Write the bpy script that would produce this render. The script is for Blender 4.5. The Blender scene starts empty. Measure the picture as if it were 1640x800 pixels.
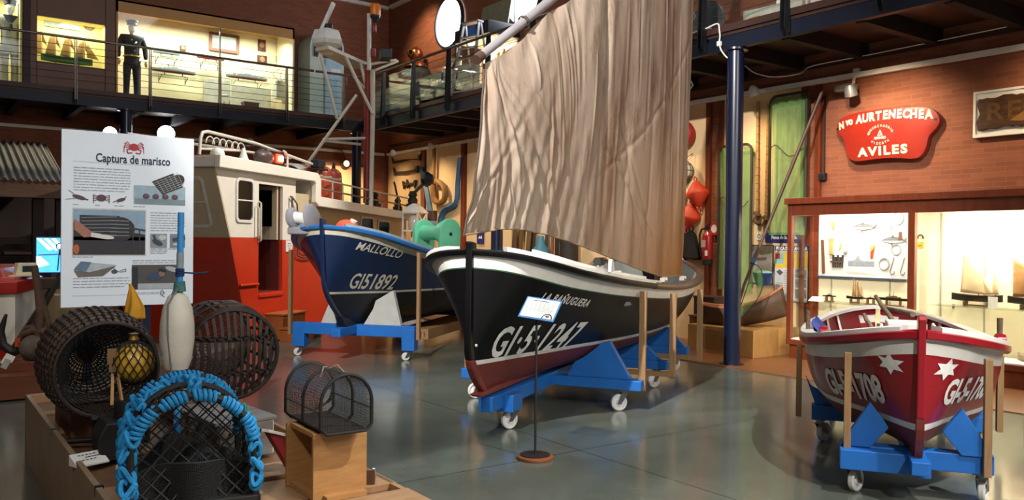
import bpy, bmesh, math, random
from mathutils import Vector, Matrix
from mathutils.bvhtree import BVHTree
V = Vector
PI = math.pi
random.seed(7)
SC = bpy.context.scene
COL = SC.collection

# ------------------------------------------------------------------ camera
EYE = V((0, 0, 1.65)); FOC = 1330.0
_yaw, _pit, _rol = math.radians(36.1), math.radians(0.5), 0.0105
_F = V((math.sin(_yaw) * math.cos(_pit), math.cos(_yaw) * math.cos(_pit), -math.sin(_pit)))
_R0 = V((math.cos(_yaw), -math.sin(_yaw), 0)); _U0 = _R0.cross(_F)
_R = _R0 * math.cos(_rol) + _U0 * math.sin(_rol); _U = _R.cross(_F)
cam = bpy.data.objects.new('camera', bpy.data.cameras.new('camera')); COL.objects.link(cam)
cam.data.sensor_width = 36; cam.data.lens = 36 * FOC / 1640; cam.data.clip_end = 100; cam.data.clip_start = .05
cam.matrix_world = Matrix(((_R.x, _U.x, -_F.x, EYE.x), (_R.y, _U.y, -_F.y, EYE.y), (_R.z, _U.z, -_F.z, EYE.z), (0, 0, 0, 1)))
SC.camera = cam

# ------------------------------------------------------------------ world, lights, exposure
SC.view_settings.view_transform = 'Standard'; SC.view_settings.look = 'None'
SC.view_settings.gamma = 1; SC.view_settings.exposure = 1.1
SC.view_settings.use_curve_mapping = False
W = bpy.data.worlds.new('world'); SC.world = W; W.use_nodes = True
W.node_tree.nodes['Background'].inputs[0].default_value = (.75, .85, 1, 1)
W.node_tree.nodes['Background'].inputs[1].default_value = .07

def lamp(kind, name, loc, to, energy, col=(1, 1, 1), size=1.0, size_y=None, spot=60, blend=.6):
    d = bpy.data.lights.new(name, kind); d.energy = energy; d.color = col
    if kind == 'AREA':
        d.size = size
        if size_y: d.shape = 'RECTANGLE'; d.size_y = size_y
    elif kind == 'SPOT':
        d.spot_size = math.radians(spot); d.spot_blend = blend; d.shadow_soft_size = size
    else: d.shadow_soft_size = size
    o = bpy.data.objects.new(name, d); COL.objects.link(o); o.location = loc
    dr = V(to) - V(loc); o.rotation_euler = dr.to_track_quat('-Z', 'Y').to_euler()
    return o
WARM = (1, .74, .46); COOL = (.86, .93, 1); NEUT = (1, .93, .84)
# unseen area lamps: daylight from under the roof, added fill behind the viewpoint
lamp('AREA', 'unseen_hall_light', (2.2, 3.0, 8.7), (2.2, 3.0, 0), 70, COOL, 4.0, 5.0)
lamp('AREA', 'unseen_hall_light', (4.5, 12.0, 8.7), (4.5, 12.0, 0), 90, COOL, 4.0, 5.0)
lamp('AREA', 'unseen_hall_light', (5.0, -4.5, 6.0), (4.0, 6.0, 1.0), 210, NEUT, 4.0, 3.0)  # soft fill added behind the viewpoint, not a roof opening
# unseen spots put in for the sail, boats, ship, panel and platform
lamp('SPOT', 'unseen_hall_spot', (-1.2, 2.6, 7.2), (5.2, 7.2, 3.2), 3300, (1, .95, .89), .10, spot=50)  # added lamp out of view, raking the sail so its folds show
lamp('SPOT', 'unseen_hall_spot', (1.2, -2.5, 5.0), (6.0, 4.2, 0.8), 620, NEUT, .12, spot=40)  # added to brighten the red boat
lamp('SPOT', 'unseen_hall_spot', (8.6, 8.9, 8.0), (4.6, 13.6, 1.6), 1500, NEUT, .12, spot=44)  # unseen source put in for the ship's side

lamp('SPOT', 'floor_edge_spot', (4.6, -.6, 8.0), (4.6, -.6, 0), 1250, (1, .98, .93), .04, spot=77.5, blend=.04)  # unseen spot, cone shaped to give the floor its curved bright edge
lamp('SPOT', 'unseen_hall_spot', (3.2, -1.5, 6.0), (1.45, 7.1, 1.8), 260, (.93, .97, 1), .08, spot=17, blend=.3)  # narrow spot added only to whiten the information panel
lamp('SPOT', 'unseen_hall_spot', (-2.0, -1.0, 6.0), (.9, 5.0, .5), 330, NEUT, .25, spot=44)  # fill spot added for the traps and platform

# ------------------------------------------------------------------ helpers
def at(px, py, d):                       # point at a depth along the line of sight through a photograph pixel
    return EYE + (_F + _R * ((px - 820) / FOC) + _U * ((400 - py) / FOC)) * d
def on(px, py, axis, val):               # where that line meets a wall, floor or shelf plane
    r = _F + _R * ((px - 820) / FOC) + _U * ((400 - py) / FOC)
    return EYE + r * ((val - EYE[axis]) / r[axis])
def lin(h):
    if not isinstance(h, str): return (*h, 1) if len(h) == 3 else h
    c = [int(h[i:i + 2], 16) / 255 for i in (0, 2, 4)]
    return tuple(x / 12.92 if x <= .04045 else ((x + .055) / 1.055) ** 2.4 for x in c) + (1,)
_mats = {}
def mat(name, col='808080', rough=.5, metal=0., var=.15, scale=6., col2=None, bump=0., bscale=60., emit=None, es=1., trans=0., alpha=1., coat=0., stretch=None, spec=.5):
    if name in _mats: return _mats[name]
    m = bpy.data.materials.new(name); m.use_nodes = True; nt = m.node_tree; N = nt.nodes; L = nt.links
    b = N['Principled BSDF']; c = lin(col)
    b.inputs['Roughness'].default_value = rough; b.inputs['Metallic'].default_value = metal
    b.inputs['Base Color'].default_value = c
    b.inputs['Specular IOR Level'].default_value = spec
    tc = N.new('ShaderNodeTexCoord'); mp = N.new('ShaderNodeMapping'); L.new(tc.outputs['Object'], mp.inputs[0])
    if stretch: mp.inputs['Scale'].default_value = stretch
    if var > 0 or col2:
        n = N.new('ShaderNodeTexNoise'); n.inputs['Scale'].default_value = scale; n.inputs['Detail'].default_value = 6; n.inputs['Roughness'].default_value = .62
        L.new(mp.outputs[0], n.inputs['Vector'])
        r = N.new('ShaderNodeValToRGB'); r.color_ramp.elements[0].position = .3; r.color_ramp.elements[1].position = .7
        c2 = lin(col2) if col2 else tuple(min(1, x * (1 + var)) for x in c[:3]) + (1,)
        c1 = c if col2 else tuple(x * (1 - var) for x in c[:3]) + (1,)
        r.color_ramp.elements[0].color = c1; r.color_ramp.elements[1].color = c2
        L.new(n.outputs['Fac'], r.inputs[0]); L.new(r.outputs[0], b.inputs['Base Color'])
    if bump > 0:
        n2 = N.new('ShaderNodeTexNoise'); n2.inputs['Scale'].default_value = bscale; n2.inputs['Detail'].default_value = 4
        L.new(mp.outputs[0], n2.inputs['Vector'])
        bp = N.new('ShaderNodeBump'); bp.inputs['Strength'].default_value = bump; bp.inputs['Distance'].default_value = .01
        L.new(n2.outputs['Fac'], bp.inputs['Height']); L.new(bp.outputs[0], b.inputs['Normal'])
    if emit: b.inputs['Emission Color'].default_value = lin(emit); b.inputs['Emission Strength'].default_value = es
    if trans: b.inputs['Transmission Weight'].default_value = trans
    if alpha < 1: b.inputs['Alpha'].default_value = alpha
    if coat: b.inputs['Coat Weight'].default_value = coat; b.inputs['Coat Roughness'].default_value = .15
    _mats[name] = m
    return m

def glass_mat(name, tint=(.93, .97, .96), amount=.9):
    if name in _mats: return _mats[name]
    m = bpy.data.materials.new(name); m.use_nodes = True; nt = m.node_tree; N = nt.nodes; L = nt.links
    out = N['Material Output']; N.remove(N['Principled BSDF'])
    t = N.new('ShaderNodeBsdfTransparent'); t.inputs[0].default_value = (*tint, 1)
    g = N.new('ShaderNodeBsdfGlossy'); g.inputs['Roughness'].default_value = .03
    lw = N.new('ShaderNodeLayerWeight'); lw.inputs['Blend'].default_value = .5
    pw = N.new('ShaderNodeMath'); pw.operation = 'POWER'; pw.inputs[1].default_value = 4.; L.new(lw.outputs['Facing'], pw.inputs[0])
    fr = N.new('ShaderNodeMath'); fr.operation = 'MULTIPLY_ADD'; fr.inputs[1].default_value = .6; fr.inputs[2].default_value = .035; L.new(pw.outputs[0], fr.inputs[0])
    mx = N.new('ShaderNodeMixShader'); L.new(fr.outputs[0], mx.inputs[0]); L.new(t.outputs[0], mx.inputs[1]); L.new(g.outputs[0], mx.inputs[2])
    L.new(mx.outputs[0], out.inputs[0]); _mats[name] = m
    return m
def net_mat(name, col, alpha, scale=3.):
    if name in _mats: return _mats[name]
    m = mat(name, col, .9, var=.25, scale=scale); b = m.node_tree.nodes['Principled BSDF']; b.inputs['Alpha'].default_value = alpha
    return m

class MB:
    def __init__(s, m=None): s.v = []; s.f = []; s.fm = []; s.m = m or Matrix(); s.mi = 0
    def p(s, q): s.v.append(s.m @ V(q)); return len(s.v) - 1
    def face(s, idx): s.f.append(tuple(idx)); s.fm.append(s.mi)
    def poly(s, pts): s.face([s.p(q) for q in pts]); return s
    def box(s, c, d, rz=0., M=None):
        T = Matrix.Translation(V(c)) @ (M.to_4x4() if M else Matrix.Rotation(rz, 4, 'Z'))
        i = [s.p(T @ V((sx * d[0] / 2, sy * d[1] / 2, sz * d[2] / 2))) for sx in (-1, 1) for sy in (-1, 1) for sz in (-1, 1)]
        for q in ((0, 1, 3, 2), (4, 6, 7, 5), (0, 4, 5, 1), (2, 3, 7, 6), (0, 2, 6, 4), (1, 5, 7, 3)): s.face([i[k] for k in q])
        return s
    def bar(s, a, b, w, h, up=(0, 0, 1)):
        a = V(a); b = V(b); x = (b - a); L = x.length; x.normalize(); up = V(up)
        if abs(x.dot(up)) > .98: up = V((1, 0, 0)) if abs(x.x) < .9 else V((0, 1, 0))
        y = up.cross(x).normalized(); z = x.cross(y)
        M = Matrix((x, y, z)).transposed()
        return s.box((a + b) / 2, (L, w, h), M=M)
    def tube(s, pts, r, n=8, closed=False, cap=True):
        pts = [V(q) for q in pts]; k = len(pts)
        rr = r if isinstance(r, (list, tuple)) else [r] * k
        rings = []; prev = None
        for i in range(k):
            if closed: t = pts[(i + 1) % k] - pts[i - 1]
            else: t = pts[min(i + 1, k - 1)] - pts[max(i - 1, 0)]
            if t.length < 1e-9: t = V((0, 0, 1))
            t.normalize()
            if prev is None:
                a = V((0, 0, 1)) if abs(t.z) < .9 else V((1, 0, 0)); u = t.cross(a).normalized()
            else:
                u = prev - t * prev.dot(t)
                if u.length < 1e-6: u = t.cross(V((0, 0, 1)) if abs(t.z) < .9 else V((1, 0, 0)))
                u.normalize()
            prev = u; w = t.cross(u)
            rings.append([s.p(pts[i] + (u * math.cos(2 * PI * j / n) + w * math.sin(2 * PI * j / n)) * rr[i]) for j in range(n)])
        for i in range(k if closed else k - 1):
            A = rings[i]; B = rings[(i + 1) % k]
            for j in range(n): s.face((A[j], A[(j + 1) % n], B[(j + 1) % n], B[j]))
        if cap and not closed: s.face(rings[0][::-1]); s.face(rings[-1])
        return s
    def cyl(s, a, b, r, n=16, r2=None): return s.tube([a, b], [r, r if r2 is None else r2], n)
    def lathe(s, prof, n=24, M=None, cap=True):
        M = M or Matrix(); rings = []
        for r, z in prof: rings.append([s.p(M @ V((r * math.cos(2 * PI * j / n), r * math.sin(2 * PI * j / n), z))) for j in range(n)])
        for A, B in zip(rings, rings[1:]):
            for j in range(n): s.face((A[j], A[(j + 1) % n], B[(j + 1) % n], B[j]))
        if cap:
            if prof[0][0] > 1e-4: s.face(rings[0][::-1])
            if prof[-1][0] > 1e-4: s.face(rings[-1])
        return s
    def sphere(s, c, r, nu=16, nv=10, sc=(1, 1, 1), M=None):
        T = Matrix.Translation(V(c)) @ (M.to_4x4() if M else Matrix()) @ Matrix.Diagonal((*sc, 1))
        return s.lathe([(max(1e-5, r * math.sin(PI * i / nv)), -r * math.cos(PI * i / nv)) for i in range(nv + 1)], nu, T, cap=False)
    def prism(s, pts, o=(0, 0, 0), u=(1, 0, 0), w=(0, 0, 1), t=(0, .02, 0)):     # outline in a plane, pushed along t
        o = V(o); u = V(u); w = V(w); t = V(t)
        A = [s.p(o + u * a + w * b) for a, b in pts]; B = [s.p(o + u * a + w * b + t) for a, b in pts]; n = len(pts)
        s.face(A[::-1]); s.face(B)
        for i in range(n): s.face((A[i], A[(i + 1) % n], B[(i + 1) % n], B[i]))
        return s
    def grid(s, fn, nu, nv, closed_u=False):
        I = [[s.p(fn(i / nu, j / nv)) for j in range(nv + 1)] for i in range(nu if closed_u else nu + 1)]
        for i in range(nu):
            A = I[i]; B = I[(i + 1) % len(I)] if closed_u else I[i + 1]
            for j in range(nv): s.face((A[j], B[j], B[j + 1], A[j + 1]))
        return s
    def ring(s, w, h, b, z0, z1):              # rectangular picture frame in the local xy plane
        O = [(-w / 2, -h / 2), (w / 2, -h / 2), (w / 2, h / 2), (-w / 2, h / 2)]; I = [(-w / 2 + b, -h / 2 + b), (w / 2 - b, -h / 2 + b), (w / 2 - b, h / 2 - b), (-w / 2 + b, h / 2 - b)]
        a = [s.p((x, y, z0)) for x, y in O]; c = [s.p((x, y, z1)) for x, y in O]; d = [s.p((x, y, z1)) for x, y in I]; e = [s.p((x, y, z0)) for x, y in I]
        for i in range(4):
            j = (i + 1) % 4; s.face((a[i], a[j], c[j], c[i])); s.face((c[i], c[j], d[j], d[i])); s.face((d[i], d[j], e[j], e[i])); s.face((e[i], e[j], a[j], a[i]))
        return s
    def text(s, txt, size, o, u, w, t=.002, align='CENTER', shear=0., sx=1., bold=0., space=1.):
        cu = bpy.data.curves.new('letters', 'FONT'); cu.body = txt; cu.size = size; cu.align_x = align; cu.align_y = 'CENTER'; cu.shear = shear
        cu.offset = bold; cu.space_character = space; cu.resolution_u = 3
        ob = bpy.data.objects.new('letters', cu); COL.objects.link(ob)
        dg = bpy.context.evaluated_depsgraph_get(); dg.update()
        me = bpy.data.meshes.new_from_object(ob.evaluated_get(dg)); bpy.data.objects.remove(ob); bpy.data.curves.remove(cu)
        o = V(o); u = V(u).normalized(); w = V(w).normalized(); nrm = u.cross(w)
        base = [s.p(o + u * q.co.x * sx + w * q.co.y + nrm * t) for q in me.vertices]
        for f in me.polygons: s.face([base[i] for i in f.vertices])
        bpy.data.meshes.remove(me)
        return s
    def mesh(s, name):
        me = bpy.data.meshes.new(name); me.from_pydata([tuple(q) for q in s.v], [], s.f)
        return me
    def build(s, name, mats, parent=None, smooth=False, bevel=0., solid=0., wire=0., recalc=True, loc=None):
        me = s.mesh(name)
        if not isinstance(mats, (list, tuple)): mats = [mats]
        for m in mats: me.materials.append(m)
        if len(mats) > 1: me.polygons.foreach_set('material_index', s.fm)
        if recalc:
            bm = bmesh.new(); bm.from_mesh(me); bmesh.ops.recalc_face_normals(bm, faces=bm.faces); bm.to_mesh(me); bm.free()
        if smooth:
            me.polygons.foreach_set('use_smooth', [True] * len(me.polygons))
            try: me.set_sharp_from_angle(angle=math.radians(42))
            except Exception: pass
        me.update()
        o = bpy.data.objects.new(name, me); COL.objects.link(o)
        if parent: o.parent = parent
        if loc: o.location = loc
        if wire: w = o.modifiers.new('wire', 'WIREFRAME'); w.thickness = wire; w.use_even_offset = False; w.use_boundary = True
        if solid: w = o.modifiers.new('solid', 'SOLIDIFY'); w.thickness = solid; w.offset = 0
        if bevel: w = o.modifiers.new('bevel', 'BEVEL'); w.width = bevel; w.segments = 2; w.limit_method = 'ANGLE'; w.harden_normals = False
        return o

def tag(o, label=None, cat=None, group=None, kind=None):
    if label: o['label'] = label
    if cat: o['category'] = cat
    if group: o['group'] = group
    if kind: o['kind'] = kind
    return o
def thing(name, label, cat, loc=(0, 0, 0), rz=0., group=None, M=None):
    o = bpy.data.objects.new(name, None); COL.objects.link(o); o.empty_display_size = .1
    if M is not None: o.matrix_world = M
    else: o.location = loc; o.rotation_euler = (0, 0, rz)
    return tag(o, label, cat, group)
def struct(o): o['kind'] = 'structure'; return o
def kids(o): return [c for c in COL.objects if c.parent == o]
def dup(root, loc=None, rz=None, label=None, M=None):
    r = root.copy(); COL.objects.link(r)
    if M is not None: r.matrix_world = M
    if loc is not None: r.location = loc
    if rz is not None: r.rotation_euler = (0, 0, rz)
    if label: r['label'] = label
    for ch in kids(root):
        c = ch.copy(); COL.objects.link(c); c.parent = r
        for g in kids(ch):
            d = g.copy(); COL.objects.link(d); d.parent = c
    return r
def frame(o, x, y, z):          # matrix from origin and axes
    x = V(x).normalized(); y = V(y).normalized(); z = V(z).normalized()
    return Matrix(((x.x, y.x, z.x, o[0]), (x.y, y.y, z.y, o[1]), (x.z, y.z, z.z, o[2]), (0, 0, 0, 1)))
def lerp(a, b, t): return a + (b - a) * t
def interp(x, T):               # smooth interpolation through (x, y) pairs
    if x <= T[0][0]: return T[0][1]
    for i in range(len(T) - 1):
        x0, y0 = T[i]; x1, y1 = T[i + 1]
        if x <= x1:
            xm, ym = T[i - 1] if i else (2 * x0 - x1, 2 * y0 - y1)
            xp, yp = T[i + 2] if i + 2 < len(T) else (2 * x1 - x0, 2 * y1 - y0)
            h = x1 - x0; m0 = (y1 - ym) / (x1 - xm) * h; m1 = (yp - y0) / (xp - x0) * h; t = (x - x0) / h
            return (2 * t**3 - 3 * t**2 + 1) * y0 + (t**3 - 2 * t**2 + t) * m0 + (-2 * t**3 + 3 * t**2) * y1 + (t**3 - t**2) * m1
    return T[-1][1]
def arc(c, r, a0, a1, n): return [(c[0] + r * math.cos(a0 + (a1 - a0) * i / n), c[1] + r * math.sin(a0 + (a1 - a0) * i / n)) for i in range(n + 1)]
# ------------------------------------------------------------------ materials of the room
def brick_mat(name, c1, c2, mortar, bw=.27, bh=.062):
    m = bpy.data.materials.new(name); m.use_nodes = True; nt = m.node_tree; N = nt.nodes; L = nt.links; b = N['Principled BSDF']
    b.inputs['Roughness'].default_value = .75
    tc = N.new('ShaderNodeTexCoord'); sp = N.new('ShaderNodeSeparateXYZ'); L.new(tc.outputs['Object'], sp.inputs[0])
    ad = N.new('ShaderNodeMath'); ad.operation = 'ADD'; L.new(sp.outputs[0], ad.inputs[0]); L.new(sp.outputs[1], ad.inputs[1])
    cb = N.new('ShaderNodeCombineXYZ'); L.new(ad.outputs[0], cb.inputs[0]); L.new(sp.outputs[2], cb.inputs[1])
    br = N.new('ShaderNodeTexBrick'); L.new(cb.outputs[0], br.inputs['Vector'])
    br.inputs['Scale'].default_value = 1; br.inputs['Brick Width'].default_value = bw; br.inputs['Row Height'].default_value = bh
    br.inputs['Mortar Size'].default_value = .004; br.inputs['Mortar Smooth'].default_value = .3
    br.inputs['Color1'].default_value = lin(c1); br.inputs['Color2'].default_value = lin(c2); br.inputs['Mortar'].default_value = lin(mortar)
    n = N.new('ShaderNodeTexNoise'); n.inputs['Scale'].default_value = 1.3; n.inputs['Detail'].default_value = 5; L.new(tc.outputs['Object'], n.inputs['Vector'])
    mx = N.new('ShaderNodeMix'); mx.data_type = 'RGBA'; mx.blend_type = 'MULTIPLY'; mx.inputs[0].default_value = .35
    L.new(br.outputs['Color'], mx.inputs[6]); L.new(n.outputs['Color'], mx.inputs[7])
    hs = N.new('ShaderNodeValToRGB'); hs.color_ramp.elements[0].color = (.55, .55, .55, 1); hs.color_ramp.elements[1].color = (1.2, 1.2, 1.2, 1)
    L.new(n.outputs['Fac'], hs.inputs[0]); L.new(hs.outputs[0], mx.inputs[7]); L.new(mx.outputs[2], b.inputs['Base Color'])
    bp = N.new('ShaderNodeBump'); bp.inputs['Strength'].default_value = .35; bp.inputs['Distance'].default_value = .01; bp.invert = True
    L.new(br.outputs['Fac'], bp.inputs['Height']); L.new(bp.outputs[0], b.inputs['Normal']); _mats[name] = m
    return m
BRICK = brick_mat('brick', '96593e', '834b33', '94644a')
def floor_mat():
    m = bpy.data.materials.new('polished_concrete'); m.use_nodes = True; nt = m.node_tree; N = nt.nodes; L = nt.links; b = N['Principled BSDF']
    tc = N.new('ShaderNodeTexCoord')
    n = N.new('ShaderNodeTexNoise'); n.inputs['Scale'].default_value = .55; n.inputs['Detail'].default_value = 7; n.inputs['Roughness'].default_value = .6
    n2 = N.new('ShaderNodeTexNoise'); n2.inputs['Scale'].default_value = 5; n2.inputs['Detail'].default_value = 8
    L.new(tc.outputs['Object'], n.inputs['Vector']); L.new(tc.outputs['Object'], n2.inputs['Vector'])
    r = N.new('ShaderNodeValToRGB'); r.color_ramp.elements[0].position = .35; r.color_ramp.elements[0].color = lin('4d534b'); r.color_ramp.elements[1].position = .68; r.color_ramp.elements[1].color = lin('6b7168')
    L.new(n.outputs['Fac'], r.inputs[0])
    mx = N.new('ShaderNodeMix'); mx.data_type = 'RGBA'; mx.blend_type = 'OVERLAY'; mx.inputs[0].default_value = .06
    L.new(r.outputs[0], mx.inputs[6]); L.new(n2.outputs['Fac'], mx.inputs[7])
    # saw-cut joints every 4 m
    sp = N.new('ShaderNodeSeparateXYZ'); L.new(tc.outputs['Object'], sp.inputs[0])
    ms = []
    for ax, off in ((0, -.35), (1, -1.02)):
        a = N.new('ShaderNodeMath'); a.operation = 'ADD'; a.inputs[1].default_value = off; L.new(sp.outputs[ax], a.inputs[0])
        w = N.new('ShaderNodeMath'); w.operation = 'PINGPONG'; w.inputs[1].default_value = 2.0; L.new(a.outputs[0], w.inputs[0])
        l = N.new('ShaderNodeMath'); l.operation = 'LESS_THAN'; l.inputs[1].default_value = .006; L.new(w.outputs[0], l.inputs[0]); ms.append(l)
    mxm = N.new('ShaderNodeMath'); mxm.operation = 'MAXIMUM'; L.new(ms[0].outputs[0], mxm.inputs[0]); L.new(ms[1].outputs[0], mxm.inputs[1])
    m3 = N.new('ShaderNodeMix'); m3.data_type = 'RGBA'; m3.inputs[7].default_value = lin('2f3531'); L.new(mxm.outputs[0], m3.inputs[0]); L.new(mx.outputs[2], m3.inputs[6])
    L.new(m3.outputs[2], b.inputs['Base Color'])
    rr = N.new('ShaderNodeMapRange'); rr.inputs[3].default_value = .12; rr.inputs[4].default_value = .22; L.new(n2.outputs['Fac'], rr.inputs[0]); L.new(rr.outputs[0], b.inputs['Roughness'])
    b.inputs['Specular IOR Level'].default_value = .75
    return m
CREAM = mat('cream_panel', 'e3c393', .8, var=.05, scale=1.5)
NAVY = mat('navy_paint', '101a33', .3, var=.1, scale=3, coat=.25)
NAVYB = mat('navy_beam', '0e1526', .5, var=.15, scale=3, spec=.3)
DARKSTEEL = mat('dark_steel', '2a2d33', .45, metal=.6, var=.1)
STEEL = mat('steel', '8f9196', .3, metal=.9, var=.08)
FLOORWOOD = mat('floor_boards', '8a5a35', .4, var=0, col2='6d4427', scale=5, stretch=(8, .8, 1))
WOODRED = mat('red_brown_wood', '7c3b20', .38, var=0, col2='662a15', scale=6, stretch=(2, 2, .6), coat=.2)
DARKWOOD = mat('dark_wood', '3a2318', .6, var=.25, scale=4)
OAK = mat('oak_board', 'b98a55', .5, var=0, col2='a37443', scale=7, stretch=(1, 8, 8))
WHITE = mat('white_paint', 'e8e6df', .5, var=.04)
CABLEW = mat('white_cable', 'efece4', .5, var=.05)

# ------------------------------------------------------------------ shell
XR, YB, XE, YE_, ZB = 11.05, 21.2, 9.1, 18.7, 4.65      # right wall, back wall, balcony edges, balcony floor
struct(MB().box((1.5, 8, -.05), (19.1, 27, .1)).build('floor', floor_mat()))
struct(MB().box((10.0, 10, .006), (2.1, 23, .012)).build('floor_boards', FLOORWOOD))
struct(MB().box((XR + .15, 8.1, 4.6), (.3, 26.4, 9.2)).build('wall_right', BRICK))
struct(MB().box((1.6, YB + .15, 4.6), (19.2, .3, 9.2)).build('wall_back', BRICK))
struct(MB().box((-8.1, 8.1, 4.6), (.2, 26.4, 9.2)).build('wall_left', BRICK))
struct(MB().box((1.5, 8, 9.25), (19.4, 27, .1)).build('ceiling', mat('ceiling_boards', '4a3426', .8)))
# cornice tubes high up and cable duct under the balcony
t1 = MB().box((XR - .05, 8, 8.24), (.1, 26, .09)); struct(t1.build('trim_1', CABLEW))
t2 = MB().box((1.6, YB - .05, 8.24), (18.8, .1, .09)); struct(t2.build('trim_2', CABLEW))
struct(MB().box((XR - .06, 10.1, 4.1), (.07, 22, .07)).build('trim_3', CABLEW))
struct(MB().box((1.6, YB - .06, 4.1), (18.6, .07, .07)).build('trim_4', CABLEW))
struct(MB().box((XR - .035, 8, 4.34), (.07, 26, .05)).build('trim_5', DARKWOOD))
# balcony: slabs, edge beams, joists
EDGE = mat('balcony_edge', '3a1e17', .6)
struct(MB().box(((XE + XR) / 2, 7.4, ZB - .06), (XR - XE, 22.6, .12)).build('balcony_slab', DARKWOOD))
struct(MB().box((.55, (YE_ + YB) / 2, ZB - .06), (17.1, YB - YE_, .12)).build('balcony_slab', DARKWOOD))
struct(MB().box((XE - .01, 7.35, ZB - .03), (.05, 22.7, .09)).build('edge_trim', EDGE))
struct(MB().box((.55, YE_ - .01, ZB - .03), (17.1, .05, .09)).build('edge_trim', EDGE))
struct(MB().box((XE + .06, 7.35, 4.48), (.1, 22.7, .29)).build('beam', NAVYB))
struct(MB().box((.55, YE_ + .06, 4.48), (17.1, .1, .29)).build('beam', NAVYB))
JO = mat('joist_wood', '1c130f', .8, var=.2)
for k in range(20):
    y = 18.2 - k * 1.05
    struct(MB().box(((XE + XR) / 2 + .05, y, 4.44), (XR - XE - .1, .12, .24)).build('joist_beam', JO))
for k in range(12):
    x = 8.4 - k * 1.1
    struct(MB().box((x, (YE_ + YB) / 2 + .05, 4.44), (.12, YB - YE_ - .1, .24)).build('joist_beam', JO))
# columns
def column(x, y):
    m = MB().lathe([(.17, 0), (.17, .015), (.115, .02), (.115, 4.3), (.17, 4.31), (.17, 4.335)], 24, Matrix.Translation((x, y, 0)))
    struct(m.build('column', NAVY, smooth=True))
for x, y in ((9.19, 7.44), (9.19, 13.1), (9.0, 18.92), (3.69, 18.78), (9.19, 1.7)): column(x, y)
# round windows of the upper right wall
GLOW = mat('window_daylight', 'ffffff', .5, var=0, emit='e8f1ff', es=7.)
wf = mat('window_rim', '2a2f3a', .4)
for i, (y, z) in enumerate(((17.87, 7.16), (14.75, 7.1))):
    Mx = frame((XR - .04, y, z), (0, -1, 0), (0, 0, 1), (-1, 0, 0))
    w = MB(Mx).lathe([(.60, 0), (.60, .05), (.66, .05), (.66, -.03)], 48, cap=False).build('window_%d' % (i + 1), wf, smooth=True); struct(w)
    MB(Mx).lathe([(.0001, .01), (.605, .01)], 48, cap=False).build('pane', GLOW, w)
    if i: MB(Mx).bar((-.3, -.52, .03), (-.3, .52, .03), .03, .03).build('glazing_bar', wf, w)

# cream display panels, timber strips and brick pilasters of the right wall
for y0, y1 in ((21.1, 19.28), (18.95, 17.3), (17.0, 14.5), (14.3, 11.9), (11.7, 9.47), (9.2, 7.62)):
    struct(MB().box((XR - .015, (y0 + y1) / 2, 2.03), (.03, y0 - y1, 4.06)).build('wall_panel', CREAM))
for y in (19.1, 17.15, 14.4, 11.8, 9.46, 9.18, 7.6, 7.36):
    struct(MB().box((XR - .03, y, 2.03), (.06, .09 if y < 17 else .16, 4.06)).build('trim_strip', WOODRED))
struct(MB().box((9.4, YB - .02, 2.2), (1.9, .04, 3.0)).build('wall_panel', CREAM))
b_ = MB(); 
for x in (8.42, 10.38): b_.box((x, YB - .03, 2.2), (.07, .06, 3.1))
b_.box((9.4, YB - .03, 3.74), (2.0, .06, .07)); struct(b_.build('trim_frame', WOODRED))

# ------------------------------------------------------------------ balcony railings
RAILST = mat('rail_steel', '6d665f', .35, metal=.8, var=.1)
CABLE = mat('rail_cable', '55585c', .4, metal=.8, var=0)
GL = glass_mat('railing_glass')
def railing(label, pt, ax, out, a0, a1, posts, panes):
    # pt(t, off, z): point along the balcony edge; posts at t
    t = thing('balcony_railing', label, 'railing', pt((a0 + a1) / 2, 0, ZB)); t.matrix_world
    inv = Matrix.Translation(-V(pt((a0 + a1) / 2, 0, ZB)))
    MB(inv).tube([pt(a0, .02, 5.66), pt(a1, .02, 5.66)], .028, 10).build('handrail', RAILST, t, smooth=True)
    for k in range(6):
        z = 4.82 + k * .135
        MB(inv).tube([pt(a0, .03, z), pt(a1, .03, z)], .006, 5).build('cable', CABLE, t)
    for p in posts:
        m = MB(inv)
        for s in ((-.035, .035) if ax == 1 else (-.02, .014)):
            P = [pt(p + s, .05, 5.62), pt(p + s, .11, 5.62), pt(p + s, .16, 4.42), pt(p + s, .10, 4.34), pt(p + s, .05, 4.36)]
            d = V(pt(1, 0, 0)) - V(pt(0, 0, 0)); d *= .012
            A = [m.p(q) for q in P]; B = [m.p(V(q) + d) for q in P]; n = len(P)
            m.face(A); m.face(B[::-1])
            for i in range(n): m.face((A[i], B[i], B[(i + 1) % n], A[(i + 1) % n]))
        m.build('post', RAILST if ax == 0 else DARKSTEEL, t)
    for p0, p1 in panes:
        m = MB(inv); P = [pt(p0, .03, 4.72), pt(p1, .03, 4.72), pt(p1, .03, 5.52), pt(p0, .03, 5.52)]
        Q = [pt(p0, .042, 4.72), pt(p1, .042, 4.72), pt(p1, .042, 5.52), pt(p0, .042, 5.52)]
        A = [m.p(q) for q in P]; B = [m.p(q) for q in Q]; m.face(A); m.face(B[::-1])
        for i in range(4): m.face((A[i], B[i], B[(i + 1) % 4], A[(i + 1) % 4]))
        m.build('glass_pane', GL, t)
railing('steel cable railing with thin flat posts along the back balcony', lambda t, o, z: (t, YE_ - o, z), 0, 1, -7.5, 8.98,
        [-5.9, -4.5, -3.0, -1.6, -.1, 1.3, 2.72, 4.12, 5.56, 7.08, 8.49], [(7.2, 8.35)])
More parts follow.
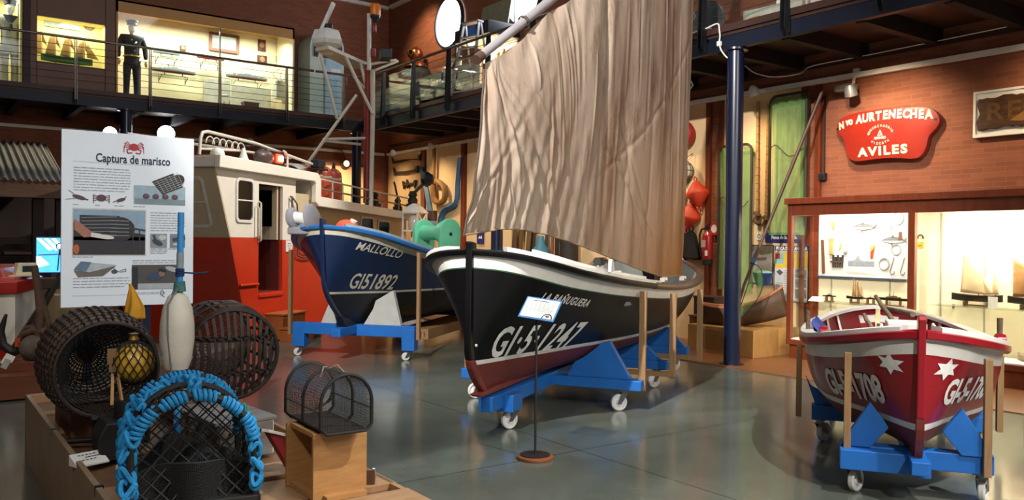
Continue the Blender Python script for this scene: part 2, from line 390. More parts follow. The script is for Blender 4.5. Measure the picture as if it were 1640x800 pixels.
railing('glass and cable railing with dark double posts along the right-hand balcony', lambda t, o, z: (XE - o, t, z), 1, 1, -3, 18.6,
        [17.53, 16.11, 14.65, 13.2, 11.8, 10.5, 9.2, 7.87, 6.51, 5.21, 3.9], [(17.5 - .06 + .96, 17.6), (17.45, 16.2), (16.03, 14.73), (14.57, 13.28), (7.8, 6.6), (9.12, 7.95)])
# ------------------------------------------------------------------ boats
WHITEB = mat('boat_white', 'e4e2dc', .4, var=.08, scale=4, coat=.2)
BLACKB = mat('boat_black', '08080a', .42, var=.3, scale=3, spec=.3)
REDB = mat('boat_red', '8e1420', .33, var=.12, scale=3, coat=.3)
BLUEB = mat('boat_blue', '0c2144', .4, var=.12, scale=2, coat=.2)
SKYB = mat('gunwale_blue', '2a6db5', .4, var=.12, scale=4)
ANTIF = mat('antifouling', '6e2b24', .5, var=.2, scale=3)
BLACKM = mat('bottom_black', '15110f', .5, var=.3, scale=3)
TROLB = mat('trolley_blue', '1660ae', .5, var=.14, scale=4)
STRUTW = mat('strut_wood', '977550', .55, var=0, col2='826240', scale=10, stretch=(6, 6, .6))
RAILWOOD = mat('rail_wood', '59402f', .45, var=.3, scale=5, stretch=(1, 1, 4))
TYRE = mat('caster_white', 'd5d6d4', .5, var=.06)
RUBBER = mat('black_rubber', '141414', .7, var=.1)
OLDWOOD = mat('old_wood', '6d5643', .7, var=0, col2='493727', scale=6, stretch=(1, 6, 6))

class Hull:
    def __init__(s, L, B, Z, K, mid, rake, pb=1.35, pm=.62):
        s.pb, s.pm = pb, pm
        s.L, s.B, s.Z, s.K, s.mid, s.rake = L, B, Z, K, mid, rake
    def pt(s, x, t, inset=0.):
        b = max(0, interp(x, s.B) - inset); zs = interp(x, s.Z); k = interp(x, s.K); m = min(1, max(0, interp(x, s.mid)))
        fy = (1 - m) * (t ** s.pb) + m * math.sin(t * PI / 2) ** s.pm
        fz = (1 - m) * t + m * (.35 * t + .65 * (1 - math.cos(t * PI / 2)))
        xo = s.rake(t) * max(0, 1 - x / 1.2) ** 2
        return V((x + xo, b * fy, k + (zs - k) * fz))
    def t_at(s, x, z):
        lo, hi = 0., 1.
        for _ in range(24):
            mid = (lo + hi) / 2
            if s.pt(x, mid).z < z: lo = mid
            else: hi = mid
        return (lo + hi) / 2
    def xs(s, n): return [s.L * (1 - math.cos(PI * i / n)) / 2 for i in range(n + 1)]
    def skin(s, bands, n=56, x1=None):
        # bands: list of (z function of x, rows, material index) from the keel up
        m = MB(); cols = []
        for x in s.xs(n):
            if x1 and x > x1: continue
            ts = [0.]; mi = []
            for zf, rows, k in bands:
                te = 1. if zf is None else s.t_at(x, zf(x)); t0 = ts[-1]
                te = max(te, t0)
                for r in range(1, rows + 1): ts.append(lerp(t0, te, r / rows)); mi.append(k)
            cols.append([(s.pt(x, t)) for t in ts])
        if x1: cols[-1] = cols[-1]
        for sg in (1, -1):
            I = [[m.p((q.x, q.y * sg, q.z)) for q in c] for c in cols]
            for A, B in zip(I, I[1:]):
                for j in range(len(A) - 1):
                    m.mi = mi[j]; m.face((A[j], B[j], B[j + 1], A[j + 1]) if sg < 0 else (A[j], A[j + 1], B[j + 1], B[j]))
        m.mi = 0
        return m
    def lining(s, inset, n=40, t0=.12, x0=.12, x1=None):
        m = MB(); xe = x1 or s.L - x0; X = [x for x in s.xs(n) if x0 < x < xe]
        for sg in (1, -1):
            I = [[m.p(V((q.x, q.y * sg, q.z))) for q in [s.pt(x, lerp(t0, 1, j / 8), inset) for j in range(9)]] for x in X]
            for A, B in zip(I, I[1:]):
                for j in range(8): m.face((A[j], B[j], B[j + 1], A[j + 1]))
        # sole
        for a, b in zip(X, X[1:]):
            p = s.pt(a, t0, inset); q = s.pt(b, t0, inset)
            m.poly([(p.x, p.y, p.z), (q.x, q.y, q.z), (q.x, -q.y, q.z), (p.x, -p.y, p.z)])
        return m
    def sweep(s, prof, x0=0., x1=None, n=60, dz=0., sides=(1, -1), inset=0.):
        # prof: closed outline of (outward, up) carried along the sheer
        m = MB(); x1 = x1 or s.L
        for sg in sides:
            X = [x for x in s.xs(n) if x0 <= x <= x1]
            P = [s.pt(x, 1.) for x in X]
            rings = []
            for i, q in enumerate(P):
                a = P[max(0, i - 1)]; b = P[min(len(P) - 1, i + 1)]; t = V((b.x - a.x, b.y - a.y, 0))
                if i == 0 and x0 < 1e-4: t = V((.35, 1, 0))
                if i == len(P) - 1 and x1 >= s.L - 1e-4: t = V((.35, -1, 0))
                t.normalize(); nrm = V((-t.y, t.x, 0)); 
                rings.append([m.p(((q + nrm * (o - inset)).x, max(0, (q + nrm * (o - inset)).y) * sg, q.z + u + dz)) for o, u in prof])
            k = len(prof)
            for A, B in zip(rings, rings[1:]):
                for j in range(k): m.face((A[j], A[(j + 1) % k], B[(j + 1) % k], B[j]))
            m.face(rings[0]); m.face(rings[-1])
        return m
def bvh_of(m): return BVHTree.FromPolygons([tuple(v) for v in m.v], m.f)
def pick(bvh, Minv, px, py):      # local point on the hull that a photograph pixel shows
    o = Minv @ EYE; d = (Minv.to_3x3() @ (at(px, py, 1) - EYE)).normalized()
    h = bvh.ray_cast(o, d)[0]
    return h
def project(m, bvh, d, off=.009):
    d = V(d).normalized()
    # split long edges so that the paint follows the planking
    me = m.mesh('paint'); bm = bmesh.new(); bm.from_mesh(me)
    bmesh.ops.triangulate(bm, faces=bm.faces)
    for _ in range(3):
        e = [x for x in bm.edges if x.calc_length() > .06]
        if not e: break
        bmesh.ops.subdivide_edges(bm, edges=e, cuts=1)
    bmesh.ops.triangulate(bm, faces=bm.faces)
    m2 = MB()
    for v in bm.verts:
        h, nn, _, _ = bvh.ray_cast(v.co - d * .6, d)
        if h is None: h = v.co
        m2.v.append(h - d * off)
    bm.verts.ensure_lookup_table()
    m2.f = [tuple(x.index for x in f.verts) for f in bm.faces]; m2.fm = [0] * len(m2.f)
    bm.free(); bpy.data.meshes.remove(me)
    return m2
def paint_text(txt, bvh, Minv, p0, p1, hpx, shear=0., bold=0., side=-1, space=1.):
    k = 0; p0 = list(p0); p1 = list(p1)
    while pick(bvh, Minv, *p1) is None: p1[0] -= 2
    while pick(bvh, Minv, *p0) is None: p0[0] += 2
    a = pick(bvh, Minv, *p0); b = pick(bvh, Minv, *p1); c = (a + b) / 2
    u = (b - a); wdt = u.length; u.normalize(); out = V((0, side, 0)); out = (out - u * out.dot(u)).normalized(); w = out.cross(u)
    q = pick(bvh, Minv, (p0[0] + p1[0]) / 2, (p0[1] + p1[1]) / 2 - hpx / 2); q2 = pick(bvh, Minv, (p0[0] + p1[0]) / 2, (p0[1] + p1[1]) / 2 + hpx / 2)
    hgt = abs((q - q2).dot(w))
    t = MB().text(txt, 1., (0, 0, 0), (1, 0, 0), (0, 1, 0), 0, shear=shear, bold=bold, space=space)
    xs = [v.x for v in t.v]; ys = [v.y for v in t.v]
    sx = wdt / (max(xs) - min(xs)); sy = hgt / (max(ys) - min(ys)); cx = (max(xs) + min(xs)) / 2; cy = (max(ys) + min(ys)) / 2
    m = MB(); m.v = [c + u * (v.x - cx) * sx + w * (v.y - cy) * sy for v in t.v]; m.f = t.f; m.fm = t.fm
    return project(m, bvh, -out)

# casters ---------------------------------------------------------------
def caster(parent, x, y, ztop, ang, r=.078, name='caster', wm=None):
    c = MB(Matrix.Translation((x, y, 0)) @ Matrix.Rotation(ang, 4, 'Z'))
    c.box((0, 0, ztop - .006), (.11, .09, .012)); c.cyl((0, 0, ztop - .012), (0, 0, ztop - .035), .035, 14)
    for s in (-1, 1):
        c.prism([(-.035, 0), (.035, 0), (.075, -(ztop - .035 - r) - .012), (.035, -(ztop - .035 - r) - .012)], (0, s * .032 - .002, ztop - .035), (1, 0, 0), (0, 0, 1), (0, .004, 0))
    c.box((0, 0, ztop - .037), (.07, .068, .006))
    f = c.build(name, STEEL, parent)
    w = MB(Matrix.Translation((x, y, 0)) @ Matrix.Rotation(ang, 4, 'Z') @ Matrix.Translation((.05, 0, r)) @ Matrix.Rotation(PI / 2, 4, 'X'))
    w.lathe([(.0001, -.020), (.03, -.024), (.034, -.012), (r * .72, -.011), (r * .78, -.02), (r - .008, -.022), (r, -.014), (r, .014), (r - .008, .022), (r * .78, .02), (r * .72, .011), (.034, .012), (.03, .024), (.0001, .020)], 28)
    w.build('wheel', wm or TYRE, f, smooth=True)
    return f

# ------------------------------------------------------------------ the black sailing boat
def black_boat():
    rz = math.radians(31.9); loc = (3.66, 5.60, 0)
    M = Matrix.Translation(loc) @ Matrix.Rotation(rz, 4, 'Z'); Mi = M.inverted()
    H = Hull(7.1, [(0, .02), (.05, .22), (.12, .35), (.24, .475), (.44, .60), (.84, .74), (1.4, .85), (2.2, .94), (3.5, 1.05), (4.8, 1.04), (5.7, .89), (6.4, .64), (6.8, .42), (7.0, .22), (7.1, .03)],
             [(0, 1.60), (.38, 1.50), (.84, 1.41), (1.9, 1.29), (3.5, 1.19), (5, 1.22), (6, 1.31), (7.1, 1.46)],
             [(0, .40), (.5, .385), (1, .38), (6, .40), (6.7, .48), (7.1, .62)],
             [(0, 0), (.5, .12), (1.4, .45), (2.6, .85), (4.4, .9), (5.8, .6), (6.6, .35), (7.1, .2)],
             lambda t: .02 * t + .30 * max(0, (.34 - t) / .34) ** 2)
    wl = lambda x: .645 + .008 * max(0, 1 - x)
    t = thing('sailing_boat', 'black wooden boat with white numbers, dark red bottom and tall tan sail above', 'boat', M=M)
    sk = H.skin([(wl, 6, 1), (lambda x: wl(x) + .038, 1, 2), (lambda x: interp(x, H.Z) - .16, 8, 0), (lambda x: interp(x, H.Z) - .15, 1, 3), (None, 2, 2)])
    sk.build('hull', [BLACKB, ANTIF, WHITEB, mat('strake_green', '2f5a3f', .5)], t, smooth=True)
    bv = bvh_of(sk)
    H.lining(.05, t0=.35).build('inner_lining', mat('boat_grey', '8d9492', .6, var=.2, scale=3), t, smooth=True)
    H.sweep([(-.03, -.055), (.03, -.05), (.042, -.035), (.042, -.012), (.03, .0), (-.03, 0)], x0=0, x1=3.0).build('rubbing_strake', BLACKB, t, smooth=True)
    H.sweep([(-.03, -.06), (.03, -.055), (.045, -.035), (.045, -.01), (.03, .012), (-.05, .012)], x0=2.4).build('wooden_gunwale', RAILWOOD, t, smooth=True)
    H.sweep([(-.16, 0), (.028, 0), (.028, .03), (-.03, .038), (-.16, .035)], x0=.05, x1=2.75).build('cap_rail', WHITEB, t, smooth=True)
    H.sweep([(-.05, .03), (-.022, .03), (-.022, .062), (-.05, .062)], x0=.2, x1=2.3).build('toe_rail', WHITEB, t)
    # stem and sternpost
    prof = [(H.pt(0, i / 16).x, H.pt(0, i / 16).z) for i in range(17)]
    st = MB(); pts = [(x - .035, z) for x, z in prof] + [(prof[-1][0] - .04, prof[-1][1] + .06), (prof[-1][0] + .06, prof[-1][1] + .045)] + [(x + .06, z) for x, z in prof[::-1]]
    up = [p for p in pts if p[1] > .66]; lo = [p for p in pts if p[1] <= .70]
    st.prism(up, (0, -.03, 0), (1, 0, 0), (0, 0, 1), (0, .06, 0)); st.build('stem', BLACKB, t, bevel=.01)
    MB().prism(lo, (0, -.032, 0), (1, 0, 0), (0, 0, 1), (0, .064, 0)).build('forefoot', ANTIF, t, bevel=.012)
    st = MB(); st.prism([(7.02, .45), (7.14, .6), (7.16, 1.5), (7.08, 1.5), (7.05, .6)], (0, -.035, 0), (1, 0, 0), (0, 0, 1), (0, .07, 0)); st.build('sternpost', RAILWOOD, t, bevel=.008)
    k = MB(); k.prism([(.10, .405), (.18, .375), (6.8, .385), (6.9, .47), (.5, .42)], (0, -.04, 0), (1, 0, 0), (0, 0, 1), (0, .08, 0)); k.build('keel', ANTIF, t)
    dk = MB()
    for a, b in zip(H.xs(56), H.xs(56)[1:]):
        if b < 1.5:
            p = H.pt(a, 1.); q = H.pt(b, 1.); dk.poly([(p.x, p.y - .02, p.z - .005), (q.x, q.y - .02, q.z - .005), (q.x, -q.y + .02, q.z - .005), (p.x, -p.y + .02, p.z - .005)])
    dk.build('foredeck', mat('deck_green', '1f5b46', .5, var=.15), t)
    for x in (2.0, 2.95, 3.9, 4.8, 5.7):
        b = interp(x, H.B) - .06
        MB().box((x, 0, interp(x, H.Z) - .22), (.22, 2 * b - .06, .04)).build('thwart', mat('thwart_paint', '6f7b7c', .6, var=.2), t, bevel=.006)
    for x, s in ((1.62, -1), (3.1, -1), (4.05, -1), (3.3, 1), (4.3, 1)):
        y = s * (interp(x, H.B) - .09); z = interp(x, H.Z) + .03
        MB().prism([(-.10, 0), (.10, 0), (.06, .05), (.05, .02), (-.05, .02), (-.06, .05)], (x, y - .03, z), (1, 0, 0), (0, 0, 1), (0, .06, 0)).build('rowlock_block', mat('block_grey', '9b968c', .6), t, bevel=.004)
    # black roller in a white fairlead on the rail
    x = 1.15; y = -(interp(x, H.B) - .08); z = interp(x, H.Z)
    MB().prism([(-.02, 0), (.12, 0), (.06, .10), (.02, .115), (-.01, .09)], (x, y - .04, z + .03), (1, 0, 0), (0, 0, 1), (0, .03, 0)).prism([(-.02, 0), (.12, 0), (.06, .10), (.02, .115), (-.01, .09)], (x, y - .14, z + .03), (1, 0, 0), (0, 0, 1), (0, .03, 0)).build('fairlead', WHITEB, t, bevel=.004)
    MB().cyl((x - .02, y - .05, z + .12), (x - .17, y - .05, z + .125), .036, 14).build('roller', RUBBER, t, smooth=True)
    # small box, coiled rope and engine pipe amidships
    MB().box((3.0, .1, 1.10), (.5, .55, .16)).build('engine_box', mat('deck_box', 'b9bcb8', .5), t, bevel=.01)
    MB().tube([(2.7, -.55, 1.24), (3.05, -.62, 1.22), (3.35, -.62, 1.22)], .018, 8).tube([(3.35, -.62, 1.22), (3.35, -.62, 1.10)], .012, 6).build('tiller', WHITEB, t, smooth=True)
    for p0, p1, h, s, tx, bd in (((868, 473), (943, 484.5), 17, .25, 'LA BAÑUGUERA', .02), ((790, 548.5), (927, 536), 44, .22, 'GI·5·1247', .024)):
        paint_text(tx, bv, Mi, p0, p1, h, shear=s, bold=bd, space=1.12).build('lettering', mat('lettering_white', 'e0e0dc', .5, var=.1, scale=20), t, recalc=False)
    # ring and hole on the bow flare
    MB().cyl((.03, -.05, .82), (.03, -.062, .82), .012, 10).build('eye_bolt', WHITEB, t)

    # its trolley
    tr = thing('boat_trolley', 'blue wheeled trolley under the black boat, with timber props', 'trolley', M=M)
    MB().box((2.5, 0, .28), (4.3, .13, .13)).build('keel_beam', TROLB, tr, bevel=.006)
    MB().box((.72, -.04, .25), (.22, .22, .15)).build('front_block', TROLB, tr, bevel=.006)
    for x, w in ((1.98, 1.94), (3.46, 1.86), (4.9, 1.8)):
        MB().box((x, 0, .262), (.15, w, .10)).build('crossbeam', TROLB, tr, bevel=.006)
        for s in (-1, 1):
            zt = H.pt(x, .5).z; yb = .74
            # upper edge follows the bilge
            P = [(.22, .312), (.86, .312), (.78, .315), (.60, .60)]
            yy = [.28, .38, .48, .56]; ed = []
            for q in yy:
                tt = 0
                for i in range(60):
                    if H.pt(x, i / 60).y < q: tt = i / 60
                ed.append((q, H.pt(x, tt).z - .012))
            P = [(.20, .312), (.86, .312), (.64, ed[-1][1] + .02)] + [(a, b) for a, b in ed[::-1]]
            MB().prism([(s * a, b) for a, b in P], (x - .04, 0, 0), (0, 1, 0), (0, 0, 1), (.08, 0, 0)).build('chock', TROLB, tr, bevel=.004)
    for x, y, a in ((.80, -.08, 2.6), (1.98, -.78, 2.2), (3.46, -.80, 2.4), (4.9, -.76, 2.5), (1.98, .78, 2.2), (3.46, .78, 2.4), (4.9, .78, 2.5)):
        caster(tr, x, y, .19 if x < 1 else .21, a, r=.082)
    for x, dy in ((1.98, 0), (2.9, .0), (4.35, 0)):
        for s in (-1, 1):
            y = s * (interp(x, H.B) + (-.0 if x < 2.5 else .03)); zt = interp(x, H.Z) - .1
            MB().bar((x + .06, y + s * .03, .2), (x + .06, y + s * .035, zt), .045, .07, up=(0, 1, 0)).build('prop', STRUTW, tr, bevel=.003)
    for x in (2.9, 4.35): MB().box((x + .06, 0, .235), (.07, 2.2, .05)).build('stretcher', STRUTW, tr, bevel=.003)
    return H, M
BH, BM = black_boat()

# ------------------------------------------------------------------ the sail
def sail():
    foot = [(742, 376, 6.95), (772, 371, 7.25), (800, 366, 7.5), (830, 367, 7.8), (870, 375, 8.2), (910, 387, 8.65), (960, 406, 9.25), (1010, 427, 9.9), (1060, 443, 10.6), (1092, 441, 11.1)]
    F0 = [at(*q) for q in foot]
    y0 = at(775, 93, 7.35); pk = at(1116, -182, 11.0); yd = (pk - y0) / 2.35
    def footp(u):
        k = u * (len(F0) - 1); i = min(int(k), len(F0) - 2); return F0[i].lerp(F0[i + 1], k - i)
    clew = F0[-1]; peak = V((clew.x - .12, clew.y + .0, 0)); 
    # the head runs along the yard
    ue = 2.35
    def headp(u): 
        q = y0 + yd * (u * ue); return q - V((0, 0, .05 + .05 * abs(math.sin(u * ue * 2.0 * PI))))
    nrm = (footp(1) - footp(0)).cross(V((0, 0, 1))).normalized()
    if nrm.dot(EYE - footp(.5)) < 0: nrm = -nrm
    rng = random.Random(3)
    ph = [rng.uniform(0, 6.28) for _ in range(12)]
    CRE = []
    for k in range(26):             # long near-vertical creases
        u0 = rng.uniform(.06, .97); l = rng.uniform(.25, .7); v0 = rng.uniform(-.05, .85 - l * .6); sl = l * (.34 * (1 - u0) + rng.uniform(-.01, .05))
        CRE.append((u0 + sl, v0, u0, v0 + l, rng.uniform(.0025, .006), rng.choice((-1, 1)) * rng.uniform(.006, .014)))
    SWP = [(.005 + .004 * k, b, rng.uniform(1.3, 1.9), rng.uniform(.005, .010), rng.choice((-1, 1, 1)) * rng.uniform(.009, .018)) for k, b in enumerate((.03, .07, .11, .15, .20, .24, .29, .33, .39, .45, .50, .56))]   # sweeping folds hung from the throat
    for k in range(12):             # short folds below the yard lashings
        u0 = rng.choice((.13, .15, .29, .31, .47, .62, .64)) + rng.uniform(-.02, .02); CRE.append((u0 + rng.uniform(.03, .10), rng.uniform(.62, .85), u0, .99, rng.uniform(.003, .006), rng.choice((-1, 1)) * rng.uniform(.006, .013)))
    for k in range(14):             # gathers along the foot
        u0 = .05 + .035 * k; CRE.append((u0, .0, u0 * .66, rng.uniform(.15, .34), rng.uniform(.003, .007), rng.choice((-1, 1)) * rng.uniform(.008, .016)))
    for k in range(6): CRE.append((.97 - .05 * k, .02 + .02 * k, .55 + .03 * k, rng.uniform(.3, .5), .006, -.010))
    CRE.append((.98, .62, .60, .22, .008, -.010))
    def P(u, v):
        q = footp(u).lerp(headp(u), v)
        luff = math.sin(PI * v) * .03 * (1 - u) ** 2
        bel = .10 * math.sin(PI * min(1, u * .9 + .05)) * math.sin(PI * (v * .8 + .08))
        # crisp creases
        cr = 0.
        for (ua, va, ub, vb, wd, am) in CRE:
            dx, dy = ub - ua, vb - va; L2 = dx * dx + dy * dy; tt = ((u - ua) * dx + (v - va) * dy) / L2
            if -.05 < tt < 1.05:
                dd = ((u - ua) * dy - (v - va) * dx) / math.sqrt(L2)
                if abs(dd) < wd * 3: cr += am * math.exp(-(dd / wd) ** 2) * max(0, math.sin(PI * min(1, max(0, tt * .9 + .05)))) ** .5
        for (a0, b0, pw, wd, am) in SWP:
            h = max(0, 1 - v); dd = u - (a0 + b0 * h ** pw); wv = wd * (.35 + 1.3 * h)
            if abs(dd) < wv * 3: cr += am * math.exp(-(dd / wv) ** 2) * min(1, h * 5) * min(1, .35 + v * 3)
        # folds: fans from the tack and hanging pleats under the head
        ang = math.atan2(v + .03, u + .02); rr = math.hypot(u, v)
        fan = (math.sin(ang * 34 + ph[0]) + .7 * math.sin(ang * 57 + ph[1] + 3 * rr)) * .011 * math.exp(-rr * 2.2) * min(1, rr * 8) * min(1, max(0, (ang - 1.05) * 4))
        uu = u - .32 * (1 - v) * (1 - u); pl = sum(math.sin(uu * k + ph[i] + 2.2 * math.sin(v * 2.1 + ph[i + 3])) * a for i, (k, a) in enumerate(((21, .016), (47, .009), (83, .005))))
        pl *= .35 + .65 * abs(math.sin(1.7 * v + u * 3 + ph[8])) 
        ft = (math.sin(u * 118 + ph[6] + 8 * v) + .6 * math.sin(u * 71 + ph[2] + 5 * v)) * .015 * math.exp(-v * 4.5) * math.exp(-((u - .34) / .36) ** 2) * min(1, u * 14)
        hd = math.sin(u * 75 + ph[7]) * .010 * math.exp(-(1 - v) * 6)
        deep = -.05 * math.exp(-((u - (.47 + .20 * (1 - v))) / .010) ** 2) * (.3 + .7 * v) * (1 if v > .25 else v * 4)
        dg = math.sin((u * 1.2 - v * .9) * 42 + ph[9]) * .0012 * math.exp(-((u - .35) / .3) ** 2 - ((v - .3) / .3) ** 2)
        return q + nrm * (bel + fan + pl * .55 + ft + hd + deep + dg + luff + cr)
    m = MB().grid(P, 360, 170)
    # canvas
    cm = bpy.data.materials.new('tanned_canvas'); cm.use_nodes = True; nt = cm.node_tree; N = nt.nodes; L = nt.links; b = N['Principled BSDF']
    b.inputs['Roughness'].default_value = .9; b.inputs['Specular IOR Level'].default_value = .15
    tc = N.new('ShaderNodeTexCoord'); mp = N.new('ShaderNodeMapping'); mp.inputs['Scale'].default_value = (1, 1, .22); L.new(tc.outputs['Object'], mp.inputs[0])
    n1 = N.new('ShaderNodeTexNoise'); n1.inputs['Scale'].default_value = 1.5; n1.inputs['Detail'].default_value = 8; n1.inputs['Roughness'].default_value = .65; L.new(mp.outputs[0], n1.inputs['Vector'])
    r1 = N.new('ShaderNodeValToRGB'); e = r1.color_ramp.elements; e[0].position = .3; e[0].color = lin('7b614c'); e[1].position = .58; e[1].color = lin('ae9c8c'); L.new(n1.outputs['Fac'], r1.inputs[0])
    n2 = N.new('ShaderNodeTexNoise'); n2.inputs['Scale'].default_value = 3.2; n2.inputs['Detail'].default_value = 9; n2.inputs['Roughness'].default_value = .75; L.new(mp.outputs[0], n2.inputs['Vector'])
    r2 = N.new('ShaderNodeValToRGB'); e = r2.color_ramp.elements; e[0].position = .54; e[0].color = (0, 0, 0, 1); e[1].position = .68; e[1].color = (.8, .8, .8, 1); L.new(n2.outputs['Fac'], r2.inputs[0])
    mx = N.new('ShaderNodeMix'); mx.data_type = 'RGBA'; mx.inputs[7].default_value = lin('6a4a33'); L.new(r2.outputs[0], mx.inputs[0]); L.new(r1.outputs[0], mx.inputs[6])
    # the foot and after corner are browner
    sp = N.new('ShaderNodeSeparateXYZ'); L.new(tc.outputs['Object'], sp.inputs[0])
    mr = N.new('ShaderNodeMapRange'); mr.inputs[1].default_value = 3.3; mr.inputs[2].default_value = 1.3; L.new(sp.outputs[2], mr.inputs[0])
    mr2 = N.new('ShaderNodeMapRange'); mr2.inputs[1].default_value = 5.6; mr2.inputs[2].default_value = 8.2; L.new(sp.outputs[0], mr2.inputs[0])
    mm = N.new('ShaderNodeMath'); mm.operation = 'MULTIPLY'; L.new(mr.outputs[0], mm.inputs[0]); L.new(mr2.outputs[0], mm.inputs[1])
    mx2 = N.new('ShaderNodeMix'); mx2.data_type = 'RGBA'; mx2.inputs[7].default_value = lin('96693c'); L.new(mm.outputs[0], mx2.inputs[0]); L.new(mx.outputs[2], mx2.inputs[6])
    L.new(mx2.outputs[2], b.inputs['Base Color'])
    mp3 = N.new('ShaderNodeMapping'); mp3.inputs['Scale'].default_value = (1, 1, .12); L.new(tc.outputs['Object'], mp3.inputs[0])
    n3 = N.new('ShaderNodeTexNoise'); n3.inputs['Scale'].default_value = 11; n3.inputs['Detail'].default_value = 6; L.new(mp3.outputs[0], n3.inputs['Vector'])
    bp = N.new('ShaderNodeBump'); bp.inputs['Strength'].default_value = .28; bp.inputs['Distance'].default_value = .03; L.new(n3.outputs['Fac'], bp.inputs['Height']); L.new(bp.outputs[0], b.inputs['Normal'])
    t = thing('sail', 'large tan stained canvas sail hanging from a grey yard over the black boat', 'sail', loc=(0, 0, 0))
    m.build('canvas', cm, t, smooth=True, recalc=False)
    GY = mat('yard_grey', '8a8688', .5, var=.15, scale=4)
    a = y0 - yd.normalized() * .10; e_ = y0 + yd * 2.6; off = V((0, 0, .04))
    MB().tube([a + off, y0 + yd * .5 + off, y0 + yd * 1.2 + off, e_ + off], [.04, .046, .05, .045], 14).build('yard', GY, t, smooth=True)
    MB().tube([a + off - yd.normalized() * .03, a + off + yd.normalized() * .06], .046, 14).build('yard_cap', mat('cap_brown', '4a3428', .6), t, smooth=True)
    ROPE = mat('tarred_rope', '4a4038', .9, var=.3, scale=40)
    for u in (.28, .63, 1.0, 1.4, 1.8):
        q = y0 + yd * (u * 1.1); ax = yd.normalized(); s1 = ax.cross(V((0, 0, 1))).normalized(); s2 = s1.cross(ax)
        pts = [q + off + (s1 * math.cos(i * 2 * PI / 20) + s2 * math.sin(i * 2 * PI / 20)) * .055 + ax * (.008 * i / 20) for i in range(61)]
        MB().tube(pts, .009, 6).tube([q - V((0, 0, .02)), q - V((0, 0, .16)) + ax * .02, q - V((0, 0, .26)) - ax * .01], .007, 6).build('lashing', ROPE, t, smooth=True)
    bolt = MB().tube([P(0, j / 60) + nrm * .004 for j in range(61)], .009, 6)
    bolt.build('bolt_rope', ROPE, t, smooth=True)
    MB().tube([P(i / 120, 0) + nrm * .004 for i in range(121)], .009, 6).build('foot_rope', mat('foot_rope', '8b7358', .9), t, smooth=True)
    for z in (.5, .68):
        q = P(.998, z); MB().tube([q + V((0, 0, -.05)), q + V((.03, -.02, 0)), q + V((0, 0, .06))], .012, 6).build('cringle', ROPE, t)
    mast = None
    return P
SAILP = sail()
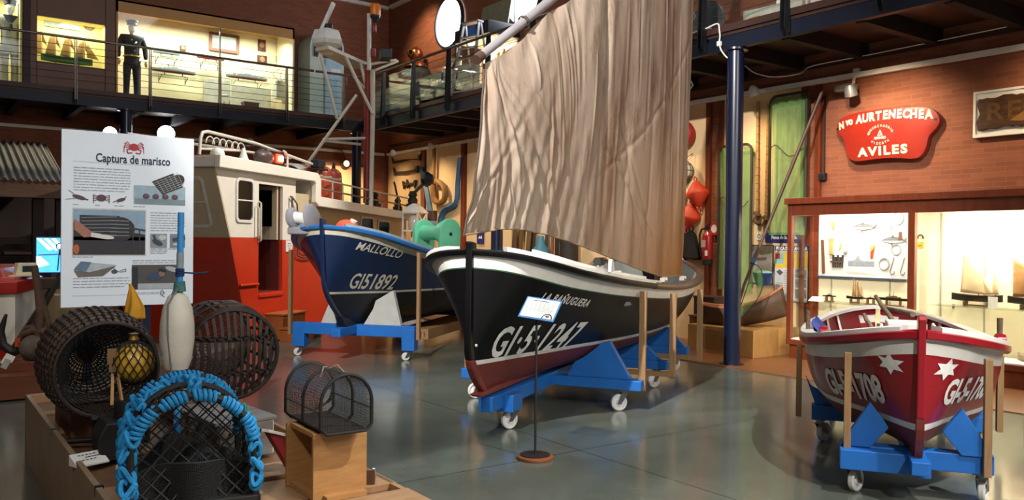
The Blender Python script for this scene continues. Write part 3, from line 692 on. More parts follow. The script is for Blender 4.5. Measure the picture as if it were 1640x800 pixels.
# ------------------------------------------------------------------ the red rowing boat
def red_boat():
    rz = math.radians(33.6); loc = (5.13, 2.68, 0)
    M = Matrix.Translation(loc) @ Matrix.Rotation(rz, 4, 'Z'); Mi = M.inverted()
    H = Hull(4.1, [(0, .015), (.06, .13), (.15, .25), (.3, .38), (.6, .53), (1.0, .64), (1.5, .70), (2.2, .72), (2.9, .67), (3.4, .55), (3.8, .36), (4.0, .19), (4.1, .03)],
             [(0, 1.135), (.3, 1.065), (.7, 1.0), (1.2, .945), (1.9, .90), (3, .90), (4.1, .985)],
             [(0, .30), (.5, .30), (3.4, .33), (4.1, .48)],
             [(0, 0), (.3, .12), (.7, .5), (1.1, .9), (2.4, 1.0), (3.2, .8), (4.1, .2)],
             lambda t: .03 * (1 - t) + .10 * max(0, (.3 - t) / .3) ** 2, pb=.8, pm=.30)
    wl = lambda x: .478 + .012 * max(0, 1 - x / .8)
    t = thing('rowing_boat', 'small red wooden rowing boat with white stars and numbers on both bows', 'boat', M=M)
    bm_ = REDB.copy(); bm_.name = 'boat_red_planked'; nt = bm_.node_tree; N = nt.nodes; L = nt.links
    tc = N.new('ShaderNodeTexCoord'); sp = N.new('ShaderNodeSeparateXYZ'); L.new(tc.outputs['Object'], sp.inputs[0])
    w = N.new('ShaderNodeMath'); w.operation = 'PINGPONG'; w.inputs[1].default_value = .055; L.new(sp.outputs[2], w.inputs[0])
    l = N.new('ShaderNodeMath'); l.operation = 'LESS_THAN'; l.inputs[1].default_value = .004; L.new(w.outputs[0], l.inputs[0])
    bp = N.new('ShaderNodeBump'); bp.inputs['Strength'].default_value = 1.0; bp.inputs['Distance'].default_value = .012; bp.invert = True
    L.new(l.outputs[0], bp.inputs['Height']); L.new(bp.outputs[0], N['Principled BSDF'].inputs['Normal'])
    sk = H.skin([(wl, 6, 1), (lambda x: wl(x) + .042, 1, 2), (lambda x: interp(x, H.Z) - .155, 8, 0), (None, 3, 2)])
    sk.build('hull', [bm_, ANTIF, WHITEB], t, smooth=True); bv = bvh_of(sk)
    wg = mat('inside_white', 'c9c7c4', .6, var=.12, scale=5)
    H.lining(.035, t0=.45).build('inner_lining', mat('lining_red_paint', '7a1c20', .5, var=.15), t, smooth=True)
    for i in range(13):
        x = .6 + i * .25
        for s in (-1, 1):
            P = [H.pt(x, k / 8 * .30 + .68, .045) for k in range(9)]; P = [V((p.x, p.y * s, p.z)) for p in P]
            rb = MB()
            for a, b in zip(P, P[1:]): rb.bar(a, b, .02, .09, up=(1, 0, 0))
            rb.build('rib', wg, t)
    H.sweep([(-.02, -.068), (.02, -.068), (.042, -.05), (.042, -.012), (.02, .0), (-.02, 0)], x0=0).build('rubbing_strake', REDB, t, smooth=True)
    H.sweep([(-.075, -.005), (.03, -.005), (.03, .022), (.0, .030), (-.075, .026)], x0=.04).build('cap_rail', WHITEB, t, smooth=True)
    st = MB(); prof = [(H.pt(0, i / 12).x, H.pt(0, i / 12).z) for i in range(13)]
    P = [(x - .045, z) for x, z in prof] + [(-.05, 1.24), (-.02, 1.265), (.03, 1.265), (.05, 1.24)] + [(x + .05, z) for x, z in prof[::-1]]
    Pl = [p for p in P if p[1] < .53]
    up_ = [(x - .045, z) for x, z in prof if z >= .52] + [(-.05, 1.18), (-.055, 1.20), (-.03, 1.225), (.02, 1.225), (.045, 1.20), (.04, 1.18)] + [(x + .05, z) for x, z in prof[::-1] if z >= .52]
    lo = [(x - .045, z) for x, z in prof if z <= .6] + [(x + .05, z) for x, z in prof[::-1] if z <= .6]
    st.prism(up_, (0, -.024, 0), (1, 0, 0), (0, 0, 1), (0, .048, 0)); st.build('stem', REDB, t, bevel=.008)
    MB().prism(lo, (.001, -.023, 0), (1, 0, 0), (0, 0, 1), (0, .046, 0)).build('forefoot', ANTIF, t)
    MB().prism([(.1, .36), (.14, .275), (3.6, .30), (3.9, .43)], (0, -.03, 0), (1, 0, 0), (0, 0, 1), (0, .06, 0)).build('keel', ANTIF, t)
    dark = mat('inside_red', '6a1a1c', .5, var=.2)
    for x in (1.15, 2.0, 2.9):
        b = interp(x, H.B) - .05; MB().box((x, 0, interp(x, H.Z) - .15), (.26, 2 * b - .04, .03)).build('thwart', wg if x < 1.5 else dark, t, bevel=.005)
    bk = MB()
    for a, b in zip(H.xs(56), H.xs(56)[1:]):
        if b < .62:
            p = H.pt(a, 1.); q = H.pt(b, 1.); bk.poly([(p.x, max(.002, p.y - .02), p.z - .012), (q.x, max(.002, q.y - .02), q.z - .012), (q.x, -max(.002, q.y - .02), q.z - .012), (p.x, -max(.002, p.y - .02), p.z - .012)])
    bk.build('foredeck', dark, t)
    for x, s in ((.78, 1), (.82, -1)):
        y = s * (interp(x, H.B) - .02); z = interp(x, H.Z) + .02
        MB().prism([(-.075, 0), (.075, 0), (.06, .03), (.02, .05), (-.02, .05), (-.06, .03)], (x, y - .03, z), (1, 0, 0), (0, 0, 1), (0, .06, 0)).build('rowlock_block', REDB, t, bevel=.006)
    for x, s in ((1.9, 1), (1.15, -1)):
        y = s * (interp(x, H.B) - .03); z = interp(x, H.Z)
        MB().tube([(x, y, z - .12), (x, y, z + .19)], [.016, .02], 10).build('thole_pin', OLDWOOD, t, smooth=True)
    # white fittings on the foredeck
    MB().box((.46, .05, 1.10), (.26, .24, .09)).build('deck_box', WHITEB, t, bevel=.01)
    MB().tube([(.52, -.12, 1.05), (.48, -.12, 1.13), (.22, -.1, 1.135), (.2, -.1, 1.06)], .010, 8).build('grab_rail', WHITEB, t, smooth=True)
    MB().tube([(.5, .22, 1.04), (.46, .22, 1.12), (.3, .21, 1.13), (.28, .21, 1.05)], .010, 8).build('grab_rail', WHITEB, t, smooth=True)
    LW = mat('lettering_white', 'e0e0dc')
    paint_text('GI-5-1708', bv, Mi, (1326, 609), (1415, 624), 42, shear=.05, bold=.035, side=1, space=.95).build('lettering', LW, t, recalc=False)
    paint_text('GI-5-1708', bv, Mi, (1512, 628), (1580, 618), 38, shear=.12, bold=.035, side=-1, space=.95).build('lettering', LW, t, recalc=False)
    for px, py, sd in ((1427, 582, 1), (1515, 591, -1)):
        c = pick(bv, Mi, px, py); m = MB()
        pts = [((.072 if i % 2 == 0 else .037) * math.sin(PI * i / 6 + .12), (.072 if i % 2 == 0 else .037) * math.cos(PI * i / 6 + .12)) for i in range(12)]
        m.poly([c + V((-sd * a, 0, b)) for a, b in pts])
        project(m, bv, (0, -sd, 0)).build('star', LW, t, recalc=False)

    tr = thing('boat_trolley', 'blue wheeled trolley with white casters under the small red boat', 'trolley', M=M)
    MB().box((1.5, 0, .27), (3.1, .10, .085)).build('keel_beam', TROLB, tr, bevel=.005)
    MB().box((.22, .20, .24), (.12, .52, .13)).build('front_beam', TROLB, tr, bevel=.005)
    MB().box((.14, -.03, .235), (.14, .09, .10)).build('keel_block', TROLB, tr, bevel=.005)
    for x, w in ((.34, .92), (1.72, 1.30), (3.0, 1.2)):
        MB().box((x, 0, .255), (.13, w, .12)).build('crossbeam', TROLB, tr, bevel=.005)
        for s in (-1, 1):
            if x < 1: P = [(.46, .31), (.275, .61), (.22, .54), (.16, .45), (.27, .31)]
            else: P = [(.12, .315), (.62, .315), (.62, .40), (.60, .62)]; P = [(.14, .31), (.62, .31), (.70, .55), (.66, .47), (.55, .41), (.35, .36)]
            MB().prism([(s * a, b) for a, b in P], (x - .03 - (.05 if x < 1 else 0), 0, 0), (0, 1, 0), (0, 0, 1), (.06, 0, 0)).build('chock', TROLB, tr, bevel=.004)
    for x, y, a in ((.26, .38, -.5), (.34, -.40, -.3), (1.72, .58, -.6), (1.72, -.58, -.2), (3.0, .5, -.4), (3.0, -.5, -.2)): caster(tr, x, y, .195, a, r=.078)
    for x, yb, z1 in ((.26, .415, .94), (1.78, .755, .80)):
        for s in (-1, 1): MB().box((x, s * yb, (.19 + z1) / 2), (.07, .045, z1 - .19)).build('prop', STRUTW, tr, bevel=.003)
    # things lying in the boat
    def inb(p): return M @ V(p)
    MR = frame(M @ V((0, 0, 0)), M.to_3x3() @ V((1, 0, 0)), M.to_3x3() @ V((0, 1, 0)), (0, 0, 1))
    tp = MB()
    def tarp(u, v):
        x = 1.95 + u * .95; y = interp(x, H.B) - .06 - v * .16
        return V((x, y, interp(x, H.Z) + .07 - .24 * v + .03 * math.sin(u * 38 + v * 4) * (.3 + v) + .015 * math.sin(u * 17)))
    o = tp.grid(tarp, 60, 12).build('tarpaulin', mat('tarp_blue', '1c3f9c', .6, var=.2, scale=6), smooth=True, solid=.006); o.matrix_world = M
    tag(o, 'crumpled blue tarpaulin inside the far left of the red boat', 'tarpaulin')
    Mw = M.inverted()
    for a, b, r, lb in ((Mw @ at(1437, 523, 5.95), Mw @ at(1402, 474, 6.6), .019, 'longer weathered wooden pole leaning out of the red boat'), (Mw @ at(1399, 530, 6.2), Mw @ at(1383, 503, 6.35), .018, 'short weathered wooden stick standing in the red boat by the blue tarpaulin'), (Mw @ at(1462, 503, 6.0), Mw @ at(1412, 491, 7.2), .02, 'grey wooden pole lying flat across the red boat')):
        o = MB().tube([V(a).lerp(V(b), k / 6) + V((0, .004 * math.sin(k * 2), 0)) for k in range(7)], [r * (1 - .03 * k) for k in range(7)], 12).build('wooden_pole', mat('driftwood', '8a745c', .8, var=0, col2='5f4c3a', scale=14, stretch=(.6, 4, 4)), smooth=True)
        o.matrix_world = M; tag(o, lb, 'pole', 'poles in the red boat')
    return H
red_boat()

# ------------------------------------------------------------------ the blue fishing boat
def blue_boat():
    rz = math.radians(39.4); loc = (4.37, 10.18, 0)
    M = Matrix.Translation(loc) @ Matrix.Rotation(rz, 4, 'Z'); Mi = M.inverted()
    H = Hull(7.2, [(0, .02), (.06, .24), (.14, .38), (.26, .50), (.45, .66), (.85, .86), (1.4, 1.0), (2.2, 1.12), (3.5, 1.2), (5, 1.15), (6.2, .95), (7.2, .75)],
             [(0, 1.86), (.4, 1.76), (1.0, 1.60), (2, 1.44), (3.2, 1.36), (5, 1.38), (7.2, 1.5)],
             [(0, .60), (.5, .50), (1.2, .46), (6, .46), (7.2, .6)],
             [(0, 0), (.5, .08), (1.2, .42), (2.4, .92), (5, .95), (7.2, .8)],
             lambda t: .10 * (1 - t) + .45 * max(0, (.42 - t) / .42) ** 1.8, pb=1.65, pm=.45)
    wl = lambda x: .925 + .02 * max(0, 1 - x)
    t = thing('fishing_boat', 'dark blue wooden fishing boat with white name and numbers on its bow', 'boat', M=M)
    sk = H.skin([(wl, 7, 1), (lambda x: wl(x) + .03, 1, 2), (lambda x: interp(x, H.Z) - .125, 8, 0), (lambda x: interp(x, H.Z) - .05, 2, 2), (None, 1, 0)])
    sk.build('hull', [BLUEB, BLACKM, mat('boat_cream', 'c9c4b2', .5, var=.1)], t, smooth=True); bv = bvh_of(sk)
    H.lining(.05, t0=.5, x1=7.0).build('inner_lining', mat('boat_grey2', '7e8b95', .6), t, smooth=True)
    H.sweep([(-.03, -.055), (.03, -.05), (.042, -.03), (.042, -.01), (.03, .0), (-.03, 0)], x0=0).build('rubbing_strake', SKYB, t, smooth=True)
    H.sweep([(-.14, 0), (.03, 0), (.03, .03), (-.02, .04), (-.14, .035)], x0=.05).build('cap_rail', mat('cap_greyblue', '8fa2b0', .45, var=.15), t, smooth=True)
    prof = [(H.pt(0, i / 16).x, H.pt(0, i / 16).z) for i in range(17)]
    MB().prism([(x - .04, z) for x, z in prof] + [(prof[-1][0] - .045, 1.945), (prof[-1][0] + .07, 1.92)] + [(x + .06, z) for x, z in prof[::-1]], (0, -.028, 0), (1, 0, 0), (0, 0, 1), (0, .056, 0)).build('stem', BLUEB, t, bevel=.012)
    MB().prism([(.48, .62), (.62, .47), (6.8, .44), (7.1, .6), (1, .52)], (0, -.05, 0), (1, 0, 0), (0, 0, 1), (0, .1, 0)).build('keel', BLACKM, t)
    q = H.pt(7.2, 1.); MB().prism([(H.pt(7.2, k / 8).y, H.pt(7.2, k / 8).z) for k in range(9)] + [(-H.pt(7.2, k / 8).y, H.pt(7.2, k / 8).z) for k in range(8, -1, -1)], (7.18, 0, 0), (0, 1, 0), (0, 0, 1), (.04, 0, 0)).build('transom', BLUEB, t)
    dk = MB()
    for a, b in zip(H.xs(56), H.xs(56)[1:]):
        if .02 < a and b < 7.1:
            p = H.pt(a, 1.); q = H.pt(b, 1.); dk.poly([(p.x, p.y - .04, p.z - .06), (q.x, q.y - .04, q.z - .06), (q.x, -q.y + .04, q.z - .06), (p.x, -p.y + .04, p.z - .06)])
    dk.build('deck', mat('deck_paint', '5c6a6e', .6, var=.2), t)
    LW = mat('lettering_cream', 'c8c5b4', .5, var=.1, scale=15)
    paint_text('MALLOLLO', bv, Mi, (571, 393), (643, 408), 14, shear=.2, bold=.012).build('lettering', LW, t, recalc=False)
    paint_text('GI51892', bv, Mi, (561, 449.5), (633, 452), 25, shear=.12, bold=.016).build('lettering', LW, t, recalc=False)
    # line hauler on the bow: grey discs on a white hub
    hg = mat('hauler_grey', '8b8a90', .5, var=.12, scale=5)
    h = thing('line_hauler', 'grey twin-disc line hauler on the bow of the blue boat', 'winch', M=M @ Matrix.Translation((.22, .30, 1.80)))
    for y, r, nm in ((.22, .15, 'sheave'), (-.06, .20, 'sheave')):
        MB(Matrix.Translation((-.05, y, .14)) @ Matrix.Rotation(PI / 2 - .2, 4, 'X')).lathe([(.0001, -.05), (r * .75, -.05), (r, -.025), (r, .02), (r * .8, .045), (.0001, .05)], 28).build(nm, hg, h, smooth=True)
    MB().cyl((-.05, .20, .16), (-.05, -.04, .12), .075, 18).build('hub', WHITEB, h, smooth=True)
    MB().box((0, .08, -.02), (.28, .36, .10)).build('bracket', hg, h, bevel=.02)
    # trolley
    tr = thing('boat_trolley', 'blue wheeled trolley with grey chocks under the dark blue boat', 'trolley', M=M)
    gc = mat('chock_grey', 'a9aaa6', .6, var=.1)
    for x, w in ((.98, 1.86), (4.6, 1.8)):
        MB().box((x, 0, .40), (.13, w, .16)).build('crossbeam', TROLB, tr, bevel=.006)
        for s in (-1, 1):
            MB().box((x, s * (w / 2 - .09), .29), (.15, .19, .30)).build('end_block', TROLB, tr, bevel=.006)
            caster(tr, x, s * (w / 2 - .10), .142, 2.3, r=.055)
            ed = []
            for yq in (.22, .34, .46, .56):
                tt = 0
                for i in range(80):
                    if H.pt(x + .1, i / 80).y < yq: tt = i / 80
                ed.append((yq, min(1.0, H.pt(x + .1, tt).z - .01)))
            P = [(.16, .48), (.72, .48), (.60, .97), (.34, .82), (.30, .70)] if s < 0 else [(.16, .48), (.50, .48), (.36, .80), (.26, .64)]
            MB().prism([(s * a, b) for a, b in P], (x - .04, 0, 0), (0, 1, 0), (0, 0, 1), (.08, 0, 0)).build('chock', gc, tr, bevel=.004)
    MB().box((2.7, 0, .41), (4.6, .14, .12)).build('keel_beam', TROLB, tr, bevel=.006)
    MB().box((3.4, -.45, .24), (2.6, .5, .16)).build('cross_board', STRUTW, tr, bevel=.004)
    for x, y, zt in ((.92, .97, 1.52), (.92, -.99, 1.5), (4.6, 1.24, 1.25), (4.6, -1.24, 1.25)):
        MB().box((x, y, (.3 + zt) / 2), (.07, .045, zt - .3)).build('prop', STRUTW, tr, bevel=.003)
        MB().box((x + .1, y * .9, .36), (.05, abs(y) * .3, .06)).build('stretcher', STRUTW, tr)
    # things on board
    BU = mat('buoy_orange', 'd8502a', .5, var=.1)
    b = thing('mooring_buoy', 'round orange buoy lying on the deck of the blue boat', 'buoy', M=M @ Matrix.Translation((.78, .02, 1.80)) @ Matrix.Rotation(.5, 4, 'X'))
    MB().sphere((0, 0, 0), .17, 24, 14, (1.15, 1, .85)).build('float', BU, b, smooth=True)
    MB().cyl((0, -.02, .12), (0, -.02, .17), .05, 14).build('eye', mat('buoy_white', 'd8d0c4', .5), b, smooth=True)
    rp = MB().tube([(1.0 + .12 * math.cos(a) , .1 + .14 * math.sin(a), 1.62 + .01 * a) for a in [i * .35 for i in range(40)]], .014, 6).build('rope_coil', mat('rope_blue', '2f5f9e', .8), smooth=True); rp.matrix_world = M
    tag(rp, 'small coil of blue rope on the deck of the blue boat', 'rope')
    GRN = mat('winch_green', '4f9d7c', .4, var=.12, scale=4, coat=.2)
    wn = thing('net_winch', 'bright green net winch with two round cheeks standing on the blue boat', 'winch', M=M @ Matrix.Translation((3.2, -.42, 1.34)) @ Matrix.Rotation(-.6, 4, 'Z'))
    for y in (.36, -.36):
        P = [(-.19, .0), (.19, .0)] + arc((0, .42), .21, -.1, PI + .1, 18)
        MB().prism(P, (0, y - .035, .06), (1, 0, 0), (0, 0, 1), (0, .07, 0)).build('cheek', GRN, wn, bevel=.01)
    MB(Matrix.Translation((0, 0, .46)) @ Matrix.Rotation(PI / 2, 4, 'X')).lathe([(.13, -.33), (.125, -.2), (.12, 0), (.125, .18), (.19, .20), (.20, .24), (.20, .33)], 28).build('drum', GRN, wn, smooth=True)
    MB().box((-.05, 0, .06), (.5, .8, .12)).build('bed_plate', GRN, wn, bevel=.01)
    MB().box((-.28, -.05, .13), (.16, .5, .16)).build('gearbox', GRN, wn, bevel=.03)
    MB().cyl((0, -.40, .44), (0, -.395, .44), .03, 14).build('shaft_bolt', DARKSTEEL, wn)
    return H, M
blue_boat()
# ------------------------------------------------------------------ the orange and white ship
def ship():
    rz = math.atan2(.641, .767); S = Matrix.Translation((3.76, 12.73, 0)) @ Matrix.Rotation(rz, 4, 'Z')
    ORANGE = mat('ship_orange', 'c43216', .38, var=.08, scale=2, coat=.2)
    CR = mat('ship_white', 'e6dfd0', .45, var=.06, scale=2)
    CR2 = mat('ship_cream', 'cbb998', .5, var=.08, scale=3)
    DG = mat('window_dark', '08090b', .15, var=0, spec=.25)
    PIPE = mat('pipe_white', 'c9c2b4', .4, var=.1)
    RUST = mat('old_pipe', '7d6a57', .5, var=.25, scale=9)
    t = thing('fishing_ship', 'orange and white ship with a wheelhouse, dark open doorway and roof rails', 'ship', M=S)
    def side(pts, y0, th, m, nm, **k): return MB().prism(pts, (0, y0, 0), (1, 0, 0), (0, 0, 1), (0, th, 0)).build(nm, m, t, **k)
    # starboard side, in plates round the doorway
    side([(.95, .02), (.385, 1.69), (1.2, 1.69), (1.2, .02)], 0, .06, ORANGE, 'hull_plate')
    side([(1.2, .02), (1.2, .78), (1.97, .78), (1.97, .02)], 0, .06, ORANGE, 'hull_plate')
    side([(1.97, .02), (1.97, 1.66), (3.0, 1.66), (5.6, 1.62), (5.2, .02)], 0, .06, ORANGE, 'hull_plate')
    side([(.385, 1.69), (-.03, 2.74), (1.2, 2.74), (1.2, 1.69)], 0, .06, CR, 'cabin_wall')
    side([(1.2, 2.58), (1.2, 2.74), (1.97, 2.74), (1.97, 2.58)], 0, .06, CR, 'cabin_wall')
    side([(1.97, 1.66), (1.97, 2.74), (2.42, 2.74), (2.42, 1.66)], 0, .06, CR, 'cabin_wall')
    side([(2.42, 1.66), (2.42, 2.5), (3.0, 2.5), (3.0, 1.66)], 0.02, .06, CR2, 'cabin_wall')
    side([(2.42, 1.6), (2.42, 2.74), (3.05, 2.74), (3.05, 1.6)], .32, .05, CR2, 'niche_back')
    side([(3.0, 1.62), (3.0, 2.4), (8.4, 2.3), (8.4, 1.4), (5.6, 1.4), (5.6, 1.62)], .22, .06, CR2, 'deckhouse_wall')
    # doorway: recess with dark inner wall
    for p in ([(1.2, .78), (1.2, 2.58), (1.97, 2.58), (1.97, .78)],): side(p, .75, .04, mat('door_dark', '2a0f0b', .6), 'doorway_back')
    MB().box((1.215, .40, 1.68), (.03, .7, 1.8)).box((1.955, .40, 1.68), (.03, .7, 1.8)).box((1.585, .40, .77), (.77, .7, .03)).box((1.585, .4, 2.59), (.77, .7, .03)).build('door_lining', [mat('lining_red', '5f1a10', .6)], t)
    dr = MB().box((1.9, .40, 2.12), (.05, .68, .92)).build('door', CR2, t); MB().box((1.87, .36, 2.2), (.02, .42, .62)).build('door_glass', DG, dr)
    side([(1.2, .70), (1.2, .76), (1.97, .76), (1.97, .70)], -.03, .04, ORANGE, 'door_sill', bevel=.01)
    # front face under the slanted windows
    def front(y0, y1, z0, z1, m, nm):
        f = lambda z: interp(z, [(0, .95), (1.69, .385), (2.74, -.03)]) if z > 1.69 else lerp(.95, .385, z / 1.69)
        return MB().poly([(f(z0), y0, z0), (f(z0), y1, z0), (f(z1), y1, z1), (f(z1), y0, z1)]).build(nm, m, t, solid=.03)
    front(0, 2.25, .02, 1.69, ORANGE, 'bow_plate'); front(0, 2.25, 1.69, 2.74, CR2, 'cabin_front')
    dirz = V((-.03 - .385, 0, 2.74 - 1.69)).normalized(); nf = V((-dirz.z, 0, dirz.x)).normalized()
    if nf.x > 0: nf = -nf
    FW = mat('frame_white', 'dcd9d0', .4)
    def rrect(w, h, r, n=5): return [p for c, a in (((w / 2 - r, h / 2 - r), 0), ((-w / 2 + r, h / 2 - r), PI / 2), ((-w / 2 + r, -h / 2 + r), PI), ((w / 2 - r, -h / 2 + r), 1.5 * PI)) for p in arc(c, r, a, a + PI / 2, n)]
    def window(o, u, w, out, W, Hh, bar=True):
        m = MB(); A = rrect(W + .09, Hh + .09, .09); B = rrect(W, Hh, .06); n = len(A)
        fo = [m.p(o + u * a + w * b + out * .025) for a, b in A]; fi = [m.p(o + u * a + w * b + out * .025) for a, b in B]; bo = [m.p(o + u * a + w * b) for a, b in A]; bi = [m.p(o + u * a + w * b - out * .01) for a, b in B]
        for i in range(n):
            j = (i + 1) % n; m.face((fo[i], fo[j], fi[j], fi[i])); m.face((bo[i], bo[j], fo[j], fo[i])); m.face((fi[i], fi[j], bi[j], bi[i]))
        f = m.build('window_frame', FW, t)
        MB().poly([o + u * a + w * b + out * .004 for a, b in B]).build('pane', DG, f)
        if bar: MB().bar(o - u * W / 2 + out * .012, o + u * W / 2 + out * .012, .02, .03, up=out).build('sash_bar', FW, f)
    for y in (.60, 1.6): window(V((interp(2.23, [(1.69, .385), (2.74, -.03)]), y, 2.23)), V((0, 1, 0)), dirz, nf, .62, .74)
    window(V((.77, 0, 2.28)), V((1, 0, 0)), V((0, 0, 1)), V((0, -1, 0)), .42, .62)
    for x, z in ((6.0, 1.98), (6.95, 1.93)): window(V((x, .22, z)), V((1, 0, 0)), V((0, 0, 1)), V((0, -1, 0)), .62, .34, False)
    # roof, drop moulding and upper deck edge
    P = [(-.12, 2.73), (-.10, 2.92), (2.75, 2.90)] + arc((2.95, 2.72), .18, PI / 2, 0, 6) + [(3.13, 2.47), (8.5, 2.33), (8.5, 2.16), (3.05, 2.29), (2.93, 2.36), (2.93, 2.70)] + [(2.88, 2.74)]
    side(P, -.14, .10, CR, 'roof_fascia', bevel=.012)
    MB().box((1.45, 1.1, 2.82), (3.1, 2.4, .14)).build('roof', CR, t); MB().prism([(3.0, 2.30), (3.0, 2.44), (8.5, 2.32), (8.5, 2.18)], (0, -.05, 0), (1, 0, 0), (0, 0, 1), (0, 2.2, 0)).build('upper_deck', CR2, t)
    MB().box((3.0, 1.1, 2.6), (.06, 2.2, .4)).build('roof_end_wall', CR, t)
    MB().prism([(-.10, 2.74), (-.08, 2.92), (-.02, 2.92), (-.02, 2.74)], (0, -.04, 0), (1, 0, 0), (0, 0, 1), (0, 2.3, 0)).build('visor', CR2, t)
    # compass rose painted in the niche
    ro = MB()
    for k in range(8):
        a = k * PI / 4; ro.poly([(2.74 + .02 * math.cos(a + 1.57), .315, 2.42 + .02 * math.sin(a + 1.57)), (2.74 + .09 * math.cos(a), .315, 2.42 + .09 * math.sin(a)), (2.74 - .02 * math.cos(a + 1.57), .315, 2.42 - .02 * math.sin(a + 1.57))])
    ro.build('compass_rose', mat('rose_brown', '4a3a2a'), t)
    # grab handles, rails, hooks
    MB().tube([(1.08, -.02, 2.20), (1.08, -.08, 2.17), (1.08, -.08, 1.72), (1.08, -.02, 1.69)], .014, 8).tube([(1.17, -.02, 2.28), (1.17, -.06, 2.26), (1.17, -.06, 1.64), (1.17, -.02, 1.62)], .016, 8).build('grab_handle', PIPE, t, smooth=True)
    MB().tube([(2.18, -.03, 2.42), (2.17, -.07, 2.40), (2.18, -.07, 2.0), (2.40, -.07, 1.66), (2.40, -.06, 1.38), (2.62, -.06, 1.34), (2.9, -.06, 1.35)], .018, 8).tube([(2.2, -.05, 2.42), (2.36, -.06, 2.3), (2.44, -.06, 1.9), (2.52, -.06, 1.5), (2.64, -.06, 1.44), (2.9, -.05, 1.44)], .014, 8).build('hose_pipe', mat('hose_dark', '5b4a3c', .6), t, smooth=True)
    MB().tube([(.62, -.03, .93), (1.16, -.03, .93)], .02, 8).build('hand_rail', ORANGE, t, smooth=True)
    MB().tube([(.42, .35, 1.86), (.40, .9, 1.86)], .012, 6).build('front_rail', PIPE, t); MB().sphere((.38, .18, 1.87), .045).build('front_hook', STEEL, t, smooth=True)
    MB(frame((.83, .02, 1.18), (0, 1, 0), (0, 0, 1), (-1, 0, 0))).prism([(0.32, -.25), (.75, -.25), (.75, .28), (.5, .24), (.42, 0), (.32, -.1)], (0, 0, 0), (1, 0, 0), (0, 1, 0), (0, 0, .02)).build('painted_patch', CR2, t)
    # deck rail above
    for z in (.16, .34): MB().tube([(3.2, -.06, 2.47 + z), (5.5, -.06, 2.40 + z), (8.4, -.06, 2.34 + z)], .018, 8).build('deck_rail', PIPE if z > .3 else RUST, t, smooth=True)
    for x in (3.25, 3.75, 4.2, 4.62, 5.3, 6.2, 7.2, 8.3):
        z = lerp(2.46, 2.33, (x - 3.1) / 5.4); MB().cyl((x, -.06, z - .05), (x, -.06, z + .36), .015, 8).build('rail_post', PIPE if x < 5 else RUST, t, smooth=True)
    # wheelhouse roof fittings
    MB(Matrix.Translation((-.05, .75, 3.03)) @ Matrix.Rotation(-.3, 4, 'Z') @ Matrix.Rotation(PI / 2, 4, 'Y')).lathe([(.06, -.05), (.12, -.03), (.13, .0), (.12, .03), (.06, .05), (.055, 0), (.06, -.05)], 20, cap=False).build('horn', CR, t, smooth=True)
    MB(Matrix.Translation((.12, .06, 2.92))).lathe([(.10, 0), (.11, .03), (.09, .09), (.05, .12), (.0001, .13)], 18).build('dome_light', FW, t, smooth=True)
    MB(Matrix.Translation((.98, .15, 2.92))).lathe([(.10, 0), (.07, .06), (.03, .18), (.025, .22)], 14).build('vent_cone', FW, t, smooth=True)
    MB().tube([(-.06, .25, 2.93), (-.03, .25, 3.18), (.02, .25, 3.27), (.15, .25, 3.30), (1.4, .2, 3.27), (2.55, .15, 3.16), (3.35, .1, 3.08)], .025, 10).tube([(-.03, .25, 3.02), (1.0, .22, 3.1), (2.6, .2, 3.14)], .018, 8).build('roof_rail', PIPE, t, smooth=True)
    z_ = MB()
    for k in range(6): z_.tube(arc((.20 + .17 * k, 3.12), .11, 0, PI, 10) and [(a, .24, b) for a, b in arc((.20 + .17 * k, 3.12), .11, 0, PI, 10)], .010, 6)
    z_.build('rail_scrollwork', PIPE, t, smooth=True)
    MB().cyl((-1.2, .6, 3.1), (2.4, .35, 3.15), .02, 8).build('boom_rod', PIPE, t, smooth=True)
    # sidelight box with its red lamp
    b = MB().box((1.75, .12, 3.05), (.62, .22, .28)).build('sidelight_box', mat('lamp_box', '1b0d0c', .3), t, bevel=.03)
    MB().sphere((1.48, .08, 3.04), .15, 18, 12, (1.6, .9, .9)).build('lamp_hood', mat('hood_brown', '4d3a35', .4), b, smooth=True)
    MB().box((1.84, -.005, 3.05), (.20, .03, .15)).build('red_lamp', mat('red_lamp', 'ff3a22', .4, var=0, emit='ff2a12', es=5), b, bevel=.01)
    MB().box((1.86, -.03, 3.05), (.10, .03, .09)).build('lamp_core', mat('lamp_core', 'ffe8e0', .4, var=0, emit='ffd0c0', es=9), b, bevel=.01)
    MB().tube([(2.12, .0, 2.9), (2.12, 0, 3.12), (2.06, 0, 3.18), (1.98, 0, 3.2)], .02, 8).build('lamp_guard', PIPE, t, smooth=True)
    MB().box((1.5, .4, 3.30), (.16, .14, .12)).build('roof_lamp', DARKSTEEL, t, bevel=.02)
    fl = MB().box((3.35, .05, 3.10), (.24, .18, .16)).build('floodlight', RUBBER, t, bevel=.02); MB().box((3.35, .05, 3.0), (.34, .26, .03)).build('floodlight_rim', RUBBER, fl); MB().cyl((3.35, .05, 2.98), (3.35, .05, 2.45), .015, 8).build('floodlight_post', PIPE, fl)
    # radar mast
    RD = mat('mast_red', '7e1f14', .45, var=.15)
    b0 = at(588, 325, 17.9); b1 = at(589, 104, 17.9); Si = S.inverted()
    L_ = lambda *a: Si @ at(*a)
    MB().cyl(Si @ b0, Si @ b1, .085, 12, .07).build('radar_mast', RD, t, smooth=True)
    MB().tube([L_(594, 330, 17.85), L_(597, 180, 17.85), L_(597, 112, 17.8)], .05, 10).tube([L_(591, 112, 17.6), L_(591, 22, 17.6)], .045, 10).build('mast_pole', PIPE, t, smooth=True)
    zc = 5.55
    A, B, C, D = (Si @ on(px, py, 2, zc) for px, py in ((505, 82), (526, 78), (595, 108), (562, 111)))
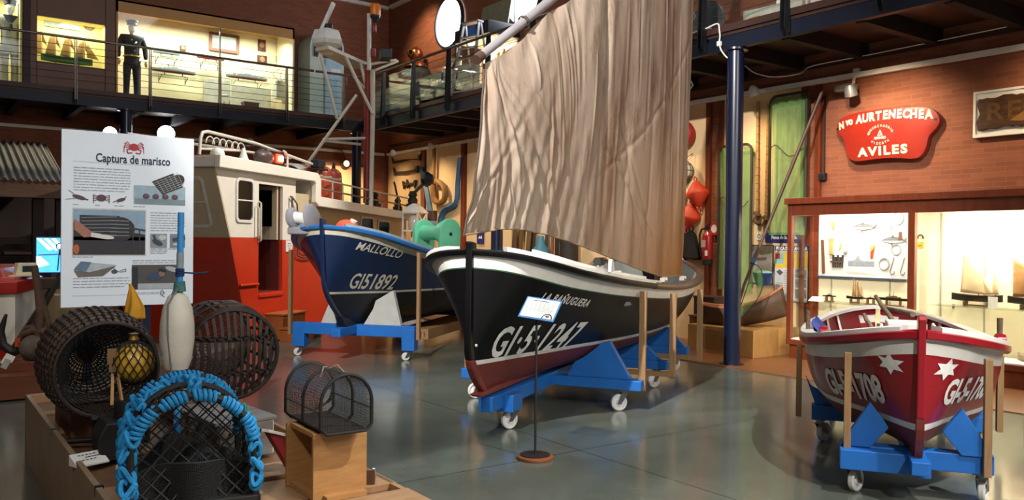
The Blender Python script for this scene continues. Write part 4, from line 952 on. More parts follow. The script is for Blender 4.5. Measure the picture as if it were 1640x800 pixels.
    pl = MB(); i = [pl.p(q) for q in (A, B, C, D)] + [pl.p(q + V((0, 0, .07))) for q in (A, B, C, D)]
    for f in ((0, 1, 2, 3), (7, 6, 5, 4), (0, 4, 5, 1), (1, 5, 6, 2), (2, 6, 7, 3), (3, 7, 4, 0)): pl.face([i[k] for k in f])
    pl.build('radar_platform', mat('platform_paint', 'c8bda6', .5, var=.1), t)
    for a, b2, d0, d1, r in (((513, 86), (540, 190), 17.1, 17.5, .035), ((571, 152), (490, 265), 17.7, 17.2, .032), ((553, 90), (597, 182), 17.6, 17.8, .035), ((577, 100), (586, 137), 18.2, 17.9, .03), ((566, 122), (586, 143), 17.7, 17.9, .03), ((517, 223), (592, 221), 17.4, 17.9, .03), ((517, 225), (578, 231), 17.4, 17.9, .028), ((512, 84), (502, 122), 17.1, 17.0, .014)):
        MB().cyl(L_(*a, d0), L_(*b2, d1), r, 8).build('mast_strut', PIPE, t, smooth=True)
    for a, b2 in (((592, 103), (634, 96)), ((600, 113), (637, 98))): MB().cyl(L_(*a, 17.8), L_(*b2, 18.6), .03, 8).build('yard_arm', PIPE, t)
    # radar scanner
    c = L_(524, 66, 17.3); w_ = mat('radar_white', 'd9d6cc', .4)
    rd = MB(Matrix.Translation(c) @ Matrix.Rotation(.35, 4, 'Z')).lathe([(.13, -.26), (.15, -.16), (.31, -.08), (.35, .0), (.28, .20), (.14, .24), (.1, .26)], 6).build('radar_housing', w_, t)
    _rr = Si.to_3x3() @ _R; an = MB().bar(c - _rr * .16 + V((0, 0, .14)), c + _rr * .13 + V((0, 0, .80)), .14, .07, up=_rr); an.build('radar_scanner', w_, rd, bevel=.02)
    MB().cyl(c + V((0.05, 0, .2)), c + V((.05, 0, .36)), .09, 12).build('scanner_motor', DARKSTEEL, rd)
    bo = mat('beacon_orange', 'd9731e', .3, var=.1)
    q = L_(601, 19, 17.5); MB(Matrix.Translation(q)).lathe([(.09, -.10), (.11, -.08), (.11, .13), (.09, .16), (.0001, .17)], 16).build('orange_beacon', bo, t, smooth=True)
    MB(Matrix.Translation(q)).lathe([(.05, -.2), (.10, -.12), (.11, -.05)], 16).tube([V((0, 0, -.16)), V((-.1, 0, -.14)), V((-.13, 0, -.08))], .02, 6).build('beacon_bracket', DARKSTEEL, t)
    for px, py in ((599, 44), (598, 83)):
        q = L_(px, py, 17.6); MB(Matrix.Translation(q)).lathe([(.03, -.12), (.05, -.1), (.05, .04), (.03, .08)], 12).build('mast_lamp', RD, t, smooth=True)
    q = L_(617, 88, 18.2); MB(Matrix.Translation(q) @ Matrix.Rotation(.5, 4, 'Z')).prism([(-.25, -.12), (.25, -.12), (.25, .02), (.1, .13), (-.25, .10)], (0, -.12, 0), (1, 0, 0), (0, 0, 1), (0, .24, 0)).build('horn_box', mat('horn_black', '18191c', .4), t, bevel=.02)
    # deck machinery
    mm = mat('machine_dark', '2f2620', .6, var=.3, scale=8)
    for px, py, w, h in ((598, 316, .24, .26), (637, 324, .16, .2), (661, 316, .22, .30)):
        q = L_(px, py, 18.9 if px < 620 else 19.8); MB(Matrix.Translation(q)).lathe([(w * .5, -h / 2), (w * .55, -h * .2), (w * .35, 0), (w * .5, h * .2), (w * .3, h / 2)], 20).build('deck_winch', mm, t, smooth=True)
        MB(Matrix.Translation(q)).box((0, 0, -h / 2 - .1), (w * 1.2, w, .2)).build('winch_bed', mm, t)
    MB().tube([L_(637, 318, 19.8), L_(633, 298, 19.8), L_(631, 291, 19.8)], .025, 8).build('lever', mm, t, smooth=True)
    lt = MB().tube([L_(660, 312, 19.8), L_(688, 283, 19.9)], .04, 8).build('lamp_arm', mm, t, smooth=True)
    MB(Matrix.Translation(L_(684, 287, 19.9)) @ Matrix.Rotation(PI / 2, 4, 'X')).lathe([(.0001, -.1), (.15, -.1), (.19, .0), (.11, .14), (.0001, .16)], 8).build('lamp_head', mat('lamp_black', '17161a', .5), lt)
    MB().box(L_(690, 345, 20.4), (.3, .25, .25)).build('speaker_box', RAILWOOD, t, bevel=.02)
    return S
SHIP = ship()
def ship_things():
    S = SHIP; Si = S.inverted()
    GO = mat('gas_orange', 'b8482a', .4, var=.15, scale=5, coat=.2)
    lb = ('rust orange gas bottle nearest the wheelhouse roof', 'middle rust orange gas bottle of the three on the ship deck', 'rust orange gas bottle nearest the dark blue column on the ship')
    proto = None
    for i, x in enumerate((3.45, 3.85, 4.28)):
        M = S @ Matrix.Translation((x, .18, 2.44 - .025 * (x - 3.1)))
        if proto is None:
            proto = b = thing('gas_bottle', lb[0], 'gas bottle', M=M, group='gas bottles on the ship')
            MB().lathe([(.13, 0), (.16, .03), (.165, .08), (.165, .52), (.15, .60), (.10, .66), (.04, .69)], 22).build('cylinder_body', GO, b, smooth=True)
            MB().lathe([(.167, .44), (.172, .45), (.172, .475), (.167, .485)], 22, cap=False).build('strap', PIPEW, b)
            MB().lathe([(.035, .68), (.035, .74), (.02, .76), (.02, .80)], 12).tube([(.0, 0, .77), (.06, 0, .77)], .015, 6).build('valve', DARKSTEEL, b, smooth=True)
        else: dup(proto, M=M, label=lb[i])
    o = MB().grid(lambda u, v: V((3.1 + 1.7 * u, .55 + .35 * math.cos(PI * v), 2.45 + (.62 + .05 * math.sin(u * 12) + .02 * math.sin(u * 40)) * math.sin(PI * v) ** .5)), 40, 14).build('tarpaulin_cover', mat('tarp_grey', '9a9892', .7, var=.15, scale=4), smooth=True)
    o.matrix_world = S; tag(o, 'grey tarpaulin cover heaped behind the orange gas bottles', 'tarpaulin')
    s = thing('step_box', 'two-step orange-brown wooden stair in front of the ship doorway', 'steps', M=S @ Matrix.Translation((1.62, -.32, 0)))
    SW = mat('step_wood', 'a9602c', .5, var=0, col2='8f4d22', scale=6, stretch=(1, 6, 6))
    MB().box((0, .05, .22), (.76, .32, .40)).box((.0, -.24, .10), (.92, .28, .2)).build('riser', SW, s, bevel=.004)
    MB().box((0, .05, .43), (.82, .36, .03)).build('tread', SW, s, bevel=.004); MB().box((.0, -.26, .212), (.98, .32, .025)).build('tread', SW, s, bevel=.004)
    n = thing('notice_plate', 'small white notice on the orange hull beside the dark doorway', 'notice', M=S @ Matrix.Translation((2.18, -.012, 1.55)))
    MB().box((0, 0, 0), (.22, .015, .20)).build('plate', WHITE, n, bevel=.003); m = MB()
    for k, w in enumerate((.12, .13, .10)): m.poly([(-w / 2, -.009, .05 - k * .04), (w / 2, -.009, .05 - k * .04), (w / 2, -.009, .038 - k * .04), (-w / 2, -.009, .038 - k * .04)])
    m.build('text_lines', mat('ink_grey', '7b7874'), n)
    # white ship's lantern on a post at the stern
    q = at(664, 372, 19.6); ln = thing('deck_lantern', 'white lantern cage with glass above the blue boat, lit by a warm lamp', 'lantern', M=Matrix.Translation(q) @ Matrix.Rotation(.5, 4, 'Z'))
    LWt = mat('lantern_white', 'f0ece2', .5); g = MB()
    for sx in (-1, 1):
        for sy in (-1, 1): g.box((sx * .2, sy * .2, .05), (.035, .035, .85))
    for z in (-.38, .04, .46): g.box((0, -.2, z), (.44, .035, .04)).box((0, .2, z), (.44, .035, .04)).box((-.2, 0, z), (.035, .44, .04)).box((.2, 0, z), (.035, .44, .04))
    g.bar((-.2, -.21, .04), (.2, -.21, .46), .03, .03).bar((-.2, -.21, .46), (.2, -.21, .04), .03, .03); g.build('cage', LWt, ln)
    MB().lathe([(.34, .46), (.2, .6), (.06, .68)], 4, Matrix.Rotation(PI / 4, 4, 'Z')).build('lantern_roof', LWt, ln)
    MB().lathe([(.12, .02), (.15, .12), (.15, .3), (.1, .42)], 14).build('glass', mat('lantern_glass', 'c9c6bc', .15), ln, smooth=True)
    MB().box((0, 0, -.55), (.5, .5, .3)).build('pedestal', LWt, ln); MB().box((0, 0, -1.28), (.36, .36, 1.2)).build('post', LWt, ln)
PIPEW = mat('strap_grey', 'b9b2a6', .4)
ship_things()
# ------------------------------------------------------------------ shellfish-catching exhibit, front left
def platform():
    PLY = mat('plywood', 'a98560', .55, var=0, col2='94704d', scale=5, stretch=(1.5, 8, 1))
    t = thing('display_platform', 'low wooden display platform carrying the traps and buoys', 'platform', loc=(1.35, 5.1, 0)); I = Matrix.Translation((-1.35, -5.1, 0))
    MB(I).box((.735, 5.15, .24), (.03, 3.95, .48)).build('side_board', mat('side_ply', '9c8468', .5, var=0, col2='8a7257', scale=4, stretch=(8, 1.5, 1)), t, bevel=.003)
    MB(I).box((1.96, 5.15, .225), (.03, 3.95, .45)).build('side_board', PLY, t, bevel=.003)
    MB(I).box((1.35, 7.12, .24), (1.26, .03, .48)).build('end_board', PLY, t, bevel=.003)
    MB(I).box((1.35, 5.15, .40), (1.2, 3.93, .03)).build('floor_board', mat('platform_floor', '7c5a3f', .55, var=0, col2='684931', scale=4, stretch=(6, 1.5, 1)), t)
    for y, w, z, x0, x1 in ((3.35, .42, .452, .75, 1.98), (3.86, .36, .450, .75, 1.98), (4.30, .26, .436, .75, 1.98), (5.12, .10, .43, .75, 1.25), (5.95, .12, .43, .75, 1.2), (6.6, .1, .43, .75, 1.98), (5.5, .3, .436, 1.5, 1.98)):
        MB(I).box(((x0 + x1) / 2, y, (.415 + z) / 2), (x1 - x0, w, z - .415)).build('cross_plank', PLY, t, bevel=.003)
    for y in (4.30, 4.95, 5.75):
        MB(I).box((.738, y, .46), (.037, .03, .05)).build('hinge_bracket', DARKSTEEL, t)
platform()
PL = .452
# ---- the information panel
def panel():
    PW = mat('panel_white', 'e4ecf4', .45, var=.02)
    x0, x1, z0, z1, Y = .955, 1.935, 1.115, 2.485, 7.17; w, h = x1 - x0, z1 - z0
    t = thing('information_panel', 'white information panel headed Captura de marisco behind the traps', 'panel', loc=(x0, Y, 0))
    MB().box((w / 2, .015, (z0 + z1) / 2), (w, .03, h)).build('board', PW, t, bevel=.003)
    MB().box((w * .64, .06, .85), (.06, .05, 1.7)).box((w * .64, .06, .02), (.3, .09, .04)).build('post', NAVY, t)
    MB().box((w * .2, .06, .85), (.06, .05, 1.7)).box((w * .2, .06, .02), (.3, .09, .04)).build('post', NAVY, t)
    INK = mat('ink_navy', '17203f', .6); GR = mat('ink_grey2', '8a93a0', .6)
    # panel coordinates: fractions of the sheet from its top-left corner, as printed
    lay = [0.]
    def q(a, b, k=1): return (a * w, -.002 * k - lay[0], z1 - b * h)
    def rect(m, a0, b0, a1, b1, k=1): lay[0] = (lay[0] + .00004) % .0016; m.poly([q(a0, b0, k), q(a1, b0, k), q(a1, b1, k), q(a0, b1, k)])
    def pm(n, c): return mat('print_' + n, c, .6, var=.12, scale=18)
    def ell(m, a, b, ra, rb, rot=0, k=2, n=18):
        lay[0] = (lay[0] + .00004) % .0016
        m.poly([q(a + (math.cos(i * 2 * PI / n) * math.cos(rot) * ra - math.sin(i * 2 * PI / n) * math.sin(rot) * rb), b + (math.cos(i * 2 * PI / n) * math.sin(rot) * ra + math.sin(i * 2 * PI / n) * math.cos(rot) * rb) * w / h, k) for i in range(n)])
    def line(m, pts, wd, k=2):
        for (a, b), (c, d) in zip(pts, pts[1:]):
            lay[0] = (lay[0] + .00004) % .0016; yy = -.002 * k - lay[0]
            dx, dz = (c - a) * w, (d - b) * h; L = math.hypot(dx, dz) or 1e-6; nx, nz = -dz / L * wd / 2, dx / L * wd / 2
            m.poly([(a * w + nx, yy, z1 - b * h - nz), (c * w + nx, yy, z1 - d * h - nz), (c * w - nx, yy, z1 - d * h + nz), (a * w - nx, yy, z1 - b * h + nz)])
    m = MB().text('Captura de marisco', .094, (w * .525, -.001, z1 - .150 * h), (1, 0, 0), (0, 0, 1), .002, bold=.002, space=1.02, sx=.72)
    m.build('heading', INK, t, recalc=False)
    # crab emblem
    c = MB(); ell(c, .525, .075, .035, .030)
    for s in (-1, 1):
        line(c, [(.525 + s * .02, .085), (.525 + s * .055, .092), (.525 + s * .045, .112), (.525 + s * .012, .108)], .009)
        for k in range(4): line(c, [(.525 + s * .025, .065 + .006 * k), (.525 + s * (.05 + .008 * k), .045 + .010 * k), (.525 + s * (.075), .060 + .016 * k)], .005)
    c.build('crab_emblem', pm('red', 'b32a3a'), t)
    rules = MB()
    for b in (.176, ): rect(rules, .08, b, .66, b + .0012)
    rect(rules, .08, .935, .78, .9362); rules.build('rule_lines', GR, t)
    # body text in broken bars
    rng = random.Random(5); TXM = mat('ink_text', '98a0ab', .6)
    def para(a0, a1, b0, n, st=.0158):
        tx = MB()
        for r in range(n):
            a = a0; last = a1 if r < n - 1 else lerp(a0, a1, .9)
            while a < last - .01:
                L = min(rng.uniform(.015, .06), last - a); rect(tx, a, b0 + r * st, a + L, b0 + r * st + .0045); a += L + .007
        tx.build('body_text', TXM, t)
    para(.085, .50, .208, 9); para(.655, .93, .452, 8, .0150); para(.085, .50, .835, 4, .0165); para(.52, .90, .735, 2, .013)
    para(.655, .79, .665, 4, .009); para(.08, .25, .713, 1); para(.53, .8, .925, 1); para(.525, .62, .418, 1); para(.80, .9, .665, 1); para(.08, .13, .418, 1); para(.24, .28, .418, 1); para(.38, .46, .418, 1)
    # top right: sea cut with four pots and a big trap drawing
    s = MB(); rect(s, .525, .295, .93, .405); s.build('sea_picture', pm('sea', '9bb4bf'), t)
    s = MB(); rect(s, .535, .372, .93, .405, 2); s.build('seabed_picture', pm('bed', '7d9198'), t)
    s = MB()
    for k in range(4): ell(s, .62 + .075 * k, .358, .026, .022, 0, 3)
    s.build('pot_pictures', pm('pots', '4d4a58'), t)
    s = MB()
    for k in range(4): ell(s, .622 + .075 * k, .355, .012, .011, 0, 4)
    s.build('pot_catch_pictures', pm('potred', '9c3b4a'), t)
    s = MB(); p0, p1 = (.70, .325), (.90, .255)
    s.poly([q(.665, .270, 3), q(.83, .215, 3), q(.91, .295, 3), q(.75, .345, 3)]); ell(s, .87, .255, .055, .046, -.5, 3); s.build('trap_drawing', pm('trap', '332c2b'), t)
    s = MB()
    for k in range(7): line(s, [(.68 + .011 * k, .279 + .0095 * k), (.845 + .010 * k, .224 + .0105 * k)], .004, 4)
    for k in range(6): line(s, [(.70 + .032 * k, .262 - .0105 * k), (.765 + .03 * k, .335 - .009 * k)], .0035, 4)
    s.build('trap_drawing_bars', pm('trapl', '9aa0a0'), t)
    # three shellfish
    s = MB(); ell(s, .125, .378, .05, .016, .3); line(s, [(.09, .36), (.05, .34)], .004); line(s, [(.10, .385), (.03, .392)], .004); line(s, [(.16, .385), (.19, .392)], .01)
    ell(s, .285, .378, .035, .028)
    for sg in (-1, 1):
        for k in range(4): line(s, [(.285 + sg * .03, .368 + .007 * k), (.285 + sg * .06, .36 + .012 * k), (.285 + sg * .055, .375 + .011 * k)], .005)
    ell(s, .43, .385, .035, .014, -.3); line(s, [(.40, .39), (.37, .40)], .006); line(s, [(.45, .38), (.47, .365)], .006); line(s, [(.42, .39), (.40, .405)], .004)
    s.build('shellfish_pictures', pm('shell', '5a3d44'), t)
    # big photograph: wicker trap on deck
    s = MB(); rect(s, .078, .438, .622, .708, 1); s.build('photo_border', pm('border', 'c8c6bd'), t)
    s = MB(); rect(s, .086, .446, .614, .702, 2); s.build('photo_background', pm('skyblue', '8ba5b9'), t)
    s = MB(); rect(s, .086, .6, .614, .702, 3); s.poly([q(.086, .52, 3), q(.614, .585, 3), q(.614, .62, 3), q(.086, .62, 3)]); s.build('photo_deck', pm('deck', '2d2b31'), t)
    s = MB(); rect(s, .13, .478, .42, .60, 4); ell(s, .42, .555, .115, .10, 0, 4); s.build('photo_trap', pm('trapd', '2a2425'), t)
    s = MB()
    for k in range(6): line(s, [(.14, .492 + .02 * k), (.40, .484 + .021 * k)], .006, 5)
    for k in range(5): line(s, [(.345 + .002 * k, .505 + .022 * k), (.49, .508 + .021 * k)], .007, 5)
    s.build('photo_trap_gaps', pm('gap', '74818b'), t)
    s = MB(); s.poly([q(.09, .5, 5), q(.13, .52, 5), q(.22, .575, 5), (q(.22, .6, 5)), q(.16, .605, 5), q(.09, .56, 5)]); s.build('photo_arm', pm('arm', 'a5705c'), t)
    s = MB(); ell(s, .31, .60, .07, .018, .12, 6); line(s, [(.21, .588), (.28, .596)], .035, 6); s.build('photo_glove', pm('glove', 'd8d6cf'), t)
    s = MB(); ell(s, .105, .672, .022, .04, 0, 6); s.build('photo_apron', pm('orange', 'b5622f'), t)
    s = MB(); line(s, [(.49, .545), (.614, .56)], .012, 5); line(s, [(.52, .55), (.52, .69)], .008, 5); line(s, [(.57, .555), (.57, .69)], .008, 5); s.build('photo_rail', pm('rail', '3a3a44'), t)
    # small grey photographs
    s = MB(); rect(s, .655, .578, .785, .66, 2); s.build('small_photo', pm('g1', '8f949c'), t); s = MB(); rect(s, .81, .578, .93, .66, 2); s.build('small_photo', pm('g2', '7d848d'), t)
    s = MB(); ell(s, .71, .63, .045, .022, .5, 3); line(s, [(.68, .585), (.70, .63)], .02, 3); line(s, [(.83, .615), (.93, .60)], .03, 3); s.build('small_photo_subject', pm('g3', '3c424b'), t)
    s = MB(); ell(s, .75, .60, .03, .022, 0, 4); ell(s, .86, .64, .03, .01, 0, 4); s.build('small_photo_light', pm('g4', 'c9ccd0'), t)
    # model boat
    s = MB(); s.poly([q(.09, .79, 2), q(.12, .83, 2), q(.30, .825, 2), q(.40, .765, 2), q(.2, .80, 2)]); s.build('boat_drawing', pm('hullg', '6b655a'), t)
    s = MB(); s.poly([q(.10, .785, 3), q(.40, .765, 3), q(.2, .803, 3)]); s.poly([q(.15, .742, 2), q(.40, .762, 2), q(.2, .79, 2), q(.10, .785, 2)]); s.build('boat_drawing_deck', pm('deckl', 'aeb9bd'), t)
    s = MB(); s.poly([q(.09, .785, 4), q(.14, .74, 4), q(.215, .745, 4), q(.18, .795, 4)]); s.build('boat_drawing_canopy', pm('can', '5d7891'), t)
    s = MB(); ell(s, .385, .80, .024, .017, 0, 2); line(s, [(.36, .785), (.375, .775), (.39, .79)], .005); line(s, [(.41, .80), (.47, .785), (.47, .80), (.42, .803)], .004); s.build('anchor_drawing', pm('anc', '444b55'), t)
    # lower right photograph
    s = MB(); rect(s, .515, .762, .905, .905, 2); s.build('rock_photo', pm('rock', '4e4a48'), t)
    s = MB(); rect(s, .515, .872, .905, .905, 3); ell(s, .83, .79, .06, .02, .3, 3); s.build('rock_photo_foam', pm('foam', 'a9b0b5'), t)
    s = MB(); ell(s, .70, .83, .075, .035, -.15, 4); s.build('rock_photo_jacket', pm('jack', '31455f'), t)
    s = MB(); ell(s, .745, .815, .025, .025, 0, 5); s.build('rock_photo_face', pm('face', '8d6a5a'), t)
    s = MB(); ell(s, .75, .795, .03, .014, .3, 6); s.build('rock_photo_hat', pm('hat', '1f2128'), t); s = MB(); rect(s, .515, .775, .56, .905, 4); s.build('rock_photo_shade', pm('hat', '1f2128'), t)
    s = MB(); line(s, [(.745, .915), (.735, .935), (.75, .945), (.765, .93), (.75, .91)], .005); line(s, [(.75, .945), (.77, .955)], .004); s.build('net_emblem', pm('emb', '59626e'), t)
panel()

# ---- wicker pots
WICK = mat('wicker_dark', '261a13', .6, var=.45, scale=30); WICK2 = mat('wicker_light', '584839', .7, var=.5, scale=25)
NETB = mat('black_net', '121313', .8)
def wicker_left():
    A = at(172, 592, 4.75); B = at(140, 564, 5.35); ax = (B - A); L = ax.length; ax.normalize(); u = ax.cross(V((0, 0, 1))).normalized(); w = u.cross(ax)
    M = frame(A, u, w, ax)
    t = thing('wicker_pot', 'large round dark wicker pot with open mouth, in front of the white panel', 'lobster pot', M=M, group='wicker pots on the platform')
    R = lambda z: interp(z, [(0, .265), (.2, .305), (.45, .315), (L, .27)])
    sl = MB()
    for k in range(46):
        a = k * 2 * PI / 46; d = .016
        pts = [(R(z), z) for z in [L * i / 12 for i in range(13)]]
        for i in range(12):
            off = .005 * (1 if (i + k) % 2 else -1)
            (r0, z0), (r1, z1) = pts[i], pts[i + 1]
            f = lambda r, aa, z: (r * math.cos(aa), r * math.sin(aa), z)
            ww = .013 / r0
            sl.poly([f(r0 + off, a - ww, z0), f(r0 + off, a + ww, z0), f(r1 - off, a + ww, z1), f(r1 - off, a - ww, z1)])
    sl.build('slats', [WICK2], t, recalc=False, solid=.004)
    hp = MB()
    for i in range(12):
        z = L * (i + .5) / 12
        n = 92; hp.tube([((R(z) + .006 * (1 if (j // 1) % 2 else -1)) * math.cos(j * 2 * PI / n), (R(z) + .006 * (1 if j % 2 else -1)) * math.sin(j * 2 * PI / n), z) for j in range(n)], .009, 5, closed=True)
    hp.build('hoops', WICK, t)
    rim = MB()
    for z, r, k in ((-.005, .270, .012), ): rim.tube([(r * math.cos(j * 2 * PI / 48), r * math.sin(j * 2 * PI / 48), z) for j in range(48)], k, 7, closed=True)
    rim.build('rim', WICK, t, smooth=True)
    # net funnel inside and a netted back
    fn = MB().grid(lambda a, b: ((.25 - .17 * b) * math.cos(a * 2 * PI) - .07 * b, (.25 - .17 * b) * math.sin(a * 2 * PI), .03 + .36 * b), 44, 14, closed_u=True)
    fn.build('funnel_net', NETB, t, wire=.0065)
    bk = MB().grid(lambda a, b: (.27 * (1 - b * .98) * math.cos(a * 2 * PI), .27 * (1 - b * .98) * math.sin(a * 2 * PI), L + .05 * b), 40, 12, closed_u=True); bk.build('end_weave', WICK, t, wire=.012)
    # iron stand
    st = thing('pot_stand', 'black bent iron stand under the left wicker pot', 'stand', loc=tuple(on(152, 708, 2, PL)))
    Mi = Matrix.Translation(-st.location); p = [at(152, 668, 4.70), on(152, 703, 2, PL + .02), on(108, 706, 2, PL + .015)]
    MB(Mi).tube([p[0], p[0].lerp(p[1], .5), p[1], p[1].lerp(p[2], .5), p[2]], .017, 10).build('bent_bar', mat('wrought_iron', '17130f', .6), st, smooth=True)
    MB(Mi).tube([p[1], V((1.15, 5.2, PL + .015))], .015, 8).tube([V((1.15, 5.2, PL + .015)), V((1.15, 5.2, .62))], .015, 8).build('bent_bar', _mats['wrought_iron'], st, smooth=True)
    # plinth
    pl = thing('display_plinth', 'brown box plinth of boards below the left wicker pot', 'plinth', loc=(1.02, 5.98, PL - .02))
    BR = mat('plinth_brown', '6b4029', .5, var=0, col2='593321', scale=5, stretch=(6, 6, 1))
    MB().box((0, -.32, .10), (.42, .02, .22)).build('front_panel', BR, pl, bevel=.003); MB().box((-.2, 0, .10), (.02, .64, .22)).build('side_panel', BR, pl, bevel=.003); MB().box((.2, 0, .10), (.02, .64, .22)).build('side_panel', BR, pl, bevel=.003); MB().box((0, 0, .205), (.42, .66, .02)).build('top_board', BR, pl, bevel=.003)
    # yellow buoy in its net, inside / behind the pot
    q = at(214, 580, 4.70); b = thing('netted_float', 'yellow round float in a black net beside the mouth of the left wicker pot', 'buoy', M=Matrix.Translation(q))
    YB_ = mat('float_yellow', 'c79a2b', .35, var=.2, scale=10, coat=.3)
    MB().sphere((0, 0, 0), .112, 28, 18, (1, 1, 1.02)).build('float', YB_, b, smooth=True)
    MB().lathe([(.02, .11), (.03, .13), (.02, .15), (.028, .165), (.0001, .17)], 12).build('float_neck', mat('brass_old', '8a7038', .4, metal=.6), b, smooth=True)
    g = MB(); n, mrow = 16, 9; r = .120
    P = lambda i, j: V((r * math.sin(PI * (j + .5) / (mrow + 1)) * math.cos((i + (j % 2) * .5) * 2 * PI / n), r * math.sin(PI * (j + .5) / (mrow + 1)) * math.sin((i + (j % 2) * .5) * 2 * PI / n), r * 1.02 * math.cos(PI * (j + .5) / (mrow + 1))))
    for j in range(mrow):
        for i in range(n):
            a = P(i, j); c = P(i if j % 2 == 0 else i + 1, j + 1); d = P(i - 1 if j % 2 == 0 else i, j + 1)
            for e in (c, d):
                m_ = (a + e) / 2; m_ = m_.normalized() * r * 1.01; g.tube([a, m_, e], .0034, 4)
    g.build('net', NETB, b)
wicker_left()
def wicker_right():
    A = at(373, 567, 5.15); B = at(338, 545, 5.62); ax = (B - A); L = ax.length; ax.normalize(); u = ax.cross(V((0, 0, 1))).normalized(); w = u.cross(ax)
    t = thing('wicker_pot', 'round barred wicker pot right of the white buoy, its slatted end towards us', 'lobster pot', M=frame(A, u, w, ax), group='wicker pots on the platform')
    R0 = .275
    for k in range(-6, 7):
        cap = MB()
        x = k * .042; h = math.sqrt(max(0, R0 ** 2 - x * x)); n = 10
        P = [(x * (1 - .1 * (1 - (2 * i / n - 1) ** 2)) * 1.0, -h + 2 * h * i / n, -.075 * (1 - (x * x + (-h + 2 * h * i / n) ** 2) / R0 ** 2)) for i in range(n + 1)]
        for a, b in zip(P, P[1:]): cap.bar(a, b, .019, .009, up=(0, 0, 1))
        cap.build('end_slat', WICK, t)
    hb = MB()
    for y in (.105, -.115):
        h = math.sqrt(R0 ** 2 - y * y); n = 60
        P = [(-h + 2 * h * i / n, y, -.085 * (1 - ((-h + 2 * h * i / n) ** 2 + y * y) / R0 ** 2) + .012 * (1 if (i // 3) % 2 else -1)) for i in range(n + 1)]
        hb.tube(P, .008, 6).tube([(a, b + .012, -c - .15 * (1 - (a * a + b * b) / R0 ** 2)) for a, b, c in P], .007, 6)
    hb.build('end_bands', WICK, t)
    rim = MB()
    for z, r, k in ((.0, R0, .013), (.015, R0 + .008, .012), (.16, .295, .012), (.32, .29, .012), (L, .26, .014)): rim.tube([(r * math.cos(j * 2 * PI / 48), r * math.sin(j * 2 * PI / 48), z + .004 * math.sin(j * 3)) for j in range(48)], k, 7, closed=True)
    rim.build('hoops', WICK, t, smooth=True)
    Rz = lambda z: interp(z, [(0, R0), (.25, .298), (L, .26)])
    for k in range(20):
        a = k * 2 * PI / 20; sl = MB()
        for i in range(8):
            z0, z1 = L * i / 8, L * (i + 1) / 8; sk = .05 * (i % 2) * 0
            sl.bar((Rz(z0) * math.cos(a), Rz(z0) * math.sin(a), z0), (Rz(z1) * math.cos(a + .03), Rz(z1) * math.sin(a + .03), z1), .018, .007, up=(math.cos(a), math.sin(a), 0))
        sl.build('slat', WICK, t)
    MB().box((.02, .285, .26), (.16, .012, .30)).build('wood_strip', OLDWOOD, t)
    MB().grid(lambda a, b: ((.24 - .15 * b) * math.cos(a * 2 * PI), (.24 - .15 * b) * math.sin(a * 2 * PI), L - .02 - .25 * b), 30, 9, closed_u=True).build('funnel_weave', WICK2, t, wire=.007)
    pl = thing('display_plinth', 'light wooden plinth below the right wicker pot', 'plinth', loc=(1.66, 5.98, PL - .02))
    MB().box((0, -.02, .08), (.44, .50, .16)).build('box', OAK, pl, bevel=.004); MB().box((0, -.02, .17), (.46, .52, .02)).build('top_board', OAK, pl, bevel=.003)
wicker_right()

